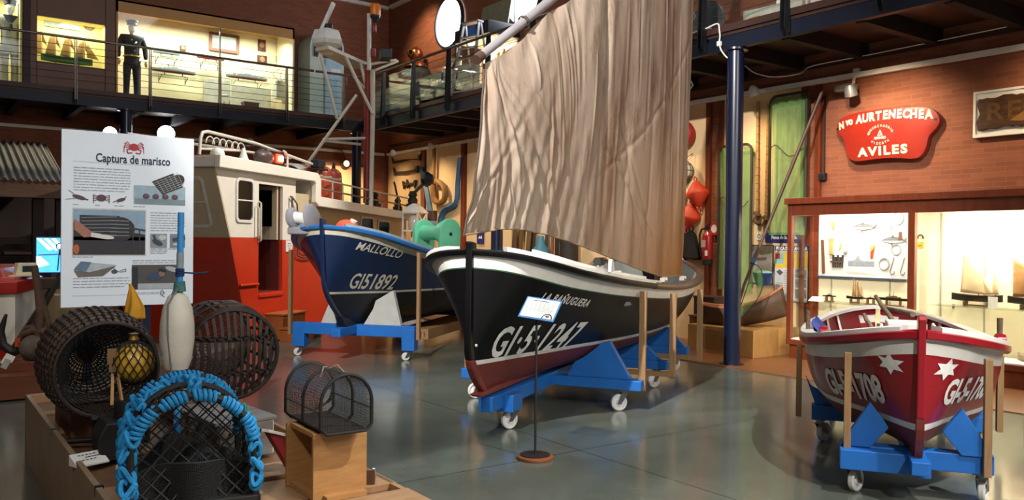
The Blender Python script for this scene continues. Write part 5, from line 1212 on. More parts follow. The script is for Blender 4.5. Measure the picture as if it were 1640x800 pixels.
# ---- buoy on a pole, flag, weight
def dan_buoy():
    q = on(283, 640, 2, PL); d = 4.62; q = at(283, 600, d); q.z = PL
    top = at(290, 340, d + .02); t = thing('pole_buoy', 'white torpedo-shaped buoy on a blue pole with rope lashings', 'buoy', loc=tuple(q))
    BLP = mat('pole_blue', '3a98dc', .4, var=.1, scale=5); WB = mat('float_white', 'cfc9bb', .5, var=.12, scale=6, bump=.2, bscale=30)
    ax = (top - q).normalized(); H = (top - q).length; I = Matrix.Translation(V((0, 0, 0)))
    zc = (at(281, 530, d) - q).dot(ax)
    MB().tube([V((0, 0, 0)), ax * H], [.019, .017], 14).build('pole', BLP, t, smooth=True)
    fr = frame((0, 0, 0), ax.cross(V((0, 1, 0))), V((0, 1, 0)), ax); fr = Matrix.Translation(V((-.008, 0, 0))) @ fr
    h = .215
    MB(fr).lathe([(.03, zc - h), (.062, zc - h + .006), (.080, zc - h * .7), (.092, zc - h * .2), (.090, zc + h * .2), (.078, zc + h * .6), (.052, zc + h * .9), (.025, zc + h)], 28).build('float', WB, t, smooth=True)
    rm = mat('rope_grey', '6e7570', .9, var=.3, scale=40)
    c = _R.copy(); f = -_F
    MB().tube([ax * (zc + h + .02) + f * .03, ax * (zc + h * .7) + f * .078 - c * .03, ax * zc + f * .097 - c * .02, ax * (zc - h) + f * .075 - c * .005], .006, 6).tube([ax * (zc + h + .01) + f * .03 - c * .02, ax * (zc + h * .55) + f * .055 - c * .06, ax * (zc - .12) + f * .07 - c * .065, ax * (zc - .15) + f * .07 - c * .055, ax * (zc - .1) + f * .072 - c * .06], .005, 6).build('rope', rm, t, smooth=True)
    for k in range(5): pass
    lash = MB(); z0 = (at(286, 436, d) - q).dot(ax)
    for k in range(5): lash.tube([ax * (z0 - .018 + .009 * k) + (c * math.cos(a) + f * math.sin(a)) * .021 for a in [i * 2 * PI / 16 for i in range(16)]], .0048, 5, closed=True)
    lash.tube([ax * z0 + c * .02, ax * (z0 - .005) + c * .09, ax * (z0 + .002) + c * .16], .005, 5); lash.build('lashing', mat('rope_navy', '1b3d6b', .8), t, smooth=True)
    MB().tube([ax * (z0 + .025), ax * (z0 + .11)], .0195, 14).build('tape', mat('tape_grey', '93a3ab', .4), t)
    kn = MB(); zk = zc + h + .01
    for k in range(7): kn.tube([ax * (zk + .008 * k) + (c * math.cos(a) + f * math.sin(a)) * (.030 - .001 * k) for a in [i * 2 * PI / 14 for i in range(14)]], .006, 5, closed=True)
    kn.build('knot', mat('rope_teal', '4b7d7a', .9, var=.3, scale=40), t, smooth=True)
    MB().lathe([(.07, 0), (.07, .02), (.03, .03), (.024, .05)], 18).build('foot', DARKSTEEL, t)
dan_buoy()
def flag_and_weight():
    q = at(212, 500, 5.75); base = V((q.x, q.y, PL))
    t = thing('signal_flag', 'small yellow cloth pennant drooping from a stick in front of the panel', 'flag', loc=tuple(base))
    Mi = Matrix.Translation(-base); a = at(209, 454, 5.75)
    MB(Mi).tube([base, a], .011, 8).build('stick', mat('stick_dark', '2f2a28', .6), t, smooth=True)
    def fl(u, v):
        l = at(lerp(208, 197, v), lerp(454, 512, v), 5.74); r = at(lerp(210, 231, min(1, v * 1.45)), lerp(454, 495, min(1, v * 1.35)) + max(0, v - .7) * 50, 5.74)
        return l.lerp(r, u) + (-_F) * (.03 * math.sin(u * 4.2) * v + .01 * math.sin(u * 12 + v * 3) * v)
    MB(Mi).grid(fl, 18, 14).build('cloth', mat('flag_yellow', 'c08a1e', .8, var=.08, scale=4), t, smooth=True, solid=.003)
    q = on(178, 738, 2, PL); w = thing('anchor_weight', 'black block weight with a round collar left of the blue rope trap', 'weight', loc=(q.x + .05, q.y + .14, PL))
    BK = mat('weight_black', '191817', .6, var=.2)
    MB().prism([(-.10, 0), (.10, 0), (.10, .16), (.06, .20), (-.07, .20), (-.11, .12)], (0, -.11, 0), (1, 0, 0), (0, 0, 1), (0, .22, 0)).build('block', BK, w, bevel=.012)
    MB(Matrix.Translation((.06, 0, .20))).lathe([(.07, 0), (.07, .10), (.05, .105)], 24).build('collar', BK, w, smooth=True)
    MB(Matrix.Translation((0, 0, 0))).box((0, .01, .005), (.24, .25, .012)).build('base_plate', BK, w)
    # two split canes with a wooden peg
    q = V((q.x + .09, q.y + .12, PL + .20)); s = thing('split_cane', 'pair of split bamboo canes with a small wooden block, standing in the black weight', 'cane tool', loc=tuple(q))
    Mi = Matrix.Translation(-q); CA = mat('cane', 'b58b5a', .5, var=.2, scale=20)
    b0 = at(184, 592, 4.62)
    for k, px in enumerate((179, 196)): MB(Mi).bar(at(px, 648, 4.6), b0 + _R * (.012 * (k * 2 - 1)), .010, .016).build('cane', CA, s)
    MB(Mi).box(b0 + V((0, 0, .015)), (.05, .03, .05), rz=-.6).box(b0 + V((-.005, 0, .075)) - _R * .01, (.045, .02, .085), rz=-.6).build('peg_block', mat('peg_wood', '8a6a4a', .6), s)
    c = thing('caption_card', 'slanted white caption card on the platform by the black weight', 'label', M=Matrix.Translation(on(143, 742, 2, PL) + V((.0, .0, .0))) @ Matrix.Rotation(.30, 4, 'Z'))
    MB().prism([(-.045, 0), (.045, .0), (.045, .055), (-.045, .008)], (-.085, 0, 0), (0, 1, 0), (0, 0, 1), (.17, 0, 0)).build('card', WHITE, c)
    m = MB()
    for k, (a, b) in enumerate(((-.05, .05), (-.02, .06), (-.065, .04))):
        y = .022 - .018 * k; z = lambda yy: .008 + (yy + .045) / .09 * .047 + .002
        for j in range(5): x0 = lerp(a, b, j / 5); m.poly([(x0, y, z(y)), (x0 + .014, y, z(y)), (x0 + .014, y + .006, z(y + .006)), (x0, y + .006, z(y + .006))])
    m.build('card_text', mat('ink_dark', '3a3a3a'), c)
flag_and_weight()

# ---- trap whipped in blue rope
def rope_trap():
    f0 = at(312, 700, 3.72); f0.z = PL; b0 = at(296, 700, 4.28); b0.z = PL; ax = (b0 - f0); L = ax.length; ax.normalize(); x = V((ax.y, -ax.x, 0))
    t = thing('rope_trap', 'arched black net trap whipped with bright blue rope, front of the platform', 'lobster pot', M=frame(f0, x, ax, (0, 0, 1)))
    BR = mat('rope_blue_bright', '1b86c2', .75, var=.3, scale=60, bump=.4, bscale=200); hw, hh = .255, .50
    def arch(y, n=40, dx=0): 
        P = [(-hw - .01, y, .03)]
        for i in range(n + 1):
            a = PI - PI * i / n; P.append((hw * math.cos(a) * (1.02) + dx, y, .24 + (hh - .24) * math.sin(a)))
        P.append((hw + .01, y, .03)); return [V(p) for p in P]
    def along(P, s):
        for a, b in zip(P, P[1:]):
            d = (b - a).length
            if s <= d: return a.lerp(b, s / d), (b - a).normalized()
            s -= d
        return P[-1], (P[-1] - P[-2]).normalized()
    tot = lambda P: sum((b - a).length for a, b in zip(P, P[1:]))
    for y in (0, L * .5, L): MB().tube(arch(y), .017, 8).build('hoop', RUBBER, t, smooth=True)
    MB().box((0, L / 2, .015), (2 * hw + .06, L + .05, .03)).build('base_board', RUBBER, t, bevel=.006)
    for s in (-1, 1):
        MB().tube([(s * (hw + .01), 0, .05), (s * (hw + .01), L, .05)], .017, 8).tube([(s * hw, 0, .25), (s * hw, L, .25)], .012, 8).build('side_rail', RUBBER, t, smooth=True)
    MB().tube([(0, 0, hh), (0, L, hh)], .014, 8).build('ridge_rail', RUBBER, t, smooth=True)
    rng = random.Random(11)
    # tight rope turns on the hoops
    def whip(P, s0, s1, step, rr, rope, nm='rope_whipping'):
        n = int((s1 - s0) / step * 14); pts = []
        for i in range(n + 1):
            s = lerp(s0, s1, i / n); c, tg = along(P, s); a = s / step * 2 * PI
            u = V((0, 1, 0)); w = tg.cross(u).normalized()
            pts.append(c + (u * math.cos(a) + w * math.sin(a)) * rr * (1 + .10 * math.sin(i * .45)))
        return MB().tube(pts, rope, 6)
    for y, lo, hi in ((0, .10, .96), (L, .22, .88)):
        P = arch(y); T = tot(P); cuts = [lo, lerp(lo, hi, .24), lerp(lo, hi, .27), lerp(lo, hi, .52), lerp(lo, hi, .55), lerp(lo, hi, .78), lerp(lo, hi, .82), hi]
        if y == 0: cuts = [.24, .36, .38, .47, .49, .58, .60, .68, .70, .80]
        for a, b in zip(cuts[::2], cuts[1::2]): whip(P, T * a, T * b, .021, .021, .0095).build('rope_whipping', BR, t, smooth=True)
    # loose knotted rope down the left side and right legs
    def knots(P, amp, rope, per):
        pts = []; n = len(P) * 44
        for i in range(n):
            k = i / n * (len(P) - 1); j = int(k); c = V(P[j]).lerp(V(P[min(j + 1, len(P) - 1)]), k - j); a = i / n * per * 2 * PI
            pts.append(c + V((math.sin(a) * amp, math.cos(a * .5) * amp * .8, math.sin(a * 1.7) * amp * .9)))
        return MB().tube(pts, rope, 6)
    lft = [(-hw * .97, 0, .36), (-hw - .02, .02, .25), (-hw - .02, .0, .14), (-hw - .01, -.01, .06)]
    knots(lft, .030, .0115, 9).build('knotted_rope', BR, t, smooth=True)
    knots([(-hw * .9, L * .4, .40), (-hw - .02, L * .4, .27), (-hw - .02, L * .3, .16), (-hw - .02, L * .3, .08)], .035, .012, 9).build('knotted_rope', BR, t, smooth=True)
    knots([(-hw * .8, L * .95, .42), (-hw - .015, L * .9, .28), (-hw - .02, L * .8, .16)], .033, .0115, 7).build('knotted_rope', BR, t, smooth=True)
    knots([(-hw * .85, L * .5, .41), (-hw * .6, L * .6, .46), (-.1, L * .75, .485), (.0, L * .7, .51), (.02, L * .4, .52), (.0, .05, .515)], .020, .0125, 12).build('knotted_rope', BR, t, smooth=True)
    knots([(0, L * .6, .515), (.12, L * .55, .49), (.2, L * .55, .43)], .014, .010, 7).build('knotted_rope', BR, t, smooth=True)
    knots([(hw * .92, .0, .36), (hw + .005, 0, .26), (hw + .012, -.01, .16), (hw + .01, -.01, .05)], .022, .011, 8).build('knotted_rope', BR, t, smooth=True)
    knots([(hw * .80, L * .1, .42), (hw * .98, L * .05, .33), (hw + .01, .03, .22)], .018, .009, 6).build('knotted_rope', mat('rope_green', '1d6a68', .8, var=.3, scale=40), t, smooth=True)
    # diamond netting on the ends and over the arch
    def dia(m, fn, nu, nv, r=.0035):
        for i in range(nu):
            for j in range(nv):
                if (i + j) % 2: continue
                for di in (-1, 1):
                    for dj in (1,):
                        if 0 <= i + di <= nu and j + dj <= nv:
                            a, b = fn(i / nu, j / nv), fn((i + di) / nu, (j + dj) / nv)
                            if a is None or b is None: continue
                            m.tube([a, b], r, 4)
        return m
    def face(y, sag):
        def fn(u, v):
            xx = (u * 2 - 1) * hw; zz = .03 + v * (hh - .03); top = .24 + (hh - .24) * math.sqrt(max(0, 1 - (xx / hw) ** 2))
            if zz > top + .02: return None
            return V((xx, y + sag * math.sin(PI * u) * math.sin(PI * v), zz))
        return fn
    dia(MB(), face(0.01, .08), 13, 12, .0042).build('front_net', NETB, t); dia(MB(), face(L, -.05), 18, 16, .003).build('back_net', NETB, t)
    P = arch(0); T = tot(P)
    dia(MB(), lambda u, v: along(P, T * v)[0] + V((0, L * u, 0)), 12, 40, .0032).build('cover_net', NETB, t)
    low = MB().grid(lambda u, v: ((u * 2 - 1) * hw, .03 + .05 * math.sin(u * 9), .03 + v * .17 - .05 * abs(u * 2 - 1) ** 2 * v), 70, 26); low.build('dense_net', NETB, t, wire=.010)
    MB().grid(lambda u, v: ((u * 2 - 1) * hw * .96, L * .12 + v * L * .8, .05 + .15 * math.sin(PI * u) * (.6 + .4 * math.sin(u * 9 + v * 5)) + .03 * v), 60, 50).build('inner_funnel', NETB, t, wire=.010)
    tg = MB().cyl((-hw - .045, .05, .20), (-hw - .052, .04, .20), .016, 14).build('tag', mat('tag_white', 'b8c4bd', .5), t)
rope_trap()

# ---- fine mesh trap on its plinth
def mesh_trap():
    pl = thing('display_plinth', 'open-sided oak plinth carrying the fine black mesh trap', 'plinth', loc=(1.64, 3.6, PL))
    MB().box((.005, .01, .155), (.27, .02, .31)).build('front_panel', OAK, pl, bevel=.002); MB().box((-.005, .31, .155), (.27, .02, .31)).build('back_panel', OAK, pl, bevel=.002)
    MB().box((.12, .16, .155), (.02, .30, .31)).build('side_panel', OAK, pl, bevel=.002); MB().box((0, .16, .012), (.25, .28, .024)).build('bottom_board', OAK, pl); MB().box((0, .16, .30), (.25, .30, .02)).build('top_board', OAK, pl)
    MB().box((.02, -.02, .012), (.20, .05, .02)).build('foot_strip', OAK, pl)
    zb = PL + .322
    A = at(555, 692, 3.80); A.z = zb; B = at(496, 676, 4.18); B.z = zb; ax = (B - A); L = ax.length; ax.normalize(); x = V((ax.y, -ax.x, 0))
    t = thing('mesh_trap', 'small D-shaped black fine-mesh trap on the oak plinth', 'lobster pot', M=frame(A, x, ax, (0, 0, 1)))
    hw, hh = .125, .265
    def D(y, n=26):
        P = [V((-hw + .03, y, 0)), V((hw - .03, y, 0)), V((hw, y, .03))]
        P += [V((hw * math.cos(PI * i / n), y, .13 + (hh - .13) * math.sin(PI * i / n))) for i in range(n + 1)]
        P += [V((-hw, y, .03))]; return P
    for y in (0, L * .48, L): MB().tube(D(y), .008, 8, closed=True).build('hoop', RUBBER, t, smooth=True)
    for p in ((-hw, .1), (hw, .1), (0, hh), (-hw + .03, 0), (hw - .03, 0)): MB().cyl((p[0], 0, p[1]), (p[0], L, p[1]), .003, 6).build('tie_rod', mat('rod_brown', '4a3b30', .6), t)
    MB().box((0, L / 2, .006), (2 * hw - .05, L, .008)).build('floor_net', mat('net_brown', '231817', .9), t)
    P = D(0); per = [0]
    for a, b in zip(P, P[1:] + P[:1]): per.append(per[-1] + (b - a).length)
    def sk(u, v):
        s = u * per[-1]
        for i in range(len(P)):
            if s <= per[i + 1] + 1e-9: return P[i].lerp(P[(i + 1) % len(P)], (s - per[i]) / (per[i + 1] - per[i])) + V((0, v * L, 0))
        return P[0] + V((0, v * L, 0))
    NT = mat('net_fine', '2b2926', .8)
    MB().grid(sk, 66, 46, closed_u=True).build('side_net', NT, t, wire=.0016)
    def en(y, bulge):
        m = MB(); n = 22
        for i in range(n):
            for j in range(n):
                u0, u1, v0, v1 = i / n, (i + 1) / n, j / n, (j + 1) / n
                f = lambda u, v: V(((u * 2 - 1) * hw * (1 if v < .45 else math.sqrt(max(0, 1 - ((v - .45) / .55) ** 2))), y + bulge * math.sin(PI * u) * math.sin(PI * v), v * hh))
                m.poly([f(u0, v0), f(u1, v0), f(u1, v1), f(u0, v1)])
        return m
    en(0, .0).build('end_net', NT, t, wire=.0016); en(L, 0).build('end_net', NT, t, wire=.0016)
    MB().grid(lambda a, b: ((.11 - .075 * b) * math.cos(a * 2 * PI), L * (.98 - .45 * b), .13 + (.11 - .075 * b) * math.sin(a * 2 * PI)), 24, 10, closed_u=True).build('funnel_net', NT, t, wire=.002)
    MB().tube([V((0, L * .5, hh + .005)), V((-.03, L * .45, hh + .012)), V((-.05, L * .42, hh - .03)), V((-.02, L * .5, hh - .01)), V((.03, L * .4, hh + .02)), V((.05, L * .2, hh - .03))], .003, 5).build('cord', mat('cord_pale', '9d9585', .8), t, smooth=True)
    # wedge caption holder right of the plinth
    c = thing('caption_wedge', 'white edged wedge caption holder at the platform corner by the oak plinth', 'label', M=Matrix.Translation((1.86, 3.78, PL)) @ Matrix.Rotation(-.5, 4, 'Z'))
    MB().prism([(-.07, 0), (.07, 0), (-.07, .07)], (-.05, 0, 0), (0, 1, 0), (0, 0, 1), (.10, 0, 0)).build('wedge', mat('wedge_brown', '5a3a28', .6), c); MB().bar((.045, .07, .006), (.045, -.07, .078), .012, .006).build('card', WHITE, c)
    # grey fish crate
    GW = mat('grey_wood', '8d8a84', .8, var=0, col2='6e6a63', scale=7, stretch=(3, 1, 6), bump=.3, bscale=20)
    k = thing('fish_crate', 'weathered grey wooden crate with drilled holes between the traps', 'crate', M=Matrix.Translation((1.50, 4.90, PL - .01)) @ Matrix.Rotation(.1, 4, 'Z'))
    lw, ld, lh = .50, .62, .19
    MB().box((0, -.31, lh / 2), (lw * .62, .02, lh)).build('front_panel', GW, k, bevel=.003)
    hm = mat('hole_black', '0b0a09', .9)
    for i, (a, b) in enumerate(((-.10, .05), (-.02, .05), (.08, .05), (-.10, .14), (-.02, .14), (.08, .14))): MB().cyl((a, -.318, b), (a, -.322, b), .008, 10).build('drain_hole', hm, k)
    MB().box((lw * .31, 0, lh / 2), (.02, ld, lh)).build('side_panel', WHITE, k, bevel=.003); MB().box((-lw * .31, 0, lh / 2), (.02, ld, lh)).build('side_panel', GW, k, bevel=.003); MB().box((0, .31, lh / 2), (lw * .62, .02, lh)).build('back_panel', GW, k)
    lid = mat('crate_lid', 'a3a7ab', .6, var=0, col2='77736c', scale=5, stretch=(1, 6, 6))
    for j in range(3): MB().box((0, -.215 + .215 * j, lh + .012), (lw * .72, .21, .02)).build('lid_plank', lid, k, bevel=.003)
    s = thing('sign_wedge', 'small red and white wedge leaning against the mesh trap plinth', 'wedge', M=Matrix.Translation((1.60, 4.20, PL)) @ Matrix.Rotation(.5, 4, 'Z'))
    MB().prism([(-.12, .22), (.12, .13), (.10, 0), (.04, 0)], (0, 0, 0), (1, 0, 0), (0, 0, 1), (0, .03, 0)).build('board', mat('wedge_red', '8c1d25', .4), s); MB().bar((-.125, .015, .228), (.125, .015, .138), .05, .015, up=(0, 0, 1)).build('white_edge', WHITE, s)
mesh_trap()
# ------------------------------------------------------------------ right wall: sign, frame, cabinet, nets, floats
def wr(px, py, X=XR - .035): return on(px, py, 0, X)
def wf_(o): return frame(o, (0, -1, 0), (0, 0, 1), (-1, 0, 0))     # local x to the viewer's right, y up, z out of the wall
def wallthing(name, label, cat, px, py, X=XR - .035, group=None):
    return thing(name, label, cat, M=wf_(wr(px, py, X)), group=group)
def spline(P, n=8, closed=True):
    k = len(P); out = []
    for i in range(k if closed else k - 1):
        p0, p1, p2, p3 = (P[(i + d) % k] if closed else P[max(0, min(k - 1, i + d))] for d in (-1, 0, 1, 2))
        for j in range(n):
            t = j / n; out.append(tuple(.5 * (2 * b + (c - a) * t + (2 * a - 5 * b + 4 * c - d) * t * t + (3 * b - a - 3 * c + d) * t ** 3) for a, b, c, d in zip(p0, p1, p2, p3)))
    if not closed: out.append(tuple(P[-1]))
    return out
def transom():
    c = wr(1422, 215, XR); t = thing('transom_board', 'red shaped boat transom with white letters reading AVILES on the brick wall', 'sign', M=wf_((XR - .01, c.y, c.z)))
    # outline traced to wall metres from its own silhouette
    px = [(1340, 205), (1344, 194), (1360, 184), (1400, 177), (1450, 172.5), (1485, 173), (1499, 180), (1504, 193), (1500, 204), (1488, 218), (1484, 235), (1476, 249), (1464, 254), (1440, 253), (1415, 253.5), (1395, 256), (1372, 258), (1360, 252), (1356, 240), (1352, 225), (1344, 215)]
    P = [wr(a, b, XR - .1) for a, b in px]; pts = spline([(c.y - p.y, p.z - c.z) for p in P], 5)
    RS = mat('sign_red', '9a2a1c', .35, var=.15, scale=3, coat=.3)
    m = MB(); n = len(pts)
    xs = [p[0] for p in pts]; hw = max(abs(min(xs)), max(xs))
    dz = lambda a: .085 + .05 * (1 - (a / hw) ** 2)
    F_ = [m.p((a, b, dz(a))) for a, b in pts]; B_ = [m.p((a, b, .02)) for a, b in pts]
    # curved front: strips from the middle line
    mid = [m.p((a * .9, b * .5 - .0, dz(a * .9) + .012)) for a, b in pts]; ct = m.p((0, 0, dz(0) + .015))
    for i in range(n):
        j = (i + 1) % n; m.face((F_[i], F_[j], mid[j], mid[i])); m.face((mid[i], mid[j], ct)); m.face((B_[i], B_[j], F_[j], F_[i]))
    m.face(B_[::-1]); m.build('board', RS, t, smooth=True); bv = bvh_of(m)
    LC = mat('sign_cream', 'e9e2c6', .45, var=.06, scale=20)
    def letters(tx, size, x, y, ang=0., sx=1., bold=.02, shear=0, space=1.):
        u = V((math.cos(ang), math.sin(ang), 0)); w = V((-math.sin(ang), math.cos(ang), 0))
        a = MB().text(tx, size, (x, y, .3), u, w, 0, sx=sx, bold=bold, shear=shear, space=space)
        return project(a, bv, (0, 0, -1), .008)
    # heading letters set along the upper edge
    head = 'AURTENECHEA'; x0, x1 = c.y - wr(1379, 190, XR - .1).y, c.y - wr(1489, 183, XR - .1).y; z0, z1 = wr(1379, 192, XR - .1).z - c.z, wr(1487, 184, XR - .1).z - c.z
    L = MB()
    for i, ch in enumerate(head):
        f = i / (len(head) - 1); a = letters(ch, .165, lerp(x0, x1, f), lerp(z0, z1, f) + .035 * math.sin(PI * f), .02, .82, .008); b = len(L.v); L.v += a.v; L.f += [tuple(q + b for q in f_) for f_ in a.f]; L.fm += a.fm
    L.build('lettering', LC, t, recalc=False)
    x, z = c.y - wr(1357, 197, XR - .1).y, wr(1357, 197, XR - .1).z - c.z
    letters('N', .14, x - .075, z - .035, .18, .8, .008).build('lettering', LC, t, recalc=False); letters('vo', .15, x + .055, z + .01, .12, .75, .008).build('lettering', LC, t, recalc=False)
    x, z = c.y - wr(1416, 242, XR - .1).y, wr(1416, 242, XR - .1).z - c.z
    letters('AVILES', .165, x, z, .0, 1.2, .008, 0, 1.25).build('lettering', LC, t, recalc=False)
    x, z = c.y - wr(1413.5, 216, XR - .1).y, wr(1413.5, 216, XR - .1).z - c.z
    ov = MB(); ov.poly([(x + .215 * math.cos(a), z + .155 * math.sin(a), .3) for a in [i * 2 * PI / 40 for i in range(40)]]); project(ov, bv, (0, 0, -1), .004).build('emblem_oval', mat('sign_red2', '94241a', .4, var=.1), t)
    tri = MB(); 
    for s, zz in ((.042, .3), ): tri.poly([(x - s, z - .015, zz), (x + s, z - .015, zz), (x, z + .075, zz)])
    project(tri, bv, (0, 0, -1), .009).build('emblem_triangle', LC, t)
    tri = MB().poly([(x - .016, z - .002, .3), (x + .016, z - .002, .3), (x, z + .034, .3)]); project(tri, bv, (0, 0, -1), .011).build('emblem_triangle', RS, t)
    letters('BERMEO', .042, x, z - .045, 0, 1.1, .003).build('emblem_lettering', LC, t, recalc=False)
    for tx, a0, a1, ry in (('GUECHEVARRIA', 2.95, .3, .122), ('VIZCAYA', -2.3, -.85, .122)):
        L = MB()
        for i, ch in enumerate(tx):
            f = i / (len(tx) - 1); a = lerp(a0, a1, f); g = letters(ch, .044, x + .178 * math.cos(a), z + ry * math.sin(a), (a - PI / 2 if a0 > 0 else a + PI / 2) * .6, .9, .002); b = len(L.v); L.v += g.v; L.f += [tuple(q + b for q in f_) for f_ in g.f]; L.fm += g.fm
        L.build('emblem_lettering', LC, t, recalc=False)
    for px_, py_ in ((1342, 207), (1499, 191), (1359, 248), (1476, 243)):
        p = wr(px_, py_, XR - .1); m = MB().cyl((c.y - p.y, p.z - c.z, .09), (c.y - p.y, p.z - c.z, .10), .02, 12); m.build('bolt_hole', mat('bolt_dark', '3a0f0c', .6), t)
transom()
def carved():
    p = wr(1562, 185, XR - .02); t = thing('framed_nameboard', 'carved dark wooden nameboard fragment in a white frame, top right', 'frame', M=wf_((XR - .02, p.y, p.z)))
    w, h = 1.25, .58
    MB().box((w / 2, 0, .02), (w, h, .04)).build('backing_board', WHITE, t, bevel=.004)
    MB(Matrix.Translation((w / 2, 0, 0))).ring(w, h, .03, .041, .06).build('frame', WHITE, t)
    rng = random.Random(4); top = [(.07 + i * .05, .20 + rng.uniform(-.02, .015)) for i in range(23)]; bot = [(.07 + i * .05, -.20 + rng.uniform(-.02, .02)) for i in range(22, -1, -1)]
    WD = mat('carved_wood', '5a3a1e', .5, var=0, col2='2c1a0e', scale=7, stretch=(1, 5, 1), bump=.6, bscale=12)
    pts = [(.06, .1), (.09, .0), (.05, -.1)]; MB().prism(top + bot + pts[::-1], (0, 0, .04), (1, 0, 0), (0, 1, 0), (0, 0, .05)).build('nameboard', WD, t, bevel=.012)
    GD = mat('letters_gold', '63431f', .4, var=.3, scale=20)
    MB().text('REYE', .30, (.60, 0, .09), (1, 0, 0), (0, 1, 0), .006, bold=.006, sx=1.15, space=1.2).build('carved_letters', GD, t, recalc=False)
    MB().prism([(.45, -.12), (.78, .08), (.74, .0), (.6, -.14)], (0, 0, .088), (1, 0, 0), (0, 1, 0), (0, 0, .01)).build('gilt_patch', mat('gilt', '8c6532', .4), t)
carved()
def wall_lamp():
    t = wallthing('wall_floodlight', 'grey floodlight on a bracket above the red transom sign', 'lamp', 1374, 140, XR)
    g = mat('lamp_grey', '8e9090', .35, metal=.5, var=.05)
    MB().tube([(0, .2, .02), (0, .12, .10), (.03, .05, .16)], .022, 8).box((0, .22, .03), (.09, .09, .06)).build('bracket', WHITE, t)
    MB().box((-.06, -.02, .20), (.30, .09, .14)).build('driver_box', g, t, bevel=.015)
    MB(Matrix.Translation((.05, -.10, .26)) @ Matrix.Rotation(1.9, 4, 'X')).lathe([(.06, -.10), (.08, -.05), (.09, .06)], 20).build('lamp_head', g, t, smooth=True)
    MB(Matrix.Translation((.05, -.10, .26)) @ Matrix.Rotation(1.9, 4, 'X')).lathe([(.0001, .075), (.075, .062), (.085, .05)], 20).build('lens', mat('lamp_lens', 'c9c6bd', .2), t, smooth=True)
    s = wallthing('power_socket', 'black power socket below a dark conduit on the brick wall', 'socket', 1320, 283, XR)
    MB().box((0, 0, .04), (.11, .11, .08)).build('box', RUBBER, s, bevel=.01); MB().box((0, .62, .02), (.035, 1.15, .03)).build('conduit', DARKWOOD, s)
    MB().cyl((0, 0, .08), (0, 0, .09), .035, 16).build('face', DARKSTEEL, s)
    c = thing('hanging_cable', 'thin pale cable sagging beneath the right-hand balcony', 'cable', loc=(XR - .3, 7.4, 4.2)); I = Matrix.Translation((-(XR - .3), -7.4, -4.2))
    P = [on(1193, 105, 0, 10.2), on(1210, 117, 0, 10.3), on(1240, 123, 0, 10.4), on(1280, 118, 0, 10.6), on(1303, 105, 0, 10.8), on(1400, 86, 0, 10.9), on(1612, 43, 0, 10.9)]
    MB(I).tube(spline([tuple(p) for p in P], 6, False), .008, 6).build('cable_run', CABLEW, c, smooth=True)
    c2 = thing('balcony_cable', 'short white cable with a connector looped over the balcony edge beside the blue column', 'cable', loc=tuple(on(1152, 60, 0, XE - .1)))
    I = Matrix.Translation(-on(1152, 60, 0, XE - .1)); P = [on(a, b, 0, XE - .07) for a, b in ((1108, 53), (1130, 46), (1149, 38), (1152, 48), (1153, 58), (1152, 70), (1156, 82), (1165, 93))]
    MB(I).tube(spline([tuple(p) for p in P], 5, False), .010, 6).build('cable_run', CABLEW, c2, smooth=True); MB(I).box(P[5], (.05, .06, .07)).build('connector', WHITE, c2, bevel=.01)
wall_lamp()

# ---- mini ships --------------------------------------------------------
def mini_hull(m, L, B, D, sheer=.25, n=24, full=.5):
    def f(u, v):
        a = v * PI; b = max(.02, math.sin(PI * min(1, max(0, u))) ** full); zs = D * (1 + sheer * (2 * u - 1) ** 2)
        return V(((u - .5) * L, -math.cos(a) * B / 2 * b, zs - math.sin(a) ** .8 * (zs - D * .15 * abs(2 * u - 1) ** 3)))
    m.grid(f, n, 10); 
    for k in range(n):
        u0, u1 = k / n, (k + 1) / n; A, B_ = f(u0, 0), f(u1, 0); Cc, Dd = f(u1, 1), f(u0, 1); m.poly([A - V((0, 0, .004)), B_ - V((0, 0, .004)), Cc - V((0, 0, .004)), Dd - V((0, 0, .004))])
    return m
HULLW = mat('model_hull', '2a1c15', .45, var=.2); SPAR = mat('model_spar', '6b4a2c', .6)
SAILC = mat('model_sail', 'd9bf92', .8, var=.1, scale=12); SAILB = mat('model_sail_tan', 'b07f4a', .8, var=.12, scale=10); GRY = mat('model_grey', '7f8a8c', .5, var=.1); RDH = mat('model_red', '7a2b1c', .5)
def sailing_model(label, M, L, sails, hull=HULLW, sail=SAILC, group=None, masts=()):
    t = thing('model_sailing_boat', label, 'ship model', M=M, group=group)
    mini_hull(MB(Matrix.Translation((0, 0, .06))), L, L * .22, L * .13).build('hull', hull, t, smooth=True)
    MB().box((-L * .22, 0, .03), (.02, L * .16, .06)).box((L * .22, 0, .03), (.02, L * .16, .06)).box((0, 0, .012), (L * .5, .02, .02)).build('stand', SPAR, t)
    for x, h, rk in masts: MB().tube([(x, 0, .08), (x + rk, 0, h)], [.007, .004], 7).build('mast', SPAR, t)
    for k, pts in enumerate(sails):
        MB().grid(lambda u, v: V(tuple(lerp(lerp(pts[0][i], pts[1][i], u), lerp(pts[3][i], pts[2][i], u), v) for i in (0, 1))).to_3d() if False else V((lerp(lerp(pts[0][0], pts[1][0], u), lerp(pts[3][0], pts[2][0], u), v), -.012 * math.sin(PI * u) * math.sin(PI * v) - .004, lerp(lerp(pts[0][1], pts[1][1], u), lerp(pts[3][1], pts[2][1], u), v))), 10, 10).build('sail', sail, t, smooth=True, solid=.002)
    return t
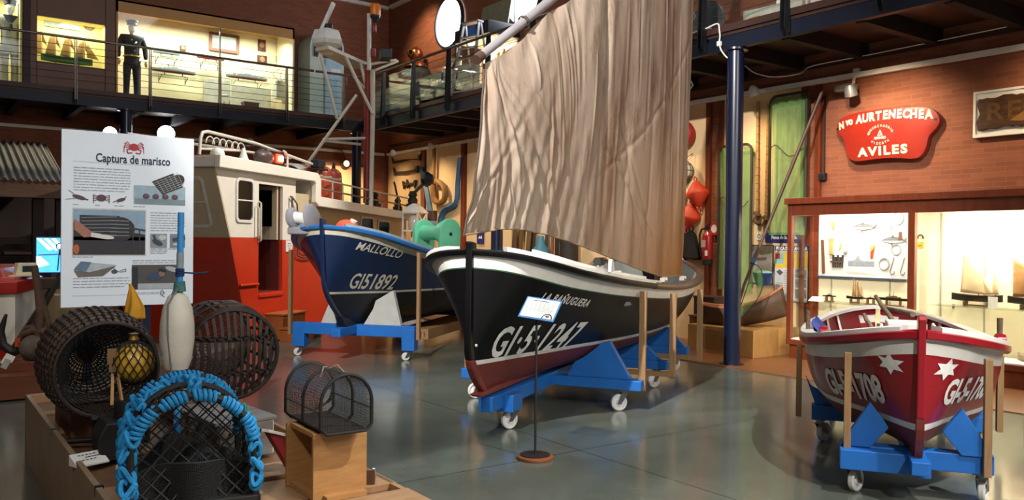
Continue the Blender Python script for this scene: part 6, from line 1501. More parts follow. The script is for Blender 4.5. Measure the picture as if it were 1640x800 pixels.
def motor_model(label, M, L, hull, deck, group=None, sc=1., navy=False):
    t = thing('model_ship', label, 'ship model', M=M, group=group)
    mini_hull(MB(Matrix.Translation((0, 0, .07))), L, L * .13, L * .075, .12, full=.35).build('hull', deck if navy else hull, t, smooth=True)
    if navy: mini_hull(MB(Matrix.Translation((0, 0, .066))), L * .94, L * .134, L * .03, .0, full=.35).build('red_underside', hull, t, smooth=True)
    MB().box((-L * .2, 0, .035), (.015, .05, .07)).box((L * .2, 0, .035), (.015, .05, .07)).box((0, 0, .006), (L * .55, .07, .012)).build('stand', SPAR, t)
    z = .07 + L * .078
    s = MB(); s.box((0, 0, z + L * .018), (L * .42, L * .08, L * .036)); s.box((L * .03, 0, z + L * .05), (L * .14, L * .07, L * .035)).box((-L * .10, 0, z + L * .045), (L * .08, L * .055, L * .025))
    s.build('superstructure', deck, t, bevel=.004)
    MB().cyl((L * .0, 0, z + L * .06), (L * .0, 0, z + L * .17), .004, 6).cyl((-L * .12, 0, z + .03), (-L * .12, 0, z + L * .12), L * .015, 10).build('mast_and_funnel', deck, t)
    if navy:
        g = MB()
        for x in (-.30, .25, .34): g.box((L * x, 0, z + L * .012), (L * .05, L * .04, L * .022)).cyl((L * (x + .02), 0, z + L * .018), (L * (x + .07), 0, z + L * .022), .004, 6)
        g.build('gun_turret', deck, t)
    return t

# ---- the wall cabinet ---------------------------------------------------
def cabinet():
    X0, Y1, Y0, T = 10.43, 7.46, 3.0, 2.34
    t = thing('display_cabinet', 'long red-brown glazed display cabinet along the brick wall, warmly lit inside', 'cabinet', loc=(X0, 5.5, 0)); I = Matrix.Translation((-X0, -5.5, 0))
    ym = (Y0 + Y1) / 2; L = Y1 - Y0; XB = XR - .02
    MB(I).box(((X0 + XB) / 2 + .02, ym, .11), (XB - X0 - .04, L - .06, .20)).build('plinth', WOODRED, t)
    MB(I).box(((X0 + XB) / 2, ym, .25), (XB - X0 + .02, L, .07)).build('base_frame', WOODRED, t, bevel=.005)
    MB(I).box(((X0 + XB) / 2, ym, .292), (XB - X0 - .05, L - .1, .016)).build('floor_panel', mat('cabinet_floor', 'e8e2d2', .6), t)
    MB(I).box(((X0 + XB) / 2 - .02, ym, T - .045), (XB - X0 + .06, L + .05, .09)).build('cornice', WOODRED, t, bevel=.006)
    MB(I).box((X0 + .03, ym, T - .17), (.05, L, .16)).box(((X0 + XB) / 2, Y1 - .025, T - .17), (XB - X0, .05, .16)).build('top_rail', WOODRED, t, bevel=.004)
    MB(I).box((XB - .01, ym, 1.25), (.02, L, 2.0)).build('back_panel', mat('cabinet_cream', 'e9d9b6', .8, var=.03), t)
    MB(I).box(((X0 + XB) / 2, ym, T - .10), (XB - X0 - .06, L - .08, .02)).build('ceiling_panel', WOODRED, t)
    for x, y, w in ((X0 + .035, Y1 - .035, .07), (XB - .03, Y1 - .035, .06), (X0 + .035, 5.60, .09), (X0 + .035, 3.6, .09)): MB(I).box((x, y, 1.25), (.07, w, 1.95)).build('corner_post', WOODRED, t, bevel=.004)
    GLC = glass_mat('cabinet_glass', (.97, .98, .97))
    MB(I).box((X0 + .03, 6.55, 1.2), (.006, 1.80, 1.85)).build('glass_pane', GLC, t); MB(I).box((X0 + .03, 4.58, 1.2), (.006, 1.93, 1.85)).build('glass_pane', GLC, t)
    MB(I).box(((X0 + XB) / 2, Y1 - .03, 1.2), (XB - X0 - .1, .006, 1.85)).build('glass_pane', GLC, t)
    for y in (7.1, 6.2, 5.5 - .0, 4.95, 4.45): MB(I).box((XB - .025, y, 1.2), (.012, .02, 1.8)).build('shelf_track', mat('track', 'a39a88', .5), t)
    MB(I).box((XB - .18, 4.6, .905), (.32, 1.85, .012)).build('glass_shelf', glass_mat('shelf_glass', (.82, .88, .84)), t)
    for px in (1500, ): pass
    MB(I).box((XB - .03, 5.33, .89), (.03, .02, .05)).build('shelf_bracket', STEEL, t)
    lamp('AREA', 'cabinet_light', (X0 + .28, 4.5, T - .13), (X0 + .45, 4.5, 0), 42, (1, .90, .72), 1.5, .12)
    lamp('AREA', 'cabinet_light', (X0 + .22, 6.6, T - .13), (X0 + .5, 6.6, 1.0), 14, (1, .93, .80), 1.2, .1)
    lamp('SPOT', 'cabinet_spot', (X0 + .12, 4.95, T - .14), (XB, 4.95, 1.45), 34, (1, .90, .70), .03, spot=85)
    # fishing board
    b = thing('fishing_board', 'white display board of tackle and fish inside the cabinet, headed Pesca', 'board', M=wf_(wr(1382, 392, XB - .03)))
    p0, p1 = wr(1313, 343, XB - .03), wr(1453, 443, XB - .03); c0 = wr(1382, 392, XB - .03); hx0, hx1 = c0.y - p0.y, c0.y - p1.y; w = hx1 - hx0; zt, zb = p0.z - c0.z + .01, wr(1313, 441, XB - .03).z - c0.z; h = zt - zb
    MB().box(((hx0 + hx1) / 2, (zt + zb) / 2, .008), (w, h, .016)).build('sheet', mat('board_white', 'dcd9d2', .5, var=.02), b); MB().box(((hx0 + hx1) / 2, zb - .01, .02), (w + .02, .025, .04)).build('ledge', mat('ledge_blue', '3a4660', .4), b)
    def Q(a, c, k=0): return V((hx0 + a * w, zt - c * h, .0175 + .001 * k))
    def ring(a, c, ra, r, mt, nm='line_coil', e=1.1): MB().tube([Q(a, c) + V((ra * math.cos(i * 2 * PI / 28), ra * e * math.sin(i * 2 * PI / 28), .006)) for i in range(28)], r, 6, closed=True).build(nm, mt, b, smooth=True)
    LN = mat('line_grey', '8d8a80', .6); LP = mat('line_pale', 'c3c1b8', .6); BN = mat('tackle_brown', '6a4226', .6, var=.2); CF = mat('tackle_straw', 'c29a5c', .8, var=.2)
    MB().text('Pesca de', .062, Q(.29, .06), (1, 0, 0), (0, 1, 0), .001, align='LEFT').text('to a la cacea', .062, Q(.53, .06), (1, 0, 0), (0, 1, 0), .001, align='LEFT').build('heading', mat('ink_soft', '35322e'), b, recalc=False)
    ring(.155, .095, .055, .004, LN); ring(.25, .225, .055, .004, LN); ring(.34, .43, .075, .003, LN); ring(.50, .52, .072, .002, LP); ring(.905, .10, .078, .005, LN); ring(.79, .28, .065, .002, LP); ring(.89, .565, .065, .007, LN); ring(.765, .785, .075, .006, LN); ring(.76, .79, .066, .004, LN)
    def blob(pts, mt, nm, th=.012, k=0): MB().prism([(Q(a, c).x, Q(a, c).y) for a, c in pts], (0, 0, .0172 + .001 * k), (1, 0, 0), (0, 1, 0), (0, 0, th)).build(nm, mt, b)
    def fish(a, c, L_, flip=1, sh=False):
        f = lambda x, y: (a + x * L_, c + y * L_ * w / h)
        top = [f(x, -.13 * math.sin(PI * min(1, x * 1.05)) ** .8) for x in [i / 12 * .84 for i in range(13)]]; bot = [f(x, .11 * math.sin(PI * min(1, x * 1.05)) ** .8) for x in [i / 12 * .84 for i in range(12, -1, -1)]]
        blob(top + [f(.88, -.02), f(.99, -.12), f(.94, 0), f(1.0, .14), f(.88, .02)] + bot, mat('fish_grey', '6e6f72', .5, var=.2, scale=14), 'fish')
        blob([f(x, .02) for x in [i / 12 * .8 + .03 for i in range(13)]] + [f(x, .105 * math.sin(PI * min(1, x * 1.05)) ** .8) for x in [i / 12 * .8 + .03 for i in range(12, -1, -1)]], mat('fish_pale', 'c9c7bf', .5), 'fish_belly', .013)
        blob([f(.38, -.10), f(.44, -.22), f(.50, -.10)], _mats['fish_grey'], 'fish_fin', .012); blob([f(.33, .08), f(.42, .26), f(.42, .08)], _mats['fish_grey'], 'fish_fin', .012)
    fish(.40, .22, .28); fish(.735, .425, .27)
    blob([(.04, .42), (.065, .42), (.085, .95), (.06, .96)], BN, 'wooden_bat', .03); blob([(.13, .40), (.19, .40), (.18, .48), (.185, .65), (.14, .65), (.145, .5)], CF, 'straw_bundle', .03)
    blob([(.155, .12), (.19, .16), (.185, .26), (.16, .26)], CF, 'lure', .015); blob([(.27, .47), (.285, .48), (.26, .58), (.245, .57)], CF, 'lure', .015); blob([(.62, .55), (.655, .53), (.64, .70), (.615, .70)], mat('lure_red', 'b5401f', .5), 'lure', .02); blob([(.615, .54), (.665, .50), (.65, .56), (.62, .60)], mat('lure_yellow', 'd6a02a', .5), 'lure', .022)
    blob([(.92, .30), (.945, .30), (.95, .42), (.915, .42)], BN, 'lure', .02); blob([(.81, .22), (.835, .22), (.835, .38), (.81, .38)], mat('lure_pink', 'c9a596', .6), 'lure', .012); blob([(.31, .60), (.345, .60), (.345, .64), (.305, .64)], LN, 'sinker', .02)
    blob([(.15, .755), (.30, .765), (.30, .785), (.15, .775)], BN, 'hook_rack', .02)
    for k in range(5): blob([(.175 + .028 * k, .66 + .03 * (k % 2)), (.195 + .028 * k, .66 + .03 * (k % 2)), (.19 + .027 * k, .86), (.175 + .027 * k, .86)], mat('tackle_dark', '3b332c', .6), 'lead_weight', .018)
    for a in (.84, .95):
        P = [Q(a + .03, .68), Q(a + .0, .84), Q(a - .01, .9), Q(a + .0, .935), Q(a + .025, .93), Q(a + .035, .90), Q(a + .03, .885)]; MB().tube(spline([tuple(p + V((0, 0, .008))) for p in P], 4, False), .006, 6).build('steel_hook', STEEL, b, smooth=True)
    blob([(.355, .745), (.655, .75), (.655, .83), (.355, .83)], mat('sea_print', '8b9299', .6, var=.2, scale=30), 'sea_print', .001); blob([(.41, .745), (.44, .72), (.47, .66), (.475, .66), (.49, .72), (.52, .745), (.50, .77), (.43, .77)], mat('ship_print', '9c9c9a', .6), 'ship_print', .001, 1)
    blob([(.34, .90), (.655, .93), (.655, .96), (.34, .94)], LP, 'caption_print', .001)
    # models in the cabinet
    zf = .302
    sailing_model('model boat with two cream sails on the glass shelf, beside the tan-sailed model', wf_((XB - .17, 4.98, .912)) @ Matrix.Rotation(-PI / 2, 4, 'X'), .62,
        [[(-.20, .17), (.12, .15), (.07, .40), (-.16, .70)], [(.10, .15), (.21, .16), (.11, .36), (.06, .40)], [(.18, .16), (.27, .16), (.25, .34), (.20, .46)]], masts=((.03, .55, -.05), (.23, .42, -.02)), group='cabinet models')
    sailing_model('model boat with large tan sails at the cabinet edge of the photo', wf_((XB - .17, 4.32, .912)) @ Matrix.Rotation(-PI / 2, 4, 'X'), .60,
        [[(-.24, .15), (.14, .15), (.12, .40), (-.24, .62)], [(.14, .15), (.27, .15), (.22, .34), (.12, .40)]], sail=SAILB, masts=((.0, .5, 0), (.2, .42, 0)), group='cabinet models')
    motor_model('small white and brown trawler model on the cabinet floor between the two bays', wf_((XB - .25, 5.25, .302 + .25)) @ Matrix.Rotation(-PI / 2, 4, 'X'), .34, WHITE, SPAR, 'cabinet models')
    for y in (5.25,): MB(I).box((XB - .22, 5.25, .54), (.30, .4, .012)).build('glass_shelf', _mats['shelf_glass'], t)
    MB(I).box((XB - .22, 6.55, .84), (.36, 1.5, .012)).build('glass_shelf', _mats['shelf_glass'], t)
    zz = .846
    sailing_model('tiny two-sailed model boat on the shelf under the fishing board', wf_((XB - .2, 6.62, zz)) @ Matrix.Rotation(-PI / 2, 4, 'X'), .26, [[(-.04, .1), (.02, .1), (.015, .2), (-.02, .36)], [(.04, .1), (.12, .1), (.09, .2), (.05, .33)]], sail=SAILB, masts=((.02, .34, -.02), (.06, .3, -.02)), group='cabinet models')
    motor_model('dark steam trawler model, rightmost on the shelf under the fishing board', wf_((XB - .2, 6.05, zz)) @ Matrix.Rotation(-PI / 2, 4, 'X'), .48, HULLW, SPAR, 'cabinet models')
    motor_model('small dark motor boat model beside the tiny sailing model', wf_((XB - .2, 6.38, zz)) @ Matrix.Rotation(-PI / 2, 4, 'X'), .22, HULLW, RDH, 'cabinet models')
    motor_model('low black barge model at the far left end of the shelf under the fishing board', wf_((XB - .2, 7.02, zz)) @ Matrix.Rotation(-PI / 2, 4, 'X'), .22, HULLW, HULLW, 'cabinet models')
    for y, dz, lb in ((7.2, zz, 'blank white caption card at the left end of the shelf under the fishing board'),):
        c = thing('caption_card', lb, 'label', M=wf_((XB - .3, y, dz)) @ Matrix.Rotation(-PI / 2, 4, 'X')); MB().prism([(0, 0), (.10, 0), (.10, .06)], (-.1, 0, 0), (0, 1, 0), (0, 0, 1), (.2, 0, 0)).build('card', WHITE, c)
    c = thing('caption_card', 'white caption card standing on the shelf between the two sailing models', 'label', M=wf_((XB - .30, 4.73, .912)) @ Matrix.Rotation(-PI / 2, 4, 'X')); MB().box((0, 0, .07), (.11, .004, .14)).build('card', WHITE, c)
    f = wallthing('audio_guide_sticker', 'yellow sticker with a headphone sign inside the cabinet', 'sticker', 1474, 392, XB - .022); MB().box((0, 0, .001), (.085, .085, .002)).build('sticker', mat('sticker_yellow', 'd9b13a', .5), f)
    MB().tube(arc((0, .11), .035, 0, PI, 10) and [(a, b, .004) for a, b in arc((0, .105), .035, 0, PI, 10)], .006, 6).box((-.035, .10, .004), (.018, .03, .01)).box((.035, .10, .004), (.018, .03, .01)).build('headphone_sign', mat('ink_black', '2a2a2a'), f)
    MB().box((-.01, -.01, .003), (.05, .01, .002)).build('print_line', _mats['ink_black'], f)
    # bird-like wooden model and blue edged card at the right edge
    d = thing('wooden_decoy', 'pale wooden decoy lying on the cabinet floor at the right edge of the photo', 'decoy', M=wf_((XB - .28, 4.32, .302)) @ Matrix.Rotation(-PI / 2, 4, 'X')); mini_hull(MB(), .26, .1, .07, .5).build('body', mat('decoy_wood', '9c8a72', .7, var=.2), d, smooth=True)
    c = thing('blue_edged_card', 'white card with a blue edge inside the cabinet at the right edge of the photo', 'card', M=wf_((XB - .12, 4.27, .66))); MB().prism([(-.06, .1), (.12, .1), (.12, -.18), (.02, -.18)], (0, 0, 0), (1, 0, 0), (0, 1, 0), (0, 0, .008)).build('card', WHITE, c); MB().prism([(-.06, .1), (.12, .1), (.12, .075), (-.035, .075), (.04, -.18), (.02, -.18)], (0, 0, .008), (1, 0, 0), (0, 1, 0), (0, 0, .004)).build('blue_edge', SKYB, c)
cabinet()

# ---- nets, canes, floats, posters ---------------------------------------
def wall_gear():
    GN = net_mat('green_net', '6f9a58', .42, 8.); DK = mat('net_frame', '2c2a1f', .7, var=.2); BAM = mat('bamboo', 'a67c46', .5, var=.25, scale=16)
    def hung_net(label, px0, px1, pyt, pyb, X, bag, seed):
        a, b_ = wr(px0, pyt, X), wr(px1, pyb, X); w = abs(a.y - b_.y); zt = wr((px0 + px1) / 2, pyt, X).z; zb = wr((px0 + px1) / 2, pyb, X).z; h = zt - zb
        t = thing('eel_net', label, 'net', M=wf_((X, (a.y + b_.y) / 2, zb)), group='green eel nets on the wall'); rng = random.Random(seed)
        P = [(-w / 2, .1), (-w / 2, h - .12)] + arc((-w / 2 + .12, h - .12), .12, PI, PI / 2, 5) + arc((w / 2 - .12, h - .12), .12, PI / 2, 0, 5) + [(w / 2, .1)]
        MB().tube([(x, y, .06) for x, y in P], .022, 8).build('frame', DK, t, smooth=True)
        ph = rng.uniform(0, 6)
        def f(u, v):
            ww = w * (1 - .10 * math.sin(PI * v)); x = (u - .5) * ww
            return V((x + .02 * math.sin(v * 5 + u * 3), -.02 + v * (h + .0), .05 + bag * math.sin(PI * u) * (1 - v) ** .7 + .018 * math.sin(u * 26 + ph + 2 * math.sin(v * 4)) + .012 * math.sin(u * 51 + v * 6)))
        MB().grid(f, 60, 40).build('netting', GN, t, smooth=True)
        MB().grid(lambda u, v: f(u, v) * 1 + V((0, 0, -.05 - bag * .5 * math.sin(PI * u) * (1 - v))), 40, 30).build('netting', GN, t, smooth=True)
        MB().tube([(-.45 * w + .9 * w * k / 10, h * .62 + .1 * math.sin(k * .6) - .08 * math.sin(PI * k / 10), .09 + bag * .6 * math.sin(PI * k / 10)) for k in range(11)], .007, 5).build('drawstring', DK, t, smooth=True)
        return t
    hung_net('tall green net in a dark frame hanging to the right of the two bamboo poles', 1238, 1293, 152, 374, XR - .12, .16, 1)
    hung_net('green net hanging partly behind the dark blue column, lower than the other', 1156, 1205, 233, 462, XR - .12, .10, 2)
    bp = None
    for px0, px1, y0, y1, lb in ((1214, 1213, 162, 345, 'left bamboo pole of the two upright on the cream wall'), (1231, 1227, 168, 352, 'bamboo pole next to the tall green net on the cream wall')):
        a, b_ = wr(px0, y0, XR - .06), wr(px1, y1, XR - .06); t = thing('bamboo_pole', lb, 'pole', loc=tuple(b_), group='bamboo poles on the wall'); d = a - b_; n = 14
        pts, rr = [], []
        for k in range(n): pts += [d * (k / n), d * ((k + .92) / n), d * ((k + .96) / n)]; rr += [.030 - .006 * k / n, .028 - .006 * k / n, .035 - .006 * k / n]
        MB().tube(pts + [d], rr + [.022], 10).build('cane', BAM, t, smooth=True)
        MB().tube([(0, .03, .06), (0, -.02, 0), (0, .04, -.08), (0, -.05, -.14)], [.05, .055, .045, .03], 8).build('root_end', mat('bamboo_root', '5d4024', .8, var=.3), t, smooth=True)
    # hand net leaning across
    a, b_ = on(1318, 143, 0, 10.75), at(1192, 455, 12.35); t = thing('hand_net', 'long dark-handled hand net leaning diagonally beside the dark blue column', 'net', loc=tuple(b_)); I = Matrix.Translation(-b_)
    MB(I).tube([a, a.lerp(b_, .5), b_, at(1178, 505, 12.2)], [.028, .026, .022, .018], 8).build('handle', mat('handle_dark', '4a2f1e', .5, var=.2), t, smooth=True)
    MB(I).tube([at(1205, 422, 12.3), at(1212, 405, 12.35)], .034, 8).build('binding', mat('binding_blue', '223a68', .8), t, smooth=True)
    P = [at(x, y, 12.15) for x, y in ((1206, 425), (1218, 430), (1222, 455), (1212, 480), (1195, 500), (1180, 515), (1186, 490), (1198, 455))]
    def hn(u, v): q = P[0]; c1 = spline([tuple(p) for p in P], 6)[int(u * 47.99)]; cc = V(tuple(sum(p[i] for p in P) / len(P) for i in range(3))) + V((.15, .12, -.1)); return V(c1).lerp(cc, v)
    MB(I).grid(hn, 48, 8, closed_u=True).build('net_bag', GN, t, smooth=True); MB(I).tube(spline([tuple(p) for p in P], 6), .008, 6, closed=True).build('hoop', DK, t)
    # floats
    OR_ = mat('float_orange', 'c8401f', .55, var=.12, scale=6)
    r = wallthing('round_float', 'big round red float on the cream wall at the sail edge', 'float', 1103, 216); MB().sphere((0, 0, .14), .235, 24, 14, (1, 1.0, .62)).build('shell', mat('float_red', 'a82020', .5, var=.1), r, smooth=True)
    MB().tube([(.0, .24, .10), (.03, .33, .12), (.06, .36, .08)], .012, 6).build('cord', mat('cord_green', '6a6a4a', .8), r); MB().tube([(.18 * math.cos(a), .18 * math.sin(a), .20 + .0) for a in [i * .3 for i in range(21)]], .006, 5, closed=True).build('seam', mat('float_red2', '8b1a1a', .5), r)
    g = wallthing('netted_glass_float', 'white glass float in a knotted net hanging on the cream wall', 'float', 1104, 274); MB().sphere((0, 0, .15), .165, 22, 14).build('ball', mat('float_cream', 'cfc7b2', .4, var=.1), g, smooth=True)
    n_ = MB()
    for k in range(7):
        a = k * PI / 7; n_.tube([(.17 * math.cos(i * 2 * PI / 24) * math.cos(a), .17 * math.sin(i * 2 * PI / 24), .15 + .17 * math.cos(i * 2 * PI / 24) * math.sin(a)) for i in range(24)], .007, 5, closed=True)
    for y in (-.1, 0, .1):
        q = math.sqrt(.17 ** 2 - y * y); n_.tube([(q * math.cos(i * 2 * PI / 24), y, .15 + q * math.sin(i * 2 * PI / 24)) for i in range(24)], .007, 5, closed=True)
    n_.tube([(0, .16, .15), (.05, .24, .1), (.10, .30, .03)], .008, 5); n_.build('rope_net', mat('net_rope', '5c553c', .9), g)
    def diamond(label, px, py, s, rot):
        t = wallthing('diamond_float', label, 'float', px, py, group='diamond floats'); M = Matrix.Translation((0, 0, .14)) @ Matrix.Rotation(rot, 4, 'Z') @ Matrix.Rotation(-PI / 2, 4, 'X')
        MB(M).lathe([(.02, -.22 * s), (.05, -.20 * s), (.19 * s, -.02), (.19 * s, .02), (.05, .20 * s), (.02, .22 * s)], 24).build('shell', OR_, t, smooth=True)
        MB(M).tube([(.0, 0, .2 * s), (.04, 0, .25 * s), (.0, 0, .29 * s), (-.04, 0, .25 * s), (0, 0, .2 * s)], .012, 6).tube([(.0, 0, -.2 * s), (.04, 0, -.25 * s), (.0, 0, -.29 * s), (-.04, 0, -.25 * s), (0, 0, -.2 * s)], .012, 6).build('eye', OR_, t, smooth=True)
    diamond('upper orange diamond-shaped float on the cream wall', 1126, 311, 1.05, .2); diamond('lower orange diamond-shaped float, tilted, on the cream wall', 1113, 346, 1.05, -.25)
    t = wallthing('cylinder_float', 'dark red cylindrical float left of the orange diamond floats', 'float', 1102, 339); MB().cyl((-.03, -.12, .1), (.05, .12, .1), .09, 18).build('shell', mat('float_maroon', '8c2a22', .5, var=.1), t, bevel=.02)
    t = wallthing('rope_bundle', 'dark rope bundle hanging beside the sail edge', 'rope', 1096, 322); MB().tube([(.10 * math.cos(i * .5) * (1 - i / 90), .16 * math.sin(i * .5) + .02 * math.sin(i), .06 + .001 * i) for i in range(60)], .02, 6).tube([(0, .1, .07), (.08, .25, .05), (.15, .38, .03)], .008, 5).build('coil', mat('rope_dark', '4a4026', .9, var=.3), t, smooth=True)
    t = wallthing('tool_bag', 'black bag hanging beside the wall screen', 'bag', 1109, 392); MB().prism([(-.24, -.22), (.22, -.26), (.26, -.22), (.12, .18), (.06, .24), (-.08, .20)], (0, 0, .02), (1, 0, 0), (0, 1, 0), (0, 0, .14)).build('pouch', mat('bag_black', '1b1716', .9, var=.2), t, bevel=.03)
    MB().tube([(.02, .22, .09), (.0, .30, .09), (.06, .36, .09), (.10, .28, .09), (.06, .22, .09)], .014, 6).build('loop', _mats['bag_black'], t)
    t = wallthing('wall_screen', 'lit blue screen on the cream wall half hidden by the sail', 'screen', 1086, 380, XR - .03); MB().box((0, 0, .06), (.46, .86, .06)).build('housing', RUBBER, t, bevel=.01)
    MB().box((0, 0, .092), (.42, .80, .004)).build('display', mat('screen_blue', '3a66c9', .2, var=0, emit='6f9cf0', es=1.6), t)
    m = MB()
    for k in range(4): m.poly([(-.2, -.36 + k * .2, .096), (.2, -.30 + k * .2, .096), (.2, -.22 + k * .2, .096), (-.2, -.30 + k * .2, .096)])
    m.build('display_picture', mat('screen_white', 'cfdcf5', .2, var=0, emit='dfe9ff', es=1.4), t)
    # fire extinguisher and its sign
    e = wallthing('fire_extinguisher', 'red fire extinguisher on the brick strip beside the dark blue column', 'fire extinguisher', 1139, 424, XR - .06); RE = mat('extinguisher_red', '9c141b', .35, var=.05, coat=.4)
    Mx = Matrix.Translation((0, 0, .10)) @ Matrix.Rotation(-PI / 2, 4, 'X')
    MB(Mx).lathe([(.085, .05), (.088, .07), (.088, .47), (.075, .52), (.035, .56), (.03, .60)], 24).build('cylinder_body', RE, e, smooth=True); MB(Mx).lathe([(.08, .0), (.09, .01), (.09, .10)], 24).build('foot_ring', RUBBER, e, smooth=True)
    MB().box((0, .62, .10), (.06, .04, .05)).bar((-.03, .63, .12), (.10, .70, .14), .03, .02).bar((-.03, .60, .12), (.09, .63, .15), .03, .015).build('valve_lever', RUBBER, e)
    MB().tube([(-.03, .62, .12), (-.10, .60, .14), (-.14, .50, .14), (-.13, .30, .14), (-.10, .14, .13)], .016, 8).build('hose', RUBBER, e, smooth=True)
    m = MB().box((-.015, .36, .186), (.09, .12, .004)).build('label', mat('label_cream', 'b99a92', .5), e); MB().box((.045, .20, .182), (.05, .09, .012)).build('inspection_tag', WHITE, e)
    s = wallthing('extinguisher_sign', 'small red extinguisher sign above the fire extinguisher', 'sign', 1144, 366, XR - .06); MB().box((0, 0, .004), (.17, .20, .008)).build('plate', mat('sign_bright_red', 'c22a20', .5), s); MB().poly([(-.0 + .06 * math.cos(a), .04 * 1 + .07 * math.sin(a) - .04, .009) for a in [i * 2 * PI / 20 for i in range(20)]]).build('symbol', WHITE, s)
    # sign boards
    s = wallthing('section_sign', 'dark blue sign reading Pesca de la angula above the posters', 'sign', 1257, 380); p0, p1 = wr(1226, 373), wr(1288, 388); w = p0.y - p1.y
    MB().box((0, 0, .012), (w, .155, .024)).build('plate', mat('sign_blue', '17276b', .5), s, bevel=.003); MB().text('Pesca de la angula', .075, (0, 0, .024), (1, 0, 0), (0, 1, 0), .002, sx=.85, bold=.003).build('lettering', WHITE, s, recalc=False)
    f = wallthing('river_photograph', 'black-framed grey photograph of a misty river bank', 'photograph', 1221, 423); p0, p1 = wr(1204, 423), wr(1240, 423); w = p0.y - p1.y; h = .62
    MB().box((0, 0, .01), (w, h, .02)).build('frame', RUBBER, f); MB().box((0, 0, .0215), (w - .03, h - .03, .002)).build('print', mat('photo_mist', 'b3b0a8', .5, var=0, col2='7d7a72', scale=3), f)
    m = MB(); m.poly([(-w / 2 + .02, h / 2 - .02, .024), (w / 2 - .02, h / 2 - .02, .024), (w / 2 - .02, h / 2 - .13, .024), (.0, h / 2 - .16, .024), (-w / 2 + .02, h / 2 - .10, .024)]).poly([(-.12, .10, .024), (.10, .12, .024), (.08, .07, .024), (-.10, .06, .024)]); m.build('print_rocks', mat('photo_rock', '6a645a', .5, var=.3, scale=20), f)
    p = wallthing('eel_poster', 'poster headed PESCA DE LA ANGULA with a yellow band and grey pictures', 'poster', 1268, 438); p0, p1 = wr(1241, 438), wr(1296, 438); w = p0.y - p1.y; h = .86
    MB().box((0, 0, .008), (w, h, .016)).build('board', RUBBER, p)
    def R(a, b, c, d, k, mt, nm): MB().poly([(-w / 2 + a * w, h / 2 - b * h, .0165 + .0008 * k), (-w / 2 + c * w, h / 2 - b * h, .0165 + .0008 * k), (-w / 2 + c * w, h / 2 - d * h, .0165 + .0008 * k), (-w / 2 + a * w, h / 2 - d * h, .0165 + .0008 * k)]).build(nm, mt, p)
    R(.02, .01, .97, .99, 0, mat('poster_grey', 'b9bcc0', .6), 'sheet'); R(.02, .01, .97, .09, 1, mat('poster_blue', '3b3f78', .6), 'title_band'); R(.02, .11, .97, .40, 1, mat('poster_yellow', 'c9a93c', .6), 'text_band'); R(.03, .13, .26, .32, 2, mat('poster_cyan', '6fb5c4', .6), 'map_print'); R(.03, .14, .17, .24, 3, mat('poster_red', 'b02a30', .6), 'map_land')
    MB().text('PESCA DE LA ANGULA', .07, (0, h / 2 - .05 * h, .019), (1, 0, 0), (0, 1, 0), .001, sx=.78, bold=.004).build('heading', WHITE, p, recalc=False)
    for k, (b0, b1) in enumerate(((.42, .57), (.59, .74), (.77, .93))): R(.62, b0, .94, b1, 2, mat('poster_photo', '4a4a4a', .6, var=0, col2='8f8f8f', scale=14), 'small_photo')
    MB().prism([(-w / 2 + .07 * w, h / 2 - .47 * h), (-w / 2 + .16 * w, h / 2 - .43 * h), (-w / 2 + .27 * w, h / 2 - .48 * h), (-w / 2 + .17 * w, h / 2 - .54 * h)], (0, 0, .018), (1, 0, 0), (0, 1, 0), (0, 0, .001)).build('net_print', mat('poster_dark', '4f4a48', .6), p)
    m = MB()
    for r in range(16):
        for a0, a1 in ((.30, .57), (.05, .27)):
            if a0 < .2 and r < 7: continue
            m.poly([(-w / 2 + a0 * w, h / 2 - (.44 + r * .033) * h, .018), (-w / 2 + a1 * w, h / 2 - (.44 + r * .033) * h, .018), (-w / 2 + a1 * w, h / 2 - (.452 + r * .033) * h, .018), (-w / 2 + a0 * w, h / 2 - (.452 + r * .033) * h, .018)])
    m.build('body_text', mat('poster_ink', '8d9096', .6), p)
    s = wallthing('round_notice', 'small white square notice left of the blue sign', 'notice', 1216, 378); MB().box((0, 0, .004), (.09, .12, .008)).build('plate', WHITE, s); MB().tube([(.03 * math.cos(i * .4), .03 * math.sin(i * .4), .009) for i in range(16)], .004, 5, closed=True).build('symbol', RUBBER, s)
    # box platform with skiff, bucket, dark boxes
    b = thing('plywood_plinth', 'pale plywood box plinth under the small skiff by the column', 'plinth', loc=(10.45, 8.25, .012)); MB().box((0, 0, .20), (1.1, 1.25, .40)).build('box', mat('ply_pale', 'b58a52', .5, var=0, col2='a1763f', scale=5, stretch=(5, 1, 1)), b, bevel=.004); MB().box((0, 0, .01), (1.06, 1.2, .02)).build('toe_board', DARKWOOD, b)
    MB().box((-.55, .1, .20), (.012, .6, .30)).build('side_flap', mat('ply_flap', '8f6a3d', .5), b)
    A, B_ = on(1184, 505, 2, .45), wr(1238, 455, 10.85); q = V((10.45, 8.2, .42)); sk = thing('skiff', 'small old brown wooden skiff standing on the plywood plinth', 'boat', M=Matrix.Translation(q) @ Matrix.Rotation(-1.05, 4, 'Z') @ Matrix.Rotation(-.22, 4, 'Y'))
    m = MB(); mini_hull(m, 1.3, .52, .30, .55, full=.6).build('hull', mat('skiff_brown', '46301f', .6, var=.3, scale=5), sk, smooth=True, solid=.015)
    g = MB()
    for s_ in (0, 1): g.tube([V(((u - .5) * 1.3, (-1 if s_ == 0 else 1) * .26 * max(.02, math.sin(PI * u)) ** .6, .30 * (1 + .55 * (2 * u - 1) ** 2) + .01)) for u in [i / 30 for i in range(31)]], .022, 7)
    g.build('gunwale', mat('skiff_rail', '9c6040', .6), sk, smooth=True)
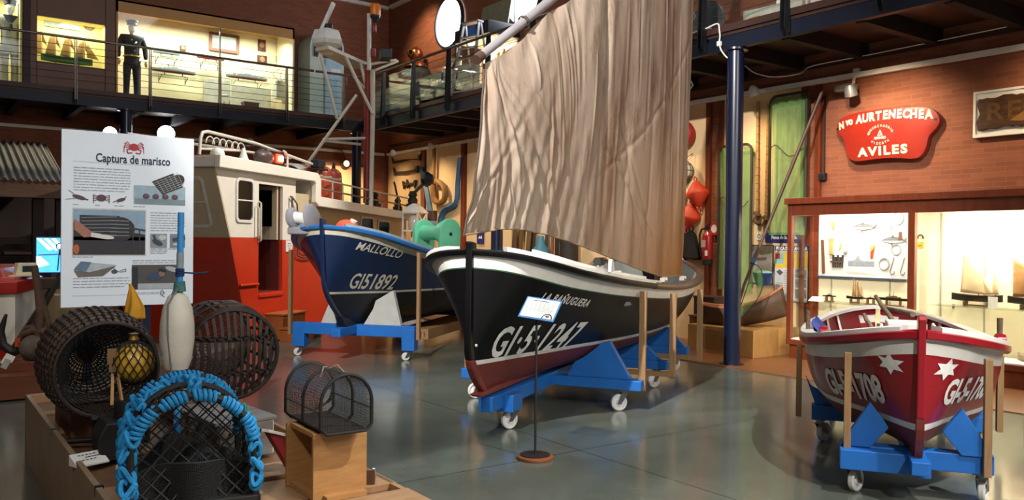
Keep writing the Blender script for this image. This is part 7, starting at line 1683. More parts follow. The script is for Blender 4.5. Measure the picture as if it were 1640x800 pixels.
    bk = thing('bucket', 'dark blue bucket heaped with green net in front of the river photograph', 'bucket', loc=tuple(at(1222, 447, 12.55) - V((0, 0, .09)))); MB().lathe([(.10, 0), (.15, .17), (.16, .17), (.16, .19), (.14, .19)], 20).build('pail', mat('bucket_blue', '1d3767', .4), bk, smooth=True)
    MB().sphere((0, 0, .185), .135, 20, 10, (1, 1, .3)).build('net_heap', mat('heap_green', '6f8f80', .9, var=.4, scale=30, bump=.8, bscale=30), bk, smooth=True)
    for nm, lb, lo, sz, mt in (('wooden_chest', 'dark wooden chest stacked on a brown box left of the column', (10.62, 9.05, .65), (.32, .42, .32), mat('chest_dark', '3a2618', .6, var=.3)), ('brown_box', 'tall brown plywood box left of the column, under the dark chest', (10.58, 9.02, .262), (.42, .5, .48), mat('box_brown', '6b4526', .5, var=.15))):
        t = thing(nm, lb, 'box', loc=lo); MB().box((0, 0, 0), sz).build('body', mt, t, bevel=.006); MB().box((0, 0, sz[2] / 2 - .01), (sz[0] + .02, sz[1] + .02, .03)).build('lid', mt, t, bevel=.004)
    # warm wall washers hidden under the balcony duct
    for y, e in ((20.2, 90), (18.2, 120), (15.8, 130), (13.2, 130), (10.6, 110), (8.3, 150)):
        l = thing('wall_spotlight', 'small white spotlight on the cable duct at %s' % {20.2: 'the far corner of the right wall', 18.2: 'the strip between the far wall panels', 15.8: 'the blue anchor panel', 13.2: 'the panel behind the sail', 10.6: 'the float panel', 8.3: 'the green net panel'}[y], 'lamp', loc=(XR - .35, y, 4.05), group='duct spotlights')
        MB().tube([(.30, 0, .05), (.12, 0, .05), (0, 0, 0)], .015, 6).build('arm', WHITE, l); MB(Matrix.Rotation(PI, 4, 'Y') @ Matrix.Rotation(-.4, 4, 'Y')).lathe([(.03, -.1), (.07, -.05), (.08, .06)], 16).build('shade', WHITE, l, smooth=True)
        lamp('SPOT', 'wall_washer', (XR - 1.25, y, 4.15), (XR, y, 1.5), e * .8, WARM, .05, spot=100, blend=1.)
    lamp('SPOT', 'wall_washer', (XR - 1.3, 6.2, 4.1), (XR, 6.2, 2.7), 130, WARM, .06, spot=105, blend=1.)
    lamp('SPOT', 'wall_washer', (XR - 1.3, 3.8, 4.1), (XR, 3.8, 3.0), 80, WARM, .06, spot=105, blend=1.)
    lamp('SPOT', 'wall_washer', (9.4, YB - 1.2, 3.9), (9.4, YB, 2.2), 110, WARM, .06, spot=110, blend=.9)
    # far panels: yoke boards, crook and blue strakes, planks leaning
    YK = mat('yoke_wood', '3a2414', .6, var=.2); TN = mat('tan_wood', '8a6436', .6, var=.2); BL = mat('strake_blue', '3d6a90', .5, var=.15)
    def wp(pts, X): return [(wr(*pts[0], X).y - wr(a, b, X).y, wr(a, b, X).z - wr(*pts[0], X).z) for a, b in pts]
    for lb, P in (('uppermost dark ox-yoke board on the far cream panel', [(629, 252), (631, 262), (645, 260), (660, 256), (674, 257), (675, 247), (672, 248), (671, 254), (650, 255), (632, 258)]), ('second dark ox-yoke board on the far cream panel', [(632, 268), (633, 281), (636, 279), (650, 279), (668, 275), (671, 277), (671, 265), (668, 266), (667, 271), (650, 274), (635, 275)]), ('smallest dark H-shaped board, lowest of the three on the far cream panel', [(646, 290), (648, 303), (650, 297), (653, 297), (654, 302), (656, 296), (664, 295), (666, 302), (668, 288), (665, 288), (664, 292), (655, 293), (653, 287), (652, 294), (649, 294), (648, 290)])):
        t = thing('yoke_board', lb, 'board', M=wf_(wr(*P[0], XR - .05)), group='yoke boards'); MB().prism(wp(P, XR - .05), (0, 0, 0), (1, 0, 0), (0, 1, 0), (0, 0, .05)).build('board', YK, t, bevel=.006)
    P = [(696, 236), (699, 236), (698, 286), (706, 290), (712, 297), (715, 305), (715, 326), (703, 327), (697, 323), (694, 312), (695, 300)]
    t = thing('wooden_knee', 'tan crook-shaped ship timber with a loop on the cream panel', 'ship timber', M=wf_(wr(*P[0], XR - .12))); m = MB()
    C = [wr(a, b, XR - .06) for a, b in ((697, 236), (696.5, 270), (696, 292))]; o = wr(*P[0], XR - .05)
    m.tube([(o.y - c.y, c.z - o.z, .04) for c in C], .05, 8)
    lp = [wr(a, b, XR - .06) for a, b in ((696, 292), (704, 291), (711, 297), (714, 307), (713, 319), (705, 324), (698, 320), (696, 310))]; m.tube(spline([(o.y - c.y, c.z - o.z, .04) for c in lp], 5), .075, 8, closed=True); m.build('timber', TN, t, smooth=True)
    t = thing('ship_timber_frame_set', 'blue painted ship frame timbers forming a wide U on the cream panel', 'ship timber', M=wf_(wr(676, 268, XR - .05))); o = wr(676, 268, XR - .05)
    for pts, r0 in (([(676, 268), (685, 300), (691, 335), (696, 355), (703, 364), (712, 363)], .11), ([(739, 252), (736, 290), (733, 324), (716, 335), (710, 347), (709, 362)], .10), ([(700, 365), (722, 364)], .1)):
        C = [wr(a, b, XR - .06) for a, b in pts]; sp_ = spline([(o.y - c.y, c.z - o.z, .06) for c in C], 5, False); n = len(sp_); m = MB()
        for a, b in zip(sp_, sp_[1:]): m.bar(a, b, .17, .10, up=(0, 0, 1))
        MB().tube(sp_, [lerp(.06, r0, i / (n - 1)) for i in range(n)], 4).build('frame_timber', BL, t)
    pk = (('dark oar blade leaning on the far wall, leftmost of the planks under the sail', 827, 371, 824, 394, '5a4632'), ('brown plank leaning next to the oar blade under the sail', 839, 372, 830, 412, '5d3f22'), ('olive brown plank leaning in the middle of the row under the sail', 851, 376, 844, 414, '5b4a26'), ('thin black pole leaning in the row under the sail', 859, 380, 853, 416, '20222a'), ('dark grey pole beside the blue bollard under the sail', 876, 384, 875, 412, '34383f'), ('black pole rightmost of the row under the sail', 892, 388, 892, 424, '1b1a1c'), ('red-brown pole with a twist beside the black pole', 886, 386, 884, 410, '7a4626'))
    for k, (lb, x0, y0, x1, y1, c) in enumerate(pk):
        a = on(x0, y0 - 40, 0, XR - .08); b_ = on(x1, y1, 0, XR - .35); d = (b_ - a); b_ = a + d * ((a.z - .03) / (a.z - b_.z)) if a.z > b_.z else b_
        t = thing('leaning_plank', lb, 'plank', loc=(b_.x, b_.y, .0), group='planks leaning under the sail'); MB(Matrix.Translation((-b_.x, -b_.y, 0))).bar(a, b_, (.16, .17, .12, .05, .07, .09, .06)[k], .04, up=(1, 0, 0)).build('plank', mat('plank_%s' % 'abcdefg'[k], c, .6, var=.2), t, bevel=.005)
    t = thing('blue_pump', 'teal blue pump body standing by the wall under the sail', 'pump', loc=tuple(on(866, 414, 0, XR - .5) * V((1, 1, 0)) if False else (XR - .5, on(866, 400, 0, XR - .5).y, 0)))
    MB().lathe([(.2, 0), (.2, .9), (.17, .95), (.16, 1.4), (.19, 1.42), (.19, 1.5), (.1, 1.6), (.06, 1.8)], 18).build('body', mat('pump_teal', '3b7488', .45, var=.1), t, smooth=True); MB().lathe([(.205, 1.40), (.205, 1.46)], 18, cap=False).build('band', STEEL, t)
    y = on(911, 400, 0, XR - .4).y; t = thing('dark_stanchion', 'thick dark timber post standing behind the black boat', 'post', loc=(XR - .4, y, 0)); MB().lathe([(.19, 0), (.2, .8), (.19, 1.7), (.17, 2.0)], 14).build('post', mat('stanchion', '2b211b', .7, var=.35, scale=14), t, smooth=True)
    P = [at(945, 425, 13.6), at(960, 421, 13.5), at(968, 421, 13.4)]; t = thing('windlass_pipe', 'pale wooden pipe end and blocks behind the black boat', 'pump', loc=tuple(P[1])); I = Matrix.Translation(-P[1]); MB(I).tube([P[0] - V((0, 0, .06)), P[1], P[2] + V((0, 0, .01))], [.08, .10, .09], 14).build('pipe', mat('pipe_wood', 'a3774b', .6, var=.15), t, smooth=True); MB(I).tube([P[2] + V((0, 0, .012)), P[2] + V((0, 0, .012)) - _F * .05 + _R * .02], .05, 12).build('bore', RUBBER, t); MB(I).box((P[1].x, P[1].y, (P[1].z - .08) / 2), (.25, .25, P[1].z - .08)).build('stand', DARKWOOD, t)
    s = wallthing('pictogram_sign', 'small dark blue sign with a white symbol left of the far blue column', 'sign', 770, 379, XR - .05); MB().box((0, 0, .01), (.28, .32, .02)).build('plate', mat('sign_blue', '17276b'), s); MB().prism([(-.08, -.04), (-.02, .03), (.02, -.01), (.06, .04), (.09, -.04)], (0, 0, .02), (1, 0, 0), (0, 1, 0), (0, 0, .003)).build('symbol', WHITE, s)
    # ship's bell lamp on the far back panel
    q = on(553, 262, 1, YB - .12); t = thing('ship_lamp', 'round brass ship lamp with lit glass on the back wall panel', 'lamp', loc=tuple(q)); MB(Matrix.Rotation(PI / 2, 4, 'X')).lathe([(.05, -.1), (.12, -.05), (.13, .05), (.10, .08)], 18).build('housing', mat('brass', '7a5a2c', .35, metal=.8), t, smooth=True); MB(Matrix.Rotation(PI / 2, 4, 'X')).lathe([(.0001, .10), (.07, .09), (.09, .07)], 18).build('glass', mat('lamp_glow', 'fff2d8', .3, var=0, emit='fff0d0', es=3), t)
    MB().tube([(0, 0, .12), (-.1, 0, .35), (-.6, 0, .45), (-1.3, 0, .42)], .012, 6).build('bracket', DARKSTEEL, t)
wall_gear()

# ---- floor sign in front of the black boat ------------------------------
def floor_sign():
    p = on(857, 734, 2, 0); t = thing('sign_stand', 'thin black stand with a slanted white and blue label before the black boat', 'sign', loc=(p.x, p.y, 0))
    MB().lathe([(.135, 0), (.14, .006), (.14, .022), (.13, .03), (.03, .032)], 32).build('base', mat('base_wood', '7d4a2a', .4, var=.1), t, smooth=True); MB().lathe([(.115, .0315), (.115, .036), (.02, .036)], 28).build('base_cap', mat('cap_dark', '2a2522', .4), t)
    MB().cyl((0, 0, .03), (0, 0, 1.14), .009, 12).build('pole', RUBBER, t, smooth=True)
    ang = math.radians(-36.1 - 24); Mt = Matrix.Translation((0, 0, 1.15)) @ Matrix.Rotation(ang, 4, 'Z') @ Matrix.Rotation(math.radians(48), 4, 'X') @ Matrix.Rotation(-.12, 4, 'Z')
    b = MB(Mt).box((.03, 0, 0), (.30, .20, .006)).build('label_board', mat('label_blue', '4f86c4', .4), t)
    MB(Mt).box((.03, 0, .0045), (.275, .175, .003)).build('label_sheet', mat('label_white', 'e6ebe6', .5), b)
    MB(Mt).poly([(-.05, .066, .0066), (.08, .066, .0066), (.08, .073, .0066), (-.05, .073, .0066)]).build('label_heading', mat('ink_dark', '3a3a3a'), b)
    m = MB(Mt)
    for r in range(7): m.poly([(-.09, .05 - r * .012, .0066), (.15, .05 - r * .012, .0066), (.15, .045 - r * .012, .0066), (-.09, .045 - r * .012, .0066)])
    m.build('label_text', mat('ink_light', 'a3a8a3'), b)
    MB(Mt).prism([(.118 + .045 * math.cos(a), -.0875 + .05 * math.sin(a)) for a in [PI * i / 14 for i in range(15)]], (0, 0, .006), (1, 0, 0), (0, 1, 0), (0, 0, .001)).build('headphone_badge', mat('badge_dark', '23262b'), b)
    MB(Mt).prism([(.118 + .036 * math.cos(a), -.0875 + .040 * math.sin(a)) for a in [PI * i / 14 for i in range(15)]], (0, 0, .0072), (1, 0, 0), (0, 1, 0), (0, 0, .0006)).build('badge_inner', WHITE, b)
    MB(Mt).text('43', .03, (.118, -.066, .008), (1, 0, 0), (0, 1, 0), .0006, bold=.002).build('badge_number', mat('ink_dark'), b, recalc=False)
floor_sign()
# ------------------------------------------------------------------ the balconies' exhibits
def bk(o): return frame(o, (1, 0, 0), (0, 0, 1), (0, -1, 0))       # facing the hall from the back wall
YEL = mat('case_yellow', 'd9cf8f', .8, var=.03); CASEB = mat('case_brown', '6b4430', .5, var=.1); CASEC = mat('case_ochre', 'b98a4e', .6, var=.06)
def mannequin(name, label, M, jacket, trousers, cap, white_face=True, sailor=False):
    t = thing(name, label, 'mannequin', M=M)
    def skin(nm, verts, edges, m, root=0, sub=2):
        me = bpy.data.meshes.new(nm); me.from_pydata([v[:3] for v in verts], edges, []); me.materials.append(m); o = bpy.data.objects.new(nm, me); COL.objects.link(o); o.parent = t
        md = o.modifiers.new('skin', 'SKIN'); md.use_smooth_shade = True
        for i, v in enumerate(verts): me.skin_vertices[0].data[i].radius = (v[3], v[4] if len(v) > 4 else v[3])
        for i in range(len(verts)): me.skin_vertices[0].data[i].use_root = i == root
        s = o.modifiers.new('sub', 'SUBSURF'); s.levels = sub; s.render_levels = sub; return o
    # local: x right, y up, z toward viewer
    T = lambda *a: a
    J = [T(0, .78, 0, .19, .15), T(0, 1.05, 0, .165, .12), T(0, 1.25, 0, .18, .125), T(0, 1.40, 0, .17, .11), T(0, 1.49, 0, .07, .065),
         T(.19, 1.43, 0, .075), T(.27, 1.22, -.01, .060), T(.27, .98, .05, .048), T(-.19, 1.43, 0, .075), T(-.27, 1.22, -.01, .060), T(-.27, .98, .05, .048)]
    skin('jacket', J, [(0, 1), (1, 2), (2, 3), (3, 4), (3, 5), (5, 6), (6, 7), (3, 8), (8, 9), (9, 10)], jacket, 1)
    P = [T(0, .98, 0, .14, .10), T(.09, .82, 0, .095), T(.10, .48, 0, .085 if sailor else .07), T(.11, .08, 0, .10 if sailor else .065), T(-.09, .82, 0, .095), T(-.10, .48, 0, .085 if sailor else .07), T(-.11, .08, 0, .10 if sailor else .065)]
    skin('trousers', P, [(0, 1), (1, 2), (2, 3), (0, 4), (4, 5), (5, 6)], trousers, 0)
    FC = mat('mannequin_face', 'd8d6cc', .5, var=.03)
    h = MB().sphere((0, 1.64, .01), .098, 20, 14, (.82, 1.22, .95)); h.cyl((0, 1.46, 0), (0, 1.56, 0), .05, 14); h.sphere((0, 1.635, .105), .016, 8, 6, (.8, 1.6, 1)); h.build('head', FC, t, smooth=True)
    c = MB(Matrix.Translation((0, 1.70, 0)) @ Matrix.Rotation(-PI / 2, 4, 'X'))
    c.lathe([(.098, 0), (.102, .03), (.102, .05), (.125 if not sailor else .108, .075), (.12, .09), (.0001, .10)], 24).build('cap', cap, t, smooth=True)
    if not sailor: MB().grid(lambda u, v: V((math.cos(PI * (u * .8 + .1)) * (.095 + .02 * v), 1.70 - .015 * v, math.sin(PI * (u * .8 + .1)) * (.095 + .05 * v))), 14, 3).build('cap_peak', RUBBER, t, solid=.004)
    hd = MB()
    for s in (-1, 1):
        hd.sphere((s * .27, .91, .06), .04, 10, 8, (.7, 1.1, .9))
        for k in range(4): hd.tube([(s * .27 + (k - 1.5) * .014, .89, .07), (s * .27 + (k - 1.5) * .013, .845 - .004 * abs(k - 1.5), .08), (s * .27 + (k - 1.5) * .011, .82, .072)], [.009, .008, .006], 6)
        hd.tube([(s * .25, .915, .08), (s * .235, .88, .10), (s * .237, .86, .10)], [.010, .009, .007], 6)
    hd.build('gloves', mat('glove_yellow', 'c9a64a' if not sailor else 'd8d2c2', .6), t, smooth=True)
    sh = MB()
    for s in (-1, 1): sh.sphere((s * .11, .035, .06), .06, 12, 8, (.8, .6, 1.8))
    sh.build('shoes', RUBBER, t, smooth=True)
    if sailor:
        MB().grid(lambda u, v: V(((u - .5) * .26 * (1 - .75 * v), 1.485 - .15 * v, .085 + .03 * math.sin(PI * u) + .05 * v)), 12, 8).build('collar', mat('collar_navy', '1a2138', .7), t, solid=.006)
        MB().tube([(0, 1.30, .15), (.01, 1.24, .16), (-.02, 1.16, .16)], [.025, .03, .012], 8).build('neckerchief', RUBBER, t, smooth=True)
    else:
        m = MB()
        for k in range(5): m.sphere((.03 if k % 2 else -.03, 1.36 - k * .075, .128), .011, 8, 6)
        m.build('buttons', mat('button_gold', 'c9a24a', .3, metal=.8), t); MB().tube([(.165 * math.cos(a), 1.03, .125 * math.sin(a)) for a in [i * 2 * PI / 24 for i in range(24)]], .018, 6, closed=True).build('belt', mat('button_gold'), t)
        MB().bar((.175, .86, 0), (.172, .1, 0), .012, .05, up=(0, 0, 1)).build('trouser_stripe', mat('stripe_red', 'a01c1c', .6), t)
        MB().bar((.15, 1.45, .02), (.05, 1.30, .12), .03, .01).build('lanyard', WHITE, t)
def back_cases():
    zf = ZB
    def case(name, label, x0, x1, y0, ztop, zhead, zbase, shell, inner, light, posts=()):
        t = thing(name, label, 'display case', loc=((x0 + x1) / 2, y0, zf)); I = Matrix.Translation((-(x0 + x1) / 2, -y0, -zf)); yb = YB - .03
        MB(I).box(((x0 + x1) / 2, yb - .01, (zf + ztop) / 2), (x1 - x0, .02, ztop - zf)).build('back_panel', inner, t)
        for x in (x0 + .02, x1 - .02): MB(I).box((x, (y0 + yb) / 2, (zf + ztop) / 2), (.04, yb - y0, ztop - zf)).build('side_panel', shell if x < (x0 + x1) / 2 else inner, t)
        MB(I).box(((x0 + x1) / 2, (y0 + yb) / 2, ztop - .02), (x1 - x0, yb - y0, .04)).build('top_panel', shell, t)
        MB(I).box(((x0 + x1) / 2, y0 + .015, (zhead + ztop) / 2), (x1 - x0, .03, ztop - zhead)).build('header_board', shell, t)
        MB(I).box(((x0 + x1) / 2, (y0 + yb) / 2, zf + (zbase - zf) / 2), (x1 - x0, yb - y0, zbase - zf)).build('base_panel', inner, t)
        MB(I).box(((x0 + x1) / 2, y0 + .03, (zbase + zhead) / 2), (x1 - x0 - .08, .006, zhead - zbase)).build('glass_pane', GL, t)
        for x in posts: MB(I).box((x, y0 + .02, (zbase + zhead) / 2), (.025, .04, zhead - zbase)).build('mullion', STEEL, t)
        lamp('AREA', 'case_light', ((x0 + x1) / 2, y0 + .40, zhead - .02), ((x0 + x1) / 2, y0 + .75, zf), light, (1, .92, .74), (x1 - x0) * .85, .25)
        return t
    case('uniform_case', 'long lit upper-floor display case with a navy uniform, ship models and plaques', 3.72, 7.80, 20.0, 6.93, 6.66, ZB + .03, CASEC, mat('case_cream', 'ddd3b4', .8, var=.03), 75, (5.98,))
    t = case('sailor_case', 'lit case at the far left of the upper floor with a white sailor uniform', .4, 1.93, 20.0, 6.95, 6.75, ZB + .03, CASEB, YEL, 24)
    # brown wall unit with inset schooner case
    w = thing('schooner_case', 'brown upper-floor wall unit with a yellow-lit window and a schooner model', 'display case', loc=(2.85, 20.0, ZB)); I = Matrix.Translation((-2.85, -20.0, -ZB))
    for c, d in (((2.14, 20.02, 5.85), (.12, .05, 2.4)), ((3.60, 20.02, 5.85), (.2, .05, 2.4)), ((2.85, 20.02, 6.68), (1.32, .05, .74)), ((2.85, 20.02, 5.0), (1.32, .05, .72))): MB(I).box(c, d).build('front_panel', CASEB, w)
    MB(I).box((2.85, 20.46, 5.84), (1.34, .02, 1.0)).build('back_panel', YEL, w); MB(I).box((2.85, 20.25, 5.35), (1.32, .42, .02)).build('shelf', YEL, w); MB(I).box((2.85, 20.25, 6.33), (1.32, .42, .02)).build('top_panel', YEL, w)
    for x in (2.19, 3.51): MB(I).box((x, 20.25, 5.84), (.02, .42, 1.0)).build('side_panel', YEL, w)
    lamp('AREA', 'case_light', (2.85, 20.14, 6.30), (2.85, 20.35, 5.3), 10, (1, .95, .62), 1.1, .2)
    MB().box((2.02, 20.06, 5.85), (.15, .12, 2.4)).build('wall_pier', DARKWOOD).__setitem__('kind', 'structure')
    # mannequins
    NV = mat('uniform_navy', '14182a', .7, var=.15); WH = mat('uniform_white', 'b9b7a8', .8, var=.06)
    mannequin('naval_mannequin', 'mannequin in a dark navy officer uniform with peaked cap inside the long lit case', bk((4.12, 20.38, ZB + .04)) @ Matrix.Scale(1.06, 4), NV, NV, mat('cap_navy', '1a1c26', .6))
    mannequin('sailor_mannequin', 'mannequin in a white sailor suit at the far left of the upper floor', bk((1.74, 20.38, ZB + .04)) @ Matrix.Scale(1.08, 4), WH, WH, mat('cap_navy'), sailor=True)
    # schooner, placard, shield
    m = [( -.48, .70), (-.22, .68), (.06, .66), (.34, .62)]
    sl = []
    for x, h in m: sl += [[(x - .20, .22), (x - .01, .20), (x - .01, h), (x - .12, h - .10)], [(x + .005, h - .22), (x + .10, h - .32), (x + .005, h)] + [(x + .005, h)]]
    sl.append([(.38, .25), (.62, .22), (.40, .55), (.38, .5)])
    sailing_model('four-masted schooner model with tan sails and green hull in the yellow-lit case', bk((2.80, 20.27, 5.36)) @ Matrix.Rotation(-PI / 2, 4, 'X'), 1.0, sl, hull=mat('model_green', '12432f', .5, var=.1), sail=mat('schooner_sail', '94733f', .8), masts=tuple((x, h, 0) for x, h in m))
    def flat(name, label, cat, px, py, w_, h_, Y, mt, th=.02, **k):
        t = thing(name, label, cat, M=bk(on(px, py, 1, Y)), **k); MB().box((0, 0, th / 2), (w_, h_, th)).build('board', mt, t, bevel=.003); return t
    t = flat('placard', 'grey and blue photo placard above the schooner model', 'placard', 99, 36, .68, .26, 20.44, mat('placard_grey', '7c8480', .6, var=.3, scale=6)); MB().box((.1, -.05, .022), (.24, .14, .003)).build('picture', mat('placard_white', 'c9cbb8', .6), t); MB().box((.25, 0, .021), (.19, .25, .003)).build('picture', mat('placard_blue', '8fa3ad', .6, var=.2), t)
    def plaque(label, px, py, w_, h_, Y=21.14, kind=0, X=None):
        t = thing('wall_plaque', label, 'plaque', M=bk(on(px, py, 1, Y)), group='plaques in the upper cases')
        S = [(-w_ / 2, h_ / 2), (0, h_ / 2 + .02), (w_ / 2, h_ / 2), (w_ / 2, -h_ * .2), (w_ * .3, -h_ * .4), (0, -h_ / 2), (-w_ * .3, -h_ * .4), (-w_ / 2, -h_ * .2)] if kind != 1 else [(-w_ / 2, -h_ / 2), (w_ / 2, -h_ / 2), (w_ / 2, h_ / 2), (-w_ / 2, h_ / 2)]
        MB().prism(S, (0, 0, 0), (1, 0, 0), (0, 1, 0), (0, 0, .03)).build('shield', mat('plaque_wood', '4a2418', .4, var=.15), t, bevel=.004)
        MB(Matrix.Translation((0, .01, .03))).lathe([(min(w_, h_) * .34, 0), (min(w_, h_) * .30, .015), (.0001, .018)], 20).build('crest', mat('plaque_metal', '9a7a5a' if kind != 2 else '3a3c44', .4, metal=.5, var=.2), t, smooth=True)
    plaque('shield plaque with a brass crest right of the placard, above the schooner', 143, 38, .26, .30, 20.44)
    plaque('upper left wooden plaque right of the framed seascape', 419, 73, .20, .30, kind=1); plaque('lower left wooden plaque, wider than tall', 419.5, 96, .25, .22, kind=1)
    plaque('upper right dark wooden plaque near the case corner', 448, 77, .18, .30, kind=1); plaque('lower right dark round-bodied plaque near the case corner', 448, 98, .20, .26, kind=2)
    plaque('small red square plaque in the left half of the long case', 292.5, 78, .14, .15, kind=1)
    t = thing('framed_seascape', 'brown-framed pale blue seascape hanging in the long lit case', 'picture', M=bk(on(359, 69, 1, 21.12))); W_, H_ = .74, .46
    MB().ring(W_, H_, .07, 0, .04).build('frame', mat('frame_brown', '6b3d26', .4), t)
    MB().box((0, 0, .01), (W_ - .1, H_ - .1, .012)).build('canvas', mat('sea_canvas', 'c9d8d2', .6, var=0, col2='9fb8ba', scale=4), t); MB().poly([(-.30, -.12, .018), (-.05, -.12, .018), (-.10, -.06, .018), (-.2, -.04, .018), (-.30, -.07, .018)]).build('painted_rocks', mat('canvas_grey', '7f9490', .6), t)
    def shelf(x, y, z, w_): 
        t = thing('bracket_shelf', 'bracket shelf in the long case %s' % shelf_n.pop(0), 'shelf', loc=(x, y, z)); MB().box((0, .15, -.008), (w_, .30, .014)).build('board', glass_mat('shelf_glass'), t)
        for s in (-1, 1): MB().bar((s * w_ * .3, .28, -.02), (s * w_ * .3, .28, -.16), .015, .015).bar((s * w_ * .3, .02, -.02), (s * w_ * .3, .28, -.12), .012, .012).build('bracket', DARKSTEEL, t)
    shelf_n = ['under the grey warship on the left', 'under the long grey warship', 'under the small low grey ship, upper left', 'under the red-brown hulled ship']
    for px, py, L, lb, hl, dk, w_ in ((279.5, 121, 1.02, 'grey warship model with red underside, on the left of the long lit case', RDH, GRY, 1.0), (397, 131, 1.05, 'long grey warship model on the right of the long lit case', RDH, GRY, 1.1), (268, 90.5, .62, 'small low grey ship model just under the rail, upper left of the long case', GRY, GRY, .7), (339, 99, .66, 'small red-brown hulled ship model near the mullion of the long case', RDH, RDH, .7)):
        p = on(px, py, 1, 20.75); shelf(p.x, p.y - .05, p.z, w_)
        motor_model(lb, bk((p.x, p.y + .08, p.z)) @ Matrix.Rotation(-PI / 2, 4, 'X'), L, hl, dk, 'models in the long upper case', navy=True)
    def small(name, label, cat, px, py, fn, Y=20.6):
        t = thing(name, label, cat, M=bk(on(px, py, 1, Y))); fn(t)
    t = thing('model_stand', 'pale grey pedestal panel standing right of centre in the long case', 'pedestal', M=bk((6.15, 20.85, ZB + .03))); MB().box((0, .45, 0), (.6, .9, .2)).build('block', mat('pedestal_grey', 'a9aba0', .6), t, bevel=.01)
    t = thing('model_stand', 'wide pale pedestal under the long grey warship', 'pedestal', M=bk((6.95, 20.8, ZB + .03))); MB().box((0, .40, 0), (1.0, .8, .3)).build('block', mat('pedestal_pale', 'b9b9a6', .6), t, bevel=.01)
    t = thing('instrument_box', 'dark red-brown instrument box on the floor of the long case', 'box', M=bk((6.82, 20.35, ZB + .03))); MB().box((0, .16, 0), (.36, .32, .24)).build('body', mat('box_plum', '4a2a2a', .5), t, bevel=.006); MB().box((0, .33, 0), (.38, .03, .26)).build('lid', mat('box_plum'), t)
    t = thing('projector_box', 'small dark box lying on the floor of the long case left of the mullion', 'box', M=bk((5.35, 20.3, ZB + .03))); MB().prism([(-.14, 0), (.14, 0), (.14, .14), (.0, .13), (-.14, .06)], (0, 0, -.1), (1, 0, 0), (0, 1, 0), (0, 0, .2)).build('body', DARKSTEEL, t, bevel=.004)
    t = thing('brass_sextant', 'brass and steel sextant on a stand beside the mullion of the long case', 'instrument', M=bk((6.16, 20.25, ZB + .03))); MB().cyl((0, 0, 0), (0, .3, 0), .015, 8).tube([(.14 * math.cos(a), .32 + .14 * math.sin(a), 0) for a in [PI + PI * i / 12 for i in range(13)]], .012, 6).build('arc', STEEL, t); MB().cyl((-.08, .42, 0), (.1, .44, 0), .025, 10).build('telescope', STEEL, t); MB().sphere((-.15, .06, 0), .07, 12, 8).build('globe', mat('brass'), t, smooth=True)
    t = thing('ship_protractor', 'white and steel arc-shaped navigation instrument near the right end of the long case', 'instrument', M=bk(on(449, 118, 1, 20.5)));
    MB().tube([(.2 * math.cos(a), .16 * math.sin(a) - .05, 0) for a in [PI * i / 14 for i in range(15)]], .02, 6).tube([(-.2, -.05, 0), (0, -.2, 0), (.2, -.05, 0)], .015, 6).cyl((0, -.2, 0), (0, .1, 0), .03, 10).build('arc', mat('arc_white', 'cfd2cc', .4), t); MB().box((0, -.25, 0), (.2, .12, .15)).build('base', STEEL, t); MB().box((0, -.46, 0), (.3, .36, .3)).build('stand', mat('pedestal_grey'), t)
    # arched cabinet behind the radar
    x0, x1 = 8.35, 9.30; xm = (x0 + x1) / 2; t = thing('arched_cabinet', 'pale green round-topped cabinet against the back wall behind the radar', 'cabinet', loc=(xm, 20.3, ZB)); AG = mat('cabinet_mint', 'c5d2c4', .6, var=.05)
    P = [(-.47, 0), (.47, 0), (.47, 2.0)] + arc((0, 2.0), .47, 0, PI, 16)[1:] + [(-.47, 2.0)]; MB().prism(P, (0, .05, 0), (1, 0, 0), (0, 0, 1), (0, .8, 0)).build('body', AG, t)
    MB().prism([(-.36, 1.75), (.40, 1.75), (.40, 2.05)] + arc((.02, 2.03), .38, 0, PI, 14) + [(-.36, 2.0)], (0, .0, 0), (1, 0, 0), (0, 0, 1), (0, .06, 0)).build('dark_opening', mat('opening_dark', '23262e', .5), t)
    MB().box((.18, .02, .98), (.50, .03, 1.45)).build('door', mat('door_ice', '9fc0cf', .4), t, bevel=.01); MB().box((.22, 0, 1.40), (.26, .012, .16)).build('paper', WHITE, t); MB().tube([(.47, 0, 1.3), (.52, -.02, 1.3), (.52, -.02, 1.12), (.47, 0, 1.12)], .012, 6).build('handle', STEEL, t)
    # right balcony: low white display wall, models, diving suit, ladder, black-topped case
    X = 10.25; t = thing('display_wall', 'low cream display wall behind the glass of the far right-hand balcony', 'display board', loc=(X, 18.0, ZB)); cw = mat('display_cream', 'cfc8b0', .7, var=.03)
    for y0, y1 in ((20.6, 18.4), (18.36, 16.9), (16.86, 15.3)): MB().box((0, (y0 + y1) / 2 - 18, .52), (.05, y0 - y1, 1.05)).build('panel', cw, t)
    for y in (18.38, 16.88): MB().box((-.03, y - 18, .5), (.03, .05, 1.0)).build('divider', DARKSTEEL, t)
    p = thing('upper_picture', 'dark seascape picture hung on the cream display wall beside the diving helmet', 'picture', M=wf_((X - .03, 17.9, ZB + .78))); MB().box((0, 0, .01), (1.0, .34, .02)).build('board', mat('pic_dark', '4b5558', .5, var=.4, scale=5), p)
    motor_model('grey naval ship model on the far right-hand balcony behind the glass', frame((X - .25, 19.2, ZB + .25), (0, -1, 0), (-1, 0, 0), (0, 0, 1)), 1.3, GRY, GRY, 'models on the right balcony', navy=True)
    motor_model('long grey-blue ship model on the right-hand balcony between the railing posts', frame((X - .25, 16.6, ZB + .42), (0, -1, 0), (-1, 0, 0), (0, 0, 1)), 1.5, GRY, GRY, 'models on the right balcony', navy=True)
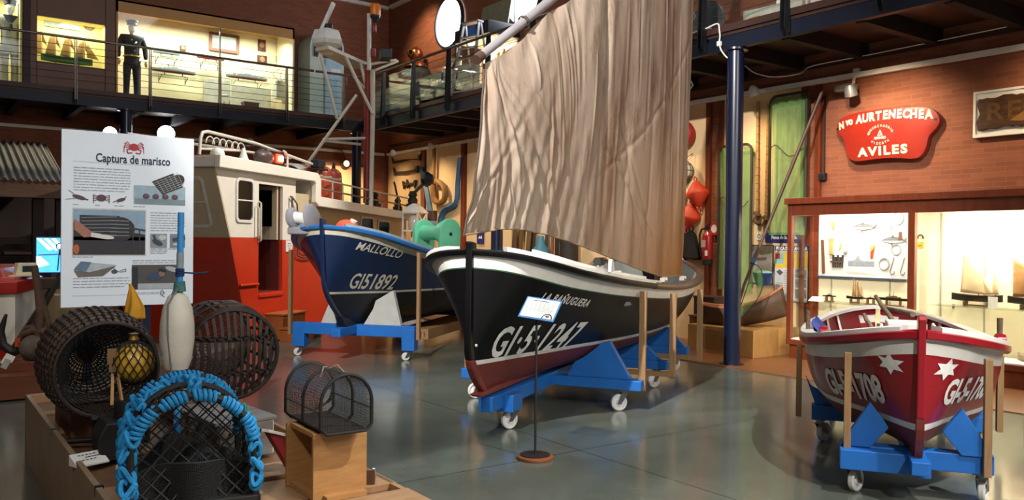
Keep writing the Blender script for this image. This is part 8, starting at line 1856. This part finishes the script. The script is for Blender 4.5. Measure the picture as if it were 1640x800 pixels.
    for y, z, lb in ((19.2, .25, 'dark low table under the naval ship model on the right-hand balcony'), (16.6, .42, 'dark low table under the grey-blue ship model on the right-hand balcony')):
        s = thing('low_table', lb, 'table', loc=(X - .25, y, ZB)); MB().box((0, 0, z - .02), (.4, 1.6, .03)).build('top', DARKSTEEL, s)
        for a in (-.7, .7): MB().box((0, a, (z - .03) / 2), (.3, .05, z - .04)).build('leg', DARKSTEEL, s)
    # diver
    q = V((10.72, 19.05, ZB + .08)); d = thing('diving_suit', 'old copper diving helmet on a dark diving suit on the right-hand balcony', 'diving suit', M=Matrix.Translation(q) @ Matrix.Rotation(-.35, 4, 'Z')); COP = mat('copper', '9a5a34', .28, metal=.9, var=.2); CV = mat('diver_canvas', '2f2620', .8, var=.2)
    MB().lathe([(.2, 0), (.22, .3), (.24, .8), (.32, 1.15), (.33, 1.35), (.22, 1.5)], 20, Matrix.Diagonal((1.1, .8, 1, 1))).build('suit', CV, d, smooth=True); MB().lathe([(.33, 1.45), (.30, 1.52), (.20, 1.60), (.17, 1.64)], 24).build('corselet', COP, d, smooth=True); MB().sphere((0, 0, 1.80), .19, 24, 16).build('helmet', COP, d, smooth=True)
    for a in (-.75, .0, .75):
        o = V((-math.cos(a), math.sin(a) * 1, 0)); f = frame(V((0, 0, 1.82)) + o * .17, o.cross(V((0, 0, 1))), V((0, 0, 1)), o) if True else None
        g = MB(f).lathe([(.075, 0), (.085, .02), (.08, .045), (.06, .05)], 18, cap=False).build('window_ring', mat('brass'), d, smooth=True); MB(f).lathe([(.0001, .025), (.065, .025)], 18, cap=False).build('window_glass', mat('diver_glass', '14100e', .1), g)
    MB().lathe([(.03, 1.97), (.02, 2.03), (.0001, 2.04)], 10).build('top_valve', COP, d)
    for s in (-1, 1): MB().tube([(0, s * .3, 1.35), (-.05, s * .42, 1.0), (-.12, s * .38, .72)], [.12, .10, .08], 10).build('sleeve', CV, d, smooth=True)
    # ladder
    l = thing('step_ladder', 'aluminium step ladder standing on the right-hand balcony before the lit case', 'ladder', M=Matrix.Translation((9.72, 14.85, ZB)) @ Matrix.Scale(.9, 4) @ Matrix.Rotation(.25, 4, 'Z')); AL = mat('aluminium', 'c0c2c6', .35, metal=.8)
    for s in (-1, 1):
        MB().bar((-.38, s * .34, 0), (-.03, s * .24, 1.85), .07, .03, up=(0, 1, 0)).build('front_rail', AL, l); MB().bar((.42, s * .32, 0), (.03, s * .24, 1.85), .05, .03, up=(0, 1, 0)).build('rear_rail', AL, l)
    for k in range(6): f = (k + .7) / 7; MB().box((lerp(-.38, -.03, f), 0, 1.85 * f), (.09, 2 * lerp(.34, .24, f), .025)).build('step', AL, l)
    MB().box((0, 0, 1.86), (.2, .54, .04)).build('top_cap', AL, l); MB().tube([(-.15, -.3, 1.1), (-.2, 0, .98), (-.15, .3, 1.05), (-.2, .45, .8)], .03, 6).build('red_strap', mat('strap_purple', '6a2740', .7), l, smooth=True)
    # black-topped lit case
    c = thing('black_topped_case', 'lit display case with a black canopy beside the round windows', 'display case', loc=(10.55, 15.6, ZB)); WHC = mat('case_white', 'ddd3bd', .7)
    MB().box((.05, 0, 1.70), (.85, 1.36, .28)).build('canopy', mat('canopy_black', '15171d', .35), c, bevel=.01); MB().box((-.38, -.05, 1.71), (.01, .30, .22)).build('canopy_sticker', mat('canopy_blue', '3f74c4', .3), c)
    MB().box((.05, 0, 1.55), (.84, 1.35, .02)).build('canopy_soffit', WHC, c)
    MB().box((.44, 0, .80), (.04, 1.32, 1.46)).build('back_panel', WHC, c); MB().box((0, 0, .25), (.7, 1.28, .5)).build('base', WHC, c, bevel=.01)
    for y in (-.64, .64): MB().box((-.34, y, 1.03), (.04, .04, 1.04)).build('corner_post', RUBBER, c)
    for y in (-.4, .4): MB(Matrix.Translation((-.1, y, 1.535))).lathe([(.06, .0), (.05, -.02), (.0001, -.025)], 14).build('downlight', mat('downlight', 'fff0d0', .3, var=0, emit='ffe2b0', es=8), c)
    lamp('AREA', 'case_light', (10.45, 15.6, ZB + 1.50), (10.6, 15.6, ZB), 34, (1, .9, .72), 1.3, .4)
    for k, (a, b_) in enumerate((((.2, -.3, .55), (.15, -.55, 1.3)), ((.15, -.15, .55), (.1, -.42, 1.25)), ((.1, .0, .55), (.1, -.3, 1.15)))):
        s = thing('yellow_spar', ('longest', 'middle', 'shortest')[k] + ' of three yellow-brown spars leaning in the black-topped case', 'spar', loc=(10.55, 15.6, ZB), group='spars in the black-topped case'); MB().tube([a, b_], .035, 10).build('spar', mat('spar_yellow', 'a9752c', .5, var=.15), s, smooth=True)
    w = thing('loose_board', 'pale board leaning on top of the black-topped case', 'board', M=frame((XR - .30, 15.55, ZB + 1.86), (0, -1, 0), (.18, 0, 1), (-1, 0, .18))); MB().box((0, .31, 0), (1.15, .60, .03)).build('sheet', mat('board_olive', '9a957c', .7), w)
    s = thing('small_screen', 'small white panel on a dark post below the first round window', 'panel', M=wf_((XR - .3, 16.95, ZB))); MB().box((0, .62, 0), (.05, 1.24, .05)).build('post', DARKSTEEL, s); MB().box((-.12, 1.3, .02), (.42, .34, .03)).build('sheet', mat('panel_ivory', 'cfcab6', .6), s)
    # nearer end of the right balcony
    b = thing('white_dinghy', 'white model dinghy with a brown bow on the near right-hand balcony', 'ship model', M=frame((10.2, 7.35, ZB + .02), (0, -1, 0), (-1, 0, 0), (0, 0, 1))); mini_hull(MB(), 1.5, .5, .40, .2, full=.4).build('hull', mat('dinghy_white', 'c9c6b8', .5), b, smooth=True); MB().box((.0, .12, .6), (.16, .04, .4)).build('post', WHITE, b); MB().box((.4, 0, .43), (.9, .06, .05)).build('rail', STEEL, b)
    d = thing('round_drum', 'dark round drum lid leaning by the near balcony railing, beside the sail', 'drum', M=frame((9.7, 8.35, ZB + .32), (0, -1, 0), (0, 0, 1), (-1, 0, 0))); MB().lathe([(.30, 0), (.32, .03), (.30, .06), (.0001, .065)], 30).build('disc', mat('drum_dark', '3c3836', .5), d, smooth=True); MB().cyl((.06, -.14, .06), (.06, -.14, .075), .05, 14).build('white_tag', WHITE, d)
    k = thing('yellow_block', 'small yellow block on the balcony floor above the dark blue column', 'block', loc=(9.6, 7.55, ZB)); MB().prism([(-.1, 0), (.1, 0), (.07, .2), (-.09, .22)], (0, -.05, 0), (0, 1, 0), (0, 0, 1), (.12, 0, 0)).build('body', mat('block_yellow', 'b98a3e', .5), k, bevel=.01)
    pk = thing('pink_case', 'pinkish lit low case at the near end of the right-hand balcony', 'display case', loc=(10.2, 5.2, ZB)); MB().box((0, 0, .3), (.8, 2.2, .6)).build('body', mat('case_pink', 'b98a86', .6), pk, bevel=.01); MB().box((0, 0, .61), (.84, 2.24, .03)).build('top', WHITE, pk)
    lamp('SPOT', 'balcony_spot', (9.4, 18.4, 8.0), (XR, 18.9, 6.6), 160, WARM, .1, spot=70, blend=.9)
    lamp('SPOT', 'balcony_spot', (9.3, 7.0, 7.8), (10.8, 7.0, 4.9), 120, (1, .8, .7), .1, spot=80, blend=.9)
back_cases()
# ------------------------------------------------------------------ far left: shed, counter, screen, anchors, spotlights
def left_side():
    o = at(50, 288, 13.2); Y = o.y; zl = o.z; sh = thing('net_shed', 'dark timber shed with a corrugated iron roof at the far left', 'shed', loc=(0, Y, 0)); I = Matrix.Translation((0, -Y, 0))
    x0, x1 = -3.6, 2.1
    def cor(u, v): x = lerp(x0, x1, u); return V((x, Y + 2.6 * v, zl + .85 * v + .022 * math.sin(x * 2 * PI / .11)))
    MB(I).grid(cor, 64 * 8, 3).build('corrugated_roof', mat('zinc', '55544f', .55, metal=.4, var=.2, scale=3), sh, smooth=True, solid=.004)
    T = mat('shed_timber', '5b3d26', .7, var=0, col2='43291a', scale=5, stretch=(1, 6, 6)); TD = mat('shed_dark', '2a1a12', .8, var=.3, scale=3)
    MB(I).box(((x0 + x1) / 2, Y + .12, zl - .16), (x1 - x0, .14, .24)).build('eaves_beam', T, sh, bevel=.008)
    for x in (-3.4, -1.6, .25, 1.72, 2.05): MB(I).box((x, Y + .25, (zl - .2) / 2), (.16, .16, zl - .2)).build('post', TD, sh, bevel=.006)
    MB(I).box(((x0 + x1) / 2, Y + 1.4, zl / 2), (x1 - x0, .06, zl)).build('back_boards', TD, sh)
    for z in (1.0, 1.6): MB(I).box(((x0 + x1) / 2, Y + .3, z), (x1 - x0, .06, .1)).build('cross_rail', TD, sh)
    b = thing('wood_shelf', 'short lit wooden batten hanging inside the dark shed', 'shelf', loc=tuple(at(28, 405, 13.3))); MB().box((0, 0, 0), (.38, .12, .04)).build('board', T, b); MB().box((0, .1, -.01), (.4, .1, .10)).build('bracket', TD, b)
    # screen
    q = at(82, 408, 11.6); s = thing('video_screen', 'lit video screen showing white and blue stripes, left of the information panel', 'screen', M=frame(q, (1, -.1, 0), (0, 0, 1), (-.1, -1, 0))); w, h = .44, .48
    MB().box((0.04, 0, -.03), (w + .04, h + .04, .05)).build('housing', RUBBER, s, bevel=.006); MB().box((.04, 0, 0), (w, h, .006)).build('display', mat('screen_cyan', '2f6fb8', .2, var=0, col2='58b6e8', scale=5, emit='3f8fe0', es=1.2), s)
    wm = mat('screen_white2', 'e8f4ff', .2, var=0, emit='e6f4ff', es=1.6); m = MB(); x0_ = -w / 2 + .04
    for k in range(3): m.poly([(x0_ + .0 + .09 * k, h / 2 - .01, .004), (x0_ + .05 + .09 * k, h / 2 - .01, .004), (x0_ + .20 + .085 * k, h / 2 - .16, .004), (x0_ + .15 + .085 * k, h / 2 - .18, .004)])
    m.poly([(x0_, -.02, .004), (x0_ + .05, -.02, .004), (x0_ + .16, -.13, .004), (x0_, -.18, .004)]); m.build('display_stripes', wm, s)
    m = MB(); m.tube([(.11 + .05 * math.cos(a), .12 + .045 * math.sin(a), .006) for a in [i * 2 * PI / 16 for i in range(16)]], .008, 5, closed=True).tube([(.11, .07, .006), (.13, 0, .006), (.22, -.14, .006)], .022, 6).tube([(-.16, .0, .006), (.24, .015, .006)], .006, 5).tube([(.10, .05, .006), (.08, -.22, .006)], .008, 5); m.build('display_figure', mat('screen_navy', '0b1230', .3), s)
    MB().box((.04, -.24 - .55, -.03), (.08, 1.1, .05)).build('stand', RUBBER, s); MB().box((.04, -1.4, -.05), (.4, .04, .3)).build('foot', RUBBER, s)
    # red and white counter, shaped like a ship's deck
    c0 = at(24, 530, 9.3); RT = mat('counter_red', '9c1f16', .35, var=.1, scale=3, coat=.3); CW = mat('counter_white', 'd9d5c8', .5, var=.04)
    t = thing('deck_counter', 'white counter with broad red deck-like top and red skirting at the far left', 'counter', M=Matrix.Translation((c0.x, c0.y, 0)) @ Matrix.Rotation(.02, 4, 'Z')); zc = 1.02
    # two faces: one runs to the left, the other back along the hall
    PL_ = [(0, 0), (-.2, .0), (-1.9, .25), (-1.9, 2.4), (.42, 2.4), (.42, 1.3)]
    def ringp(z, k): cx, cy = -.5, 1.2; return [(cx + (a - cx) * k, cy + (b - cy) * k, z) for a, b in PL_]
    def stack(rows): 
        m = MB(); R_ = [[m.p(p) for p in ringp(z, k)] for z, k in rows]
        for A, B in zip(R_, R_[1:]):
            for i in range(len(A)): m.face((A[i], A[(i + 1) % len(A)], B[(i + 1) % len(A)], B[i]))
        m.face(R_[-1]); m.face(R_[0][::-1]); return m
    stack([(.42, 1.0), (1.03, 1.0)]).build('body', CW, t); stack([(0, .97), (.42, .985)]).build('skirting', RT, t)
    stack([(1.02, 1.03), (1.16, 1.035), (1.16, .99), (1.20, .97), (1.20, .9)]).build('rim', RT, t, bevel=.01); stack([(1.16, .86), (1.30, .78), (1.30, .70)]).build('deck_top', RT, t, bevel=.01)
    MB().box((-.1, .55, 1.205), (.7, .35, .012)).build('pale_board', mat('counter_board', 'c9b48f', .4), t)
    p = thing('small_control_box', 'small cream box with a dark display standing on the red counter', 'device', M=Matrix.Translation(at(42, 434, 9.9)) @ Matrix.Rotation(.3, 4, 'Z')); MB().prism([(-.13, -.07), (.13, -.07), (.11, .10), (-.10, .10)], (0, -.03, 0), (1, 0, 0), (0, 0, 1), (0, .10, 0)).build('case', mat('device_cream', 'c9c4ae', .5), p, bevel=.008); MB().box((0.01, -.034, .03), (.13, .008, .07)).build('display', mat('device_dark', '28343a', .2), p)
    # stone anchor exhibits on a brown plinth
    pl = thing('low_plinth', 'low brown plinth carrying the stone anchor and grapnel at the far left', 'plinth', loc=(.62, 10.0, 0)); MB().box((-.1, .0, .14), (1.2, .62, .24)).build('box', mat('plinth_red', '6e3c22', .35, var=0, col2='5d311b', scale=4, stretch=(1, 5, 5)), pl, bevel=.004); MB().box((-.1, .02, .01), (1.14, .56, .02)).build('toe_board', RUBBER, pl); MB().box((.28, .1, .31), (.40, .30, .10)).build('upper_block', mat('plinth_red'), pl, bevel=.004)
    d = 8.75; q = at(56, 556, d); s = thing('stone_anchor', 'round grey stone lashed in a forked wooden stick frame on the low plinth', 'anchor', loc=tuple(q)); J = Matrix.Translation(-q); WB = mat('stick_brown', '4a3526', .7, var=.3, scale=12)
    MB().sphere((0, 0, 0), .15, 20, 14, (1.0, .9, .92)).build('stone', mat('stone_grey', '544c43', .85, var=.25, scale=9, bump=.5, bscale=14), s, smooth=True)
    MB(J).tube([at(62, 538, d), at(66, 500, d), at(62, 470, d), at(55, 425, d)], [.045, .05, .04, .035], 10).tube([at(64, 505, d), at(70, 490, d), at(66, 465, d)], [.03, .03, .02], 8).tube([at(66, 478, d), at(75, 505, d), at(82, 530, d)], [.028, .03, .025], 8).build('fork', WB, s, smooth=True)
    MB(J).tube([at(38, 535, d), at(55, 528, d), at(78, 532, d), at(92, 530, d)], [.04, .05, .045, .03], 9).tube([at(34, 540, d), at(42, 525, d), at(55, 523, d)], .03, 8).tube([at(55, 578, d), at(40, 572, d - .05), at(34, 548, d - .05)], .03, 8).build('cross_stick', WB, s, smooth=True)
    d = 8.9; q = at(25, 555, d); a = thing('iron_grapnel', 'black iron grapnel anchor with long shank leaning at the far left', 'anchor', loc=tuple(q)); J = Matrix.Translation(-q); BI = mat('wrought_iron')
    MB(J).bar(at(18, 562, d), at(88, 455, d + .3), .05, .05).bar(at(40, 545, d), at(97, 440, d + .3), .06, .05).build('shank', BI, a, bevel=.005)
    MB(J).tube([at(20, 563, d), at(5, 552, d), at(1, 530, d), at(10, 503, d)], [.05, .045, .04, .015], 9).tube([at(20, 563, d), at(32, 560, d), at(38, 540, d)], [.05, .04, .02], 8).build('fluke', BI, a, smooth=True); MB(J).box(at(81, 453, d + .3), (.28, .2, .12)).build('stock', mat('stock_wood', '2f1d14', .7), a, bevel=.01)
    MB(J).box(at(28, 548, d - .06), (.05, .03, .09)).build('red_patch', mat('patch_orange', 'b5431f', .6), a); MB(J).bar(at(78, 470, d + .25), at(99, 472, d + .25), .06, .02).build('pale_strip', mat('strip_pale', 'a8a090', .6), a)
    c = thing('caption_card', 'small slanted white caption card on the low brown plinth at the far left', 'label', M=Matrix.Translation(at(9, 582, 8.55)) @ Matrix.Rotation(.5, 4, 'Y')); MB().box((0, 0, 0), (.09, .02, .2)).build('card', WHITE, c); MB().box((0, -.012, .0), (.06, .004, .10)).build('card_text', mat('ink_light'), c)
    k = thing('brown_cabinet', 'brown panel cabinet behind the anchors, beside the information panel', 'cabinet', loc=tuple((at(92, 480, 9.6).x + .15, at(92, 480, 9.6).y + .2, 0))); MB().box((0, 0, .55), (.5, .4, 1.1)).build('body', mat('cabinet_olive', '6a5535', .6, var=.1), k, bevel=.005); MB().box((0, 0, 1.11), (.54, .44, .03)).build('top', mat('cabinet_olive'), k)
    # track spotlights of the back wall
    LG = mat('spot_lit', 'ffffff', .3, var=0, emit='f2f6ff', es=14); pr = None
    for px, py, r, lb in ((266, 214, .20, 'larger glaring white spotlight on the back wall duct above the information panel'), (176, 213, .15, 'smaller glaring spotlight on the back wall duct above the information panel')):
        q = on(px, py, 1, 20.75); dr = (EYE - q).normalized(); l = thing('track_spotlight', lb, 'lamp', M=frame(q, V((0, 0, 1)).cross(dr), dr.cross(V((0, 0, 1)).cross(dr)), dr), group='back wall spotlights'); MB().lathe([(r * .5, -.2), (r * .9, -.1), (r, .02)], 22).build('shade', WHITE, l, smooth=True)
        MB().lathe([(.0001, .02), (r * .96, .02)], 22, cap=False).build('lit_lens', LG, l); MB().tube([(0, 0, -.2), (0, .05, -.3), (0, .1, -.36)], .02, 6).build('arm', WHITE, l)
    lamp('SPOT', 'back_wall_spot', (2.0, 17.9, 4.1), (1.2, 15.0, 2.3), 10, WARM, .1, spot=80)
    lamp('SPOT', 'anchor_spot', (-1.5, 7.5, 5.0), (.4, 11.0, .9), 200, (1, .88, .72), .1, spot=40)
left_side()
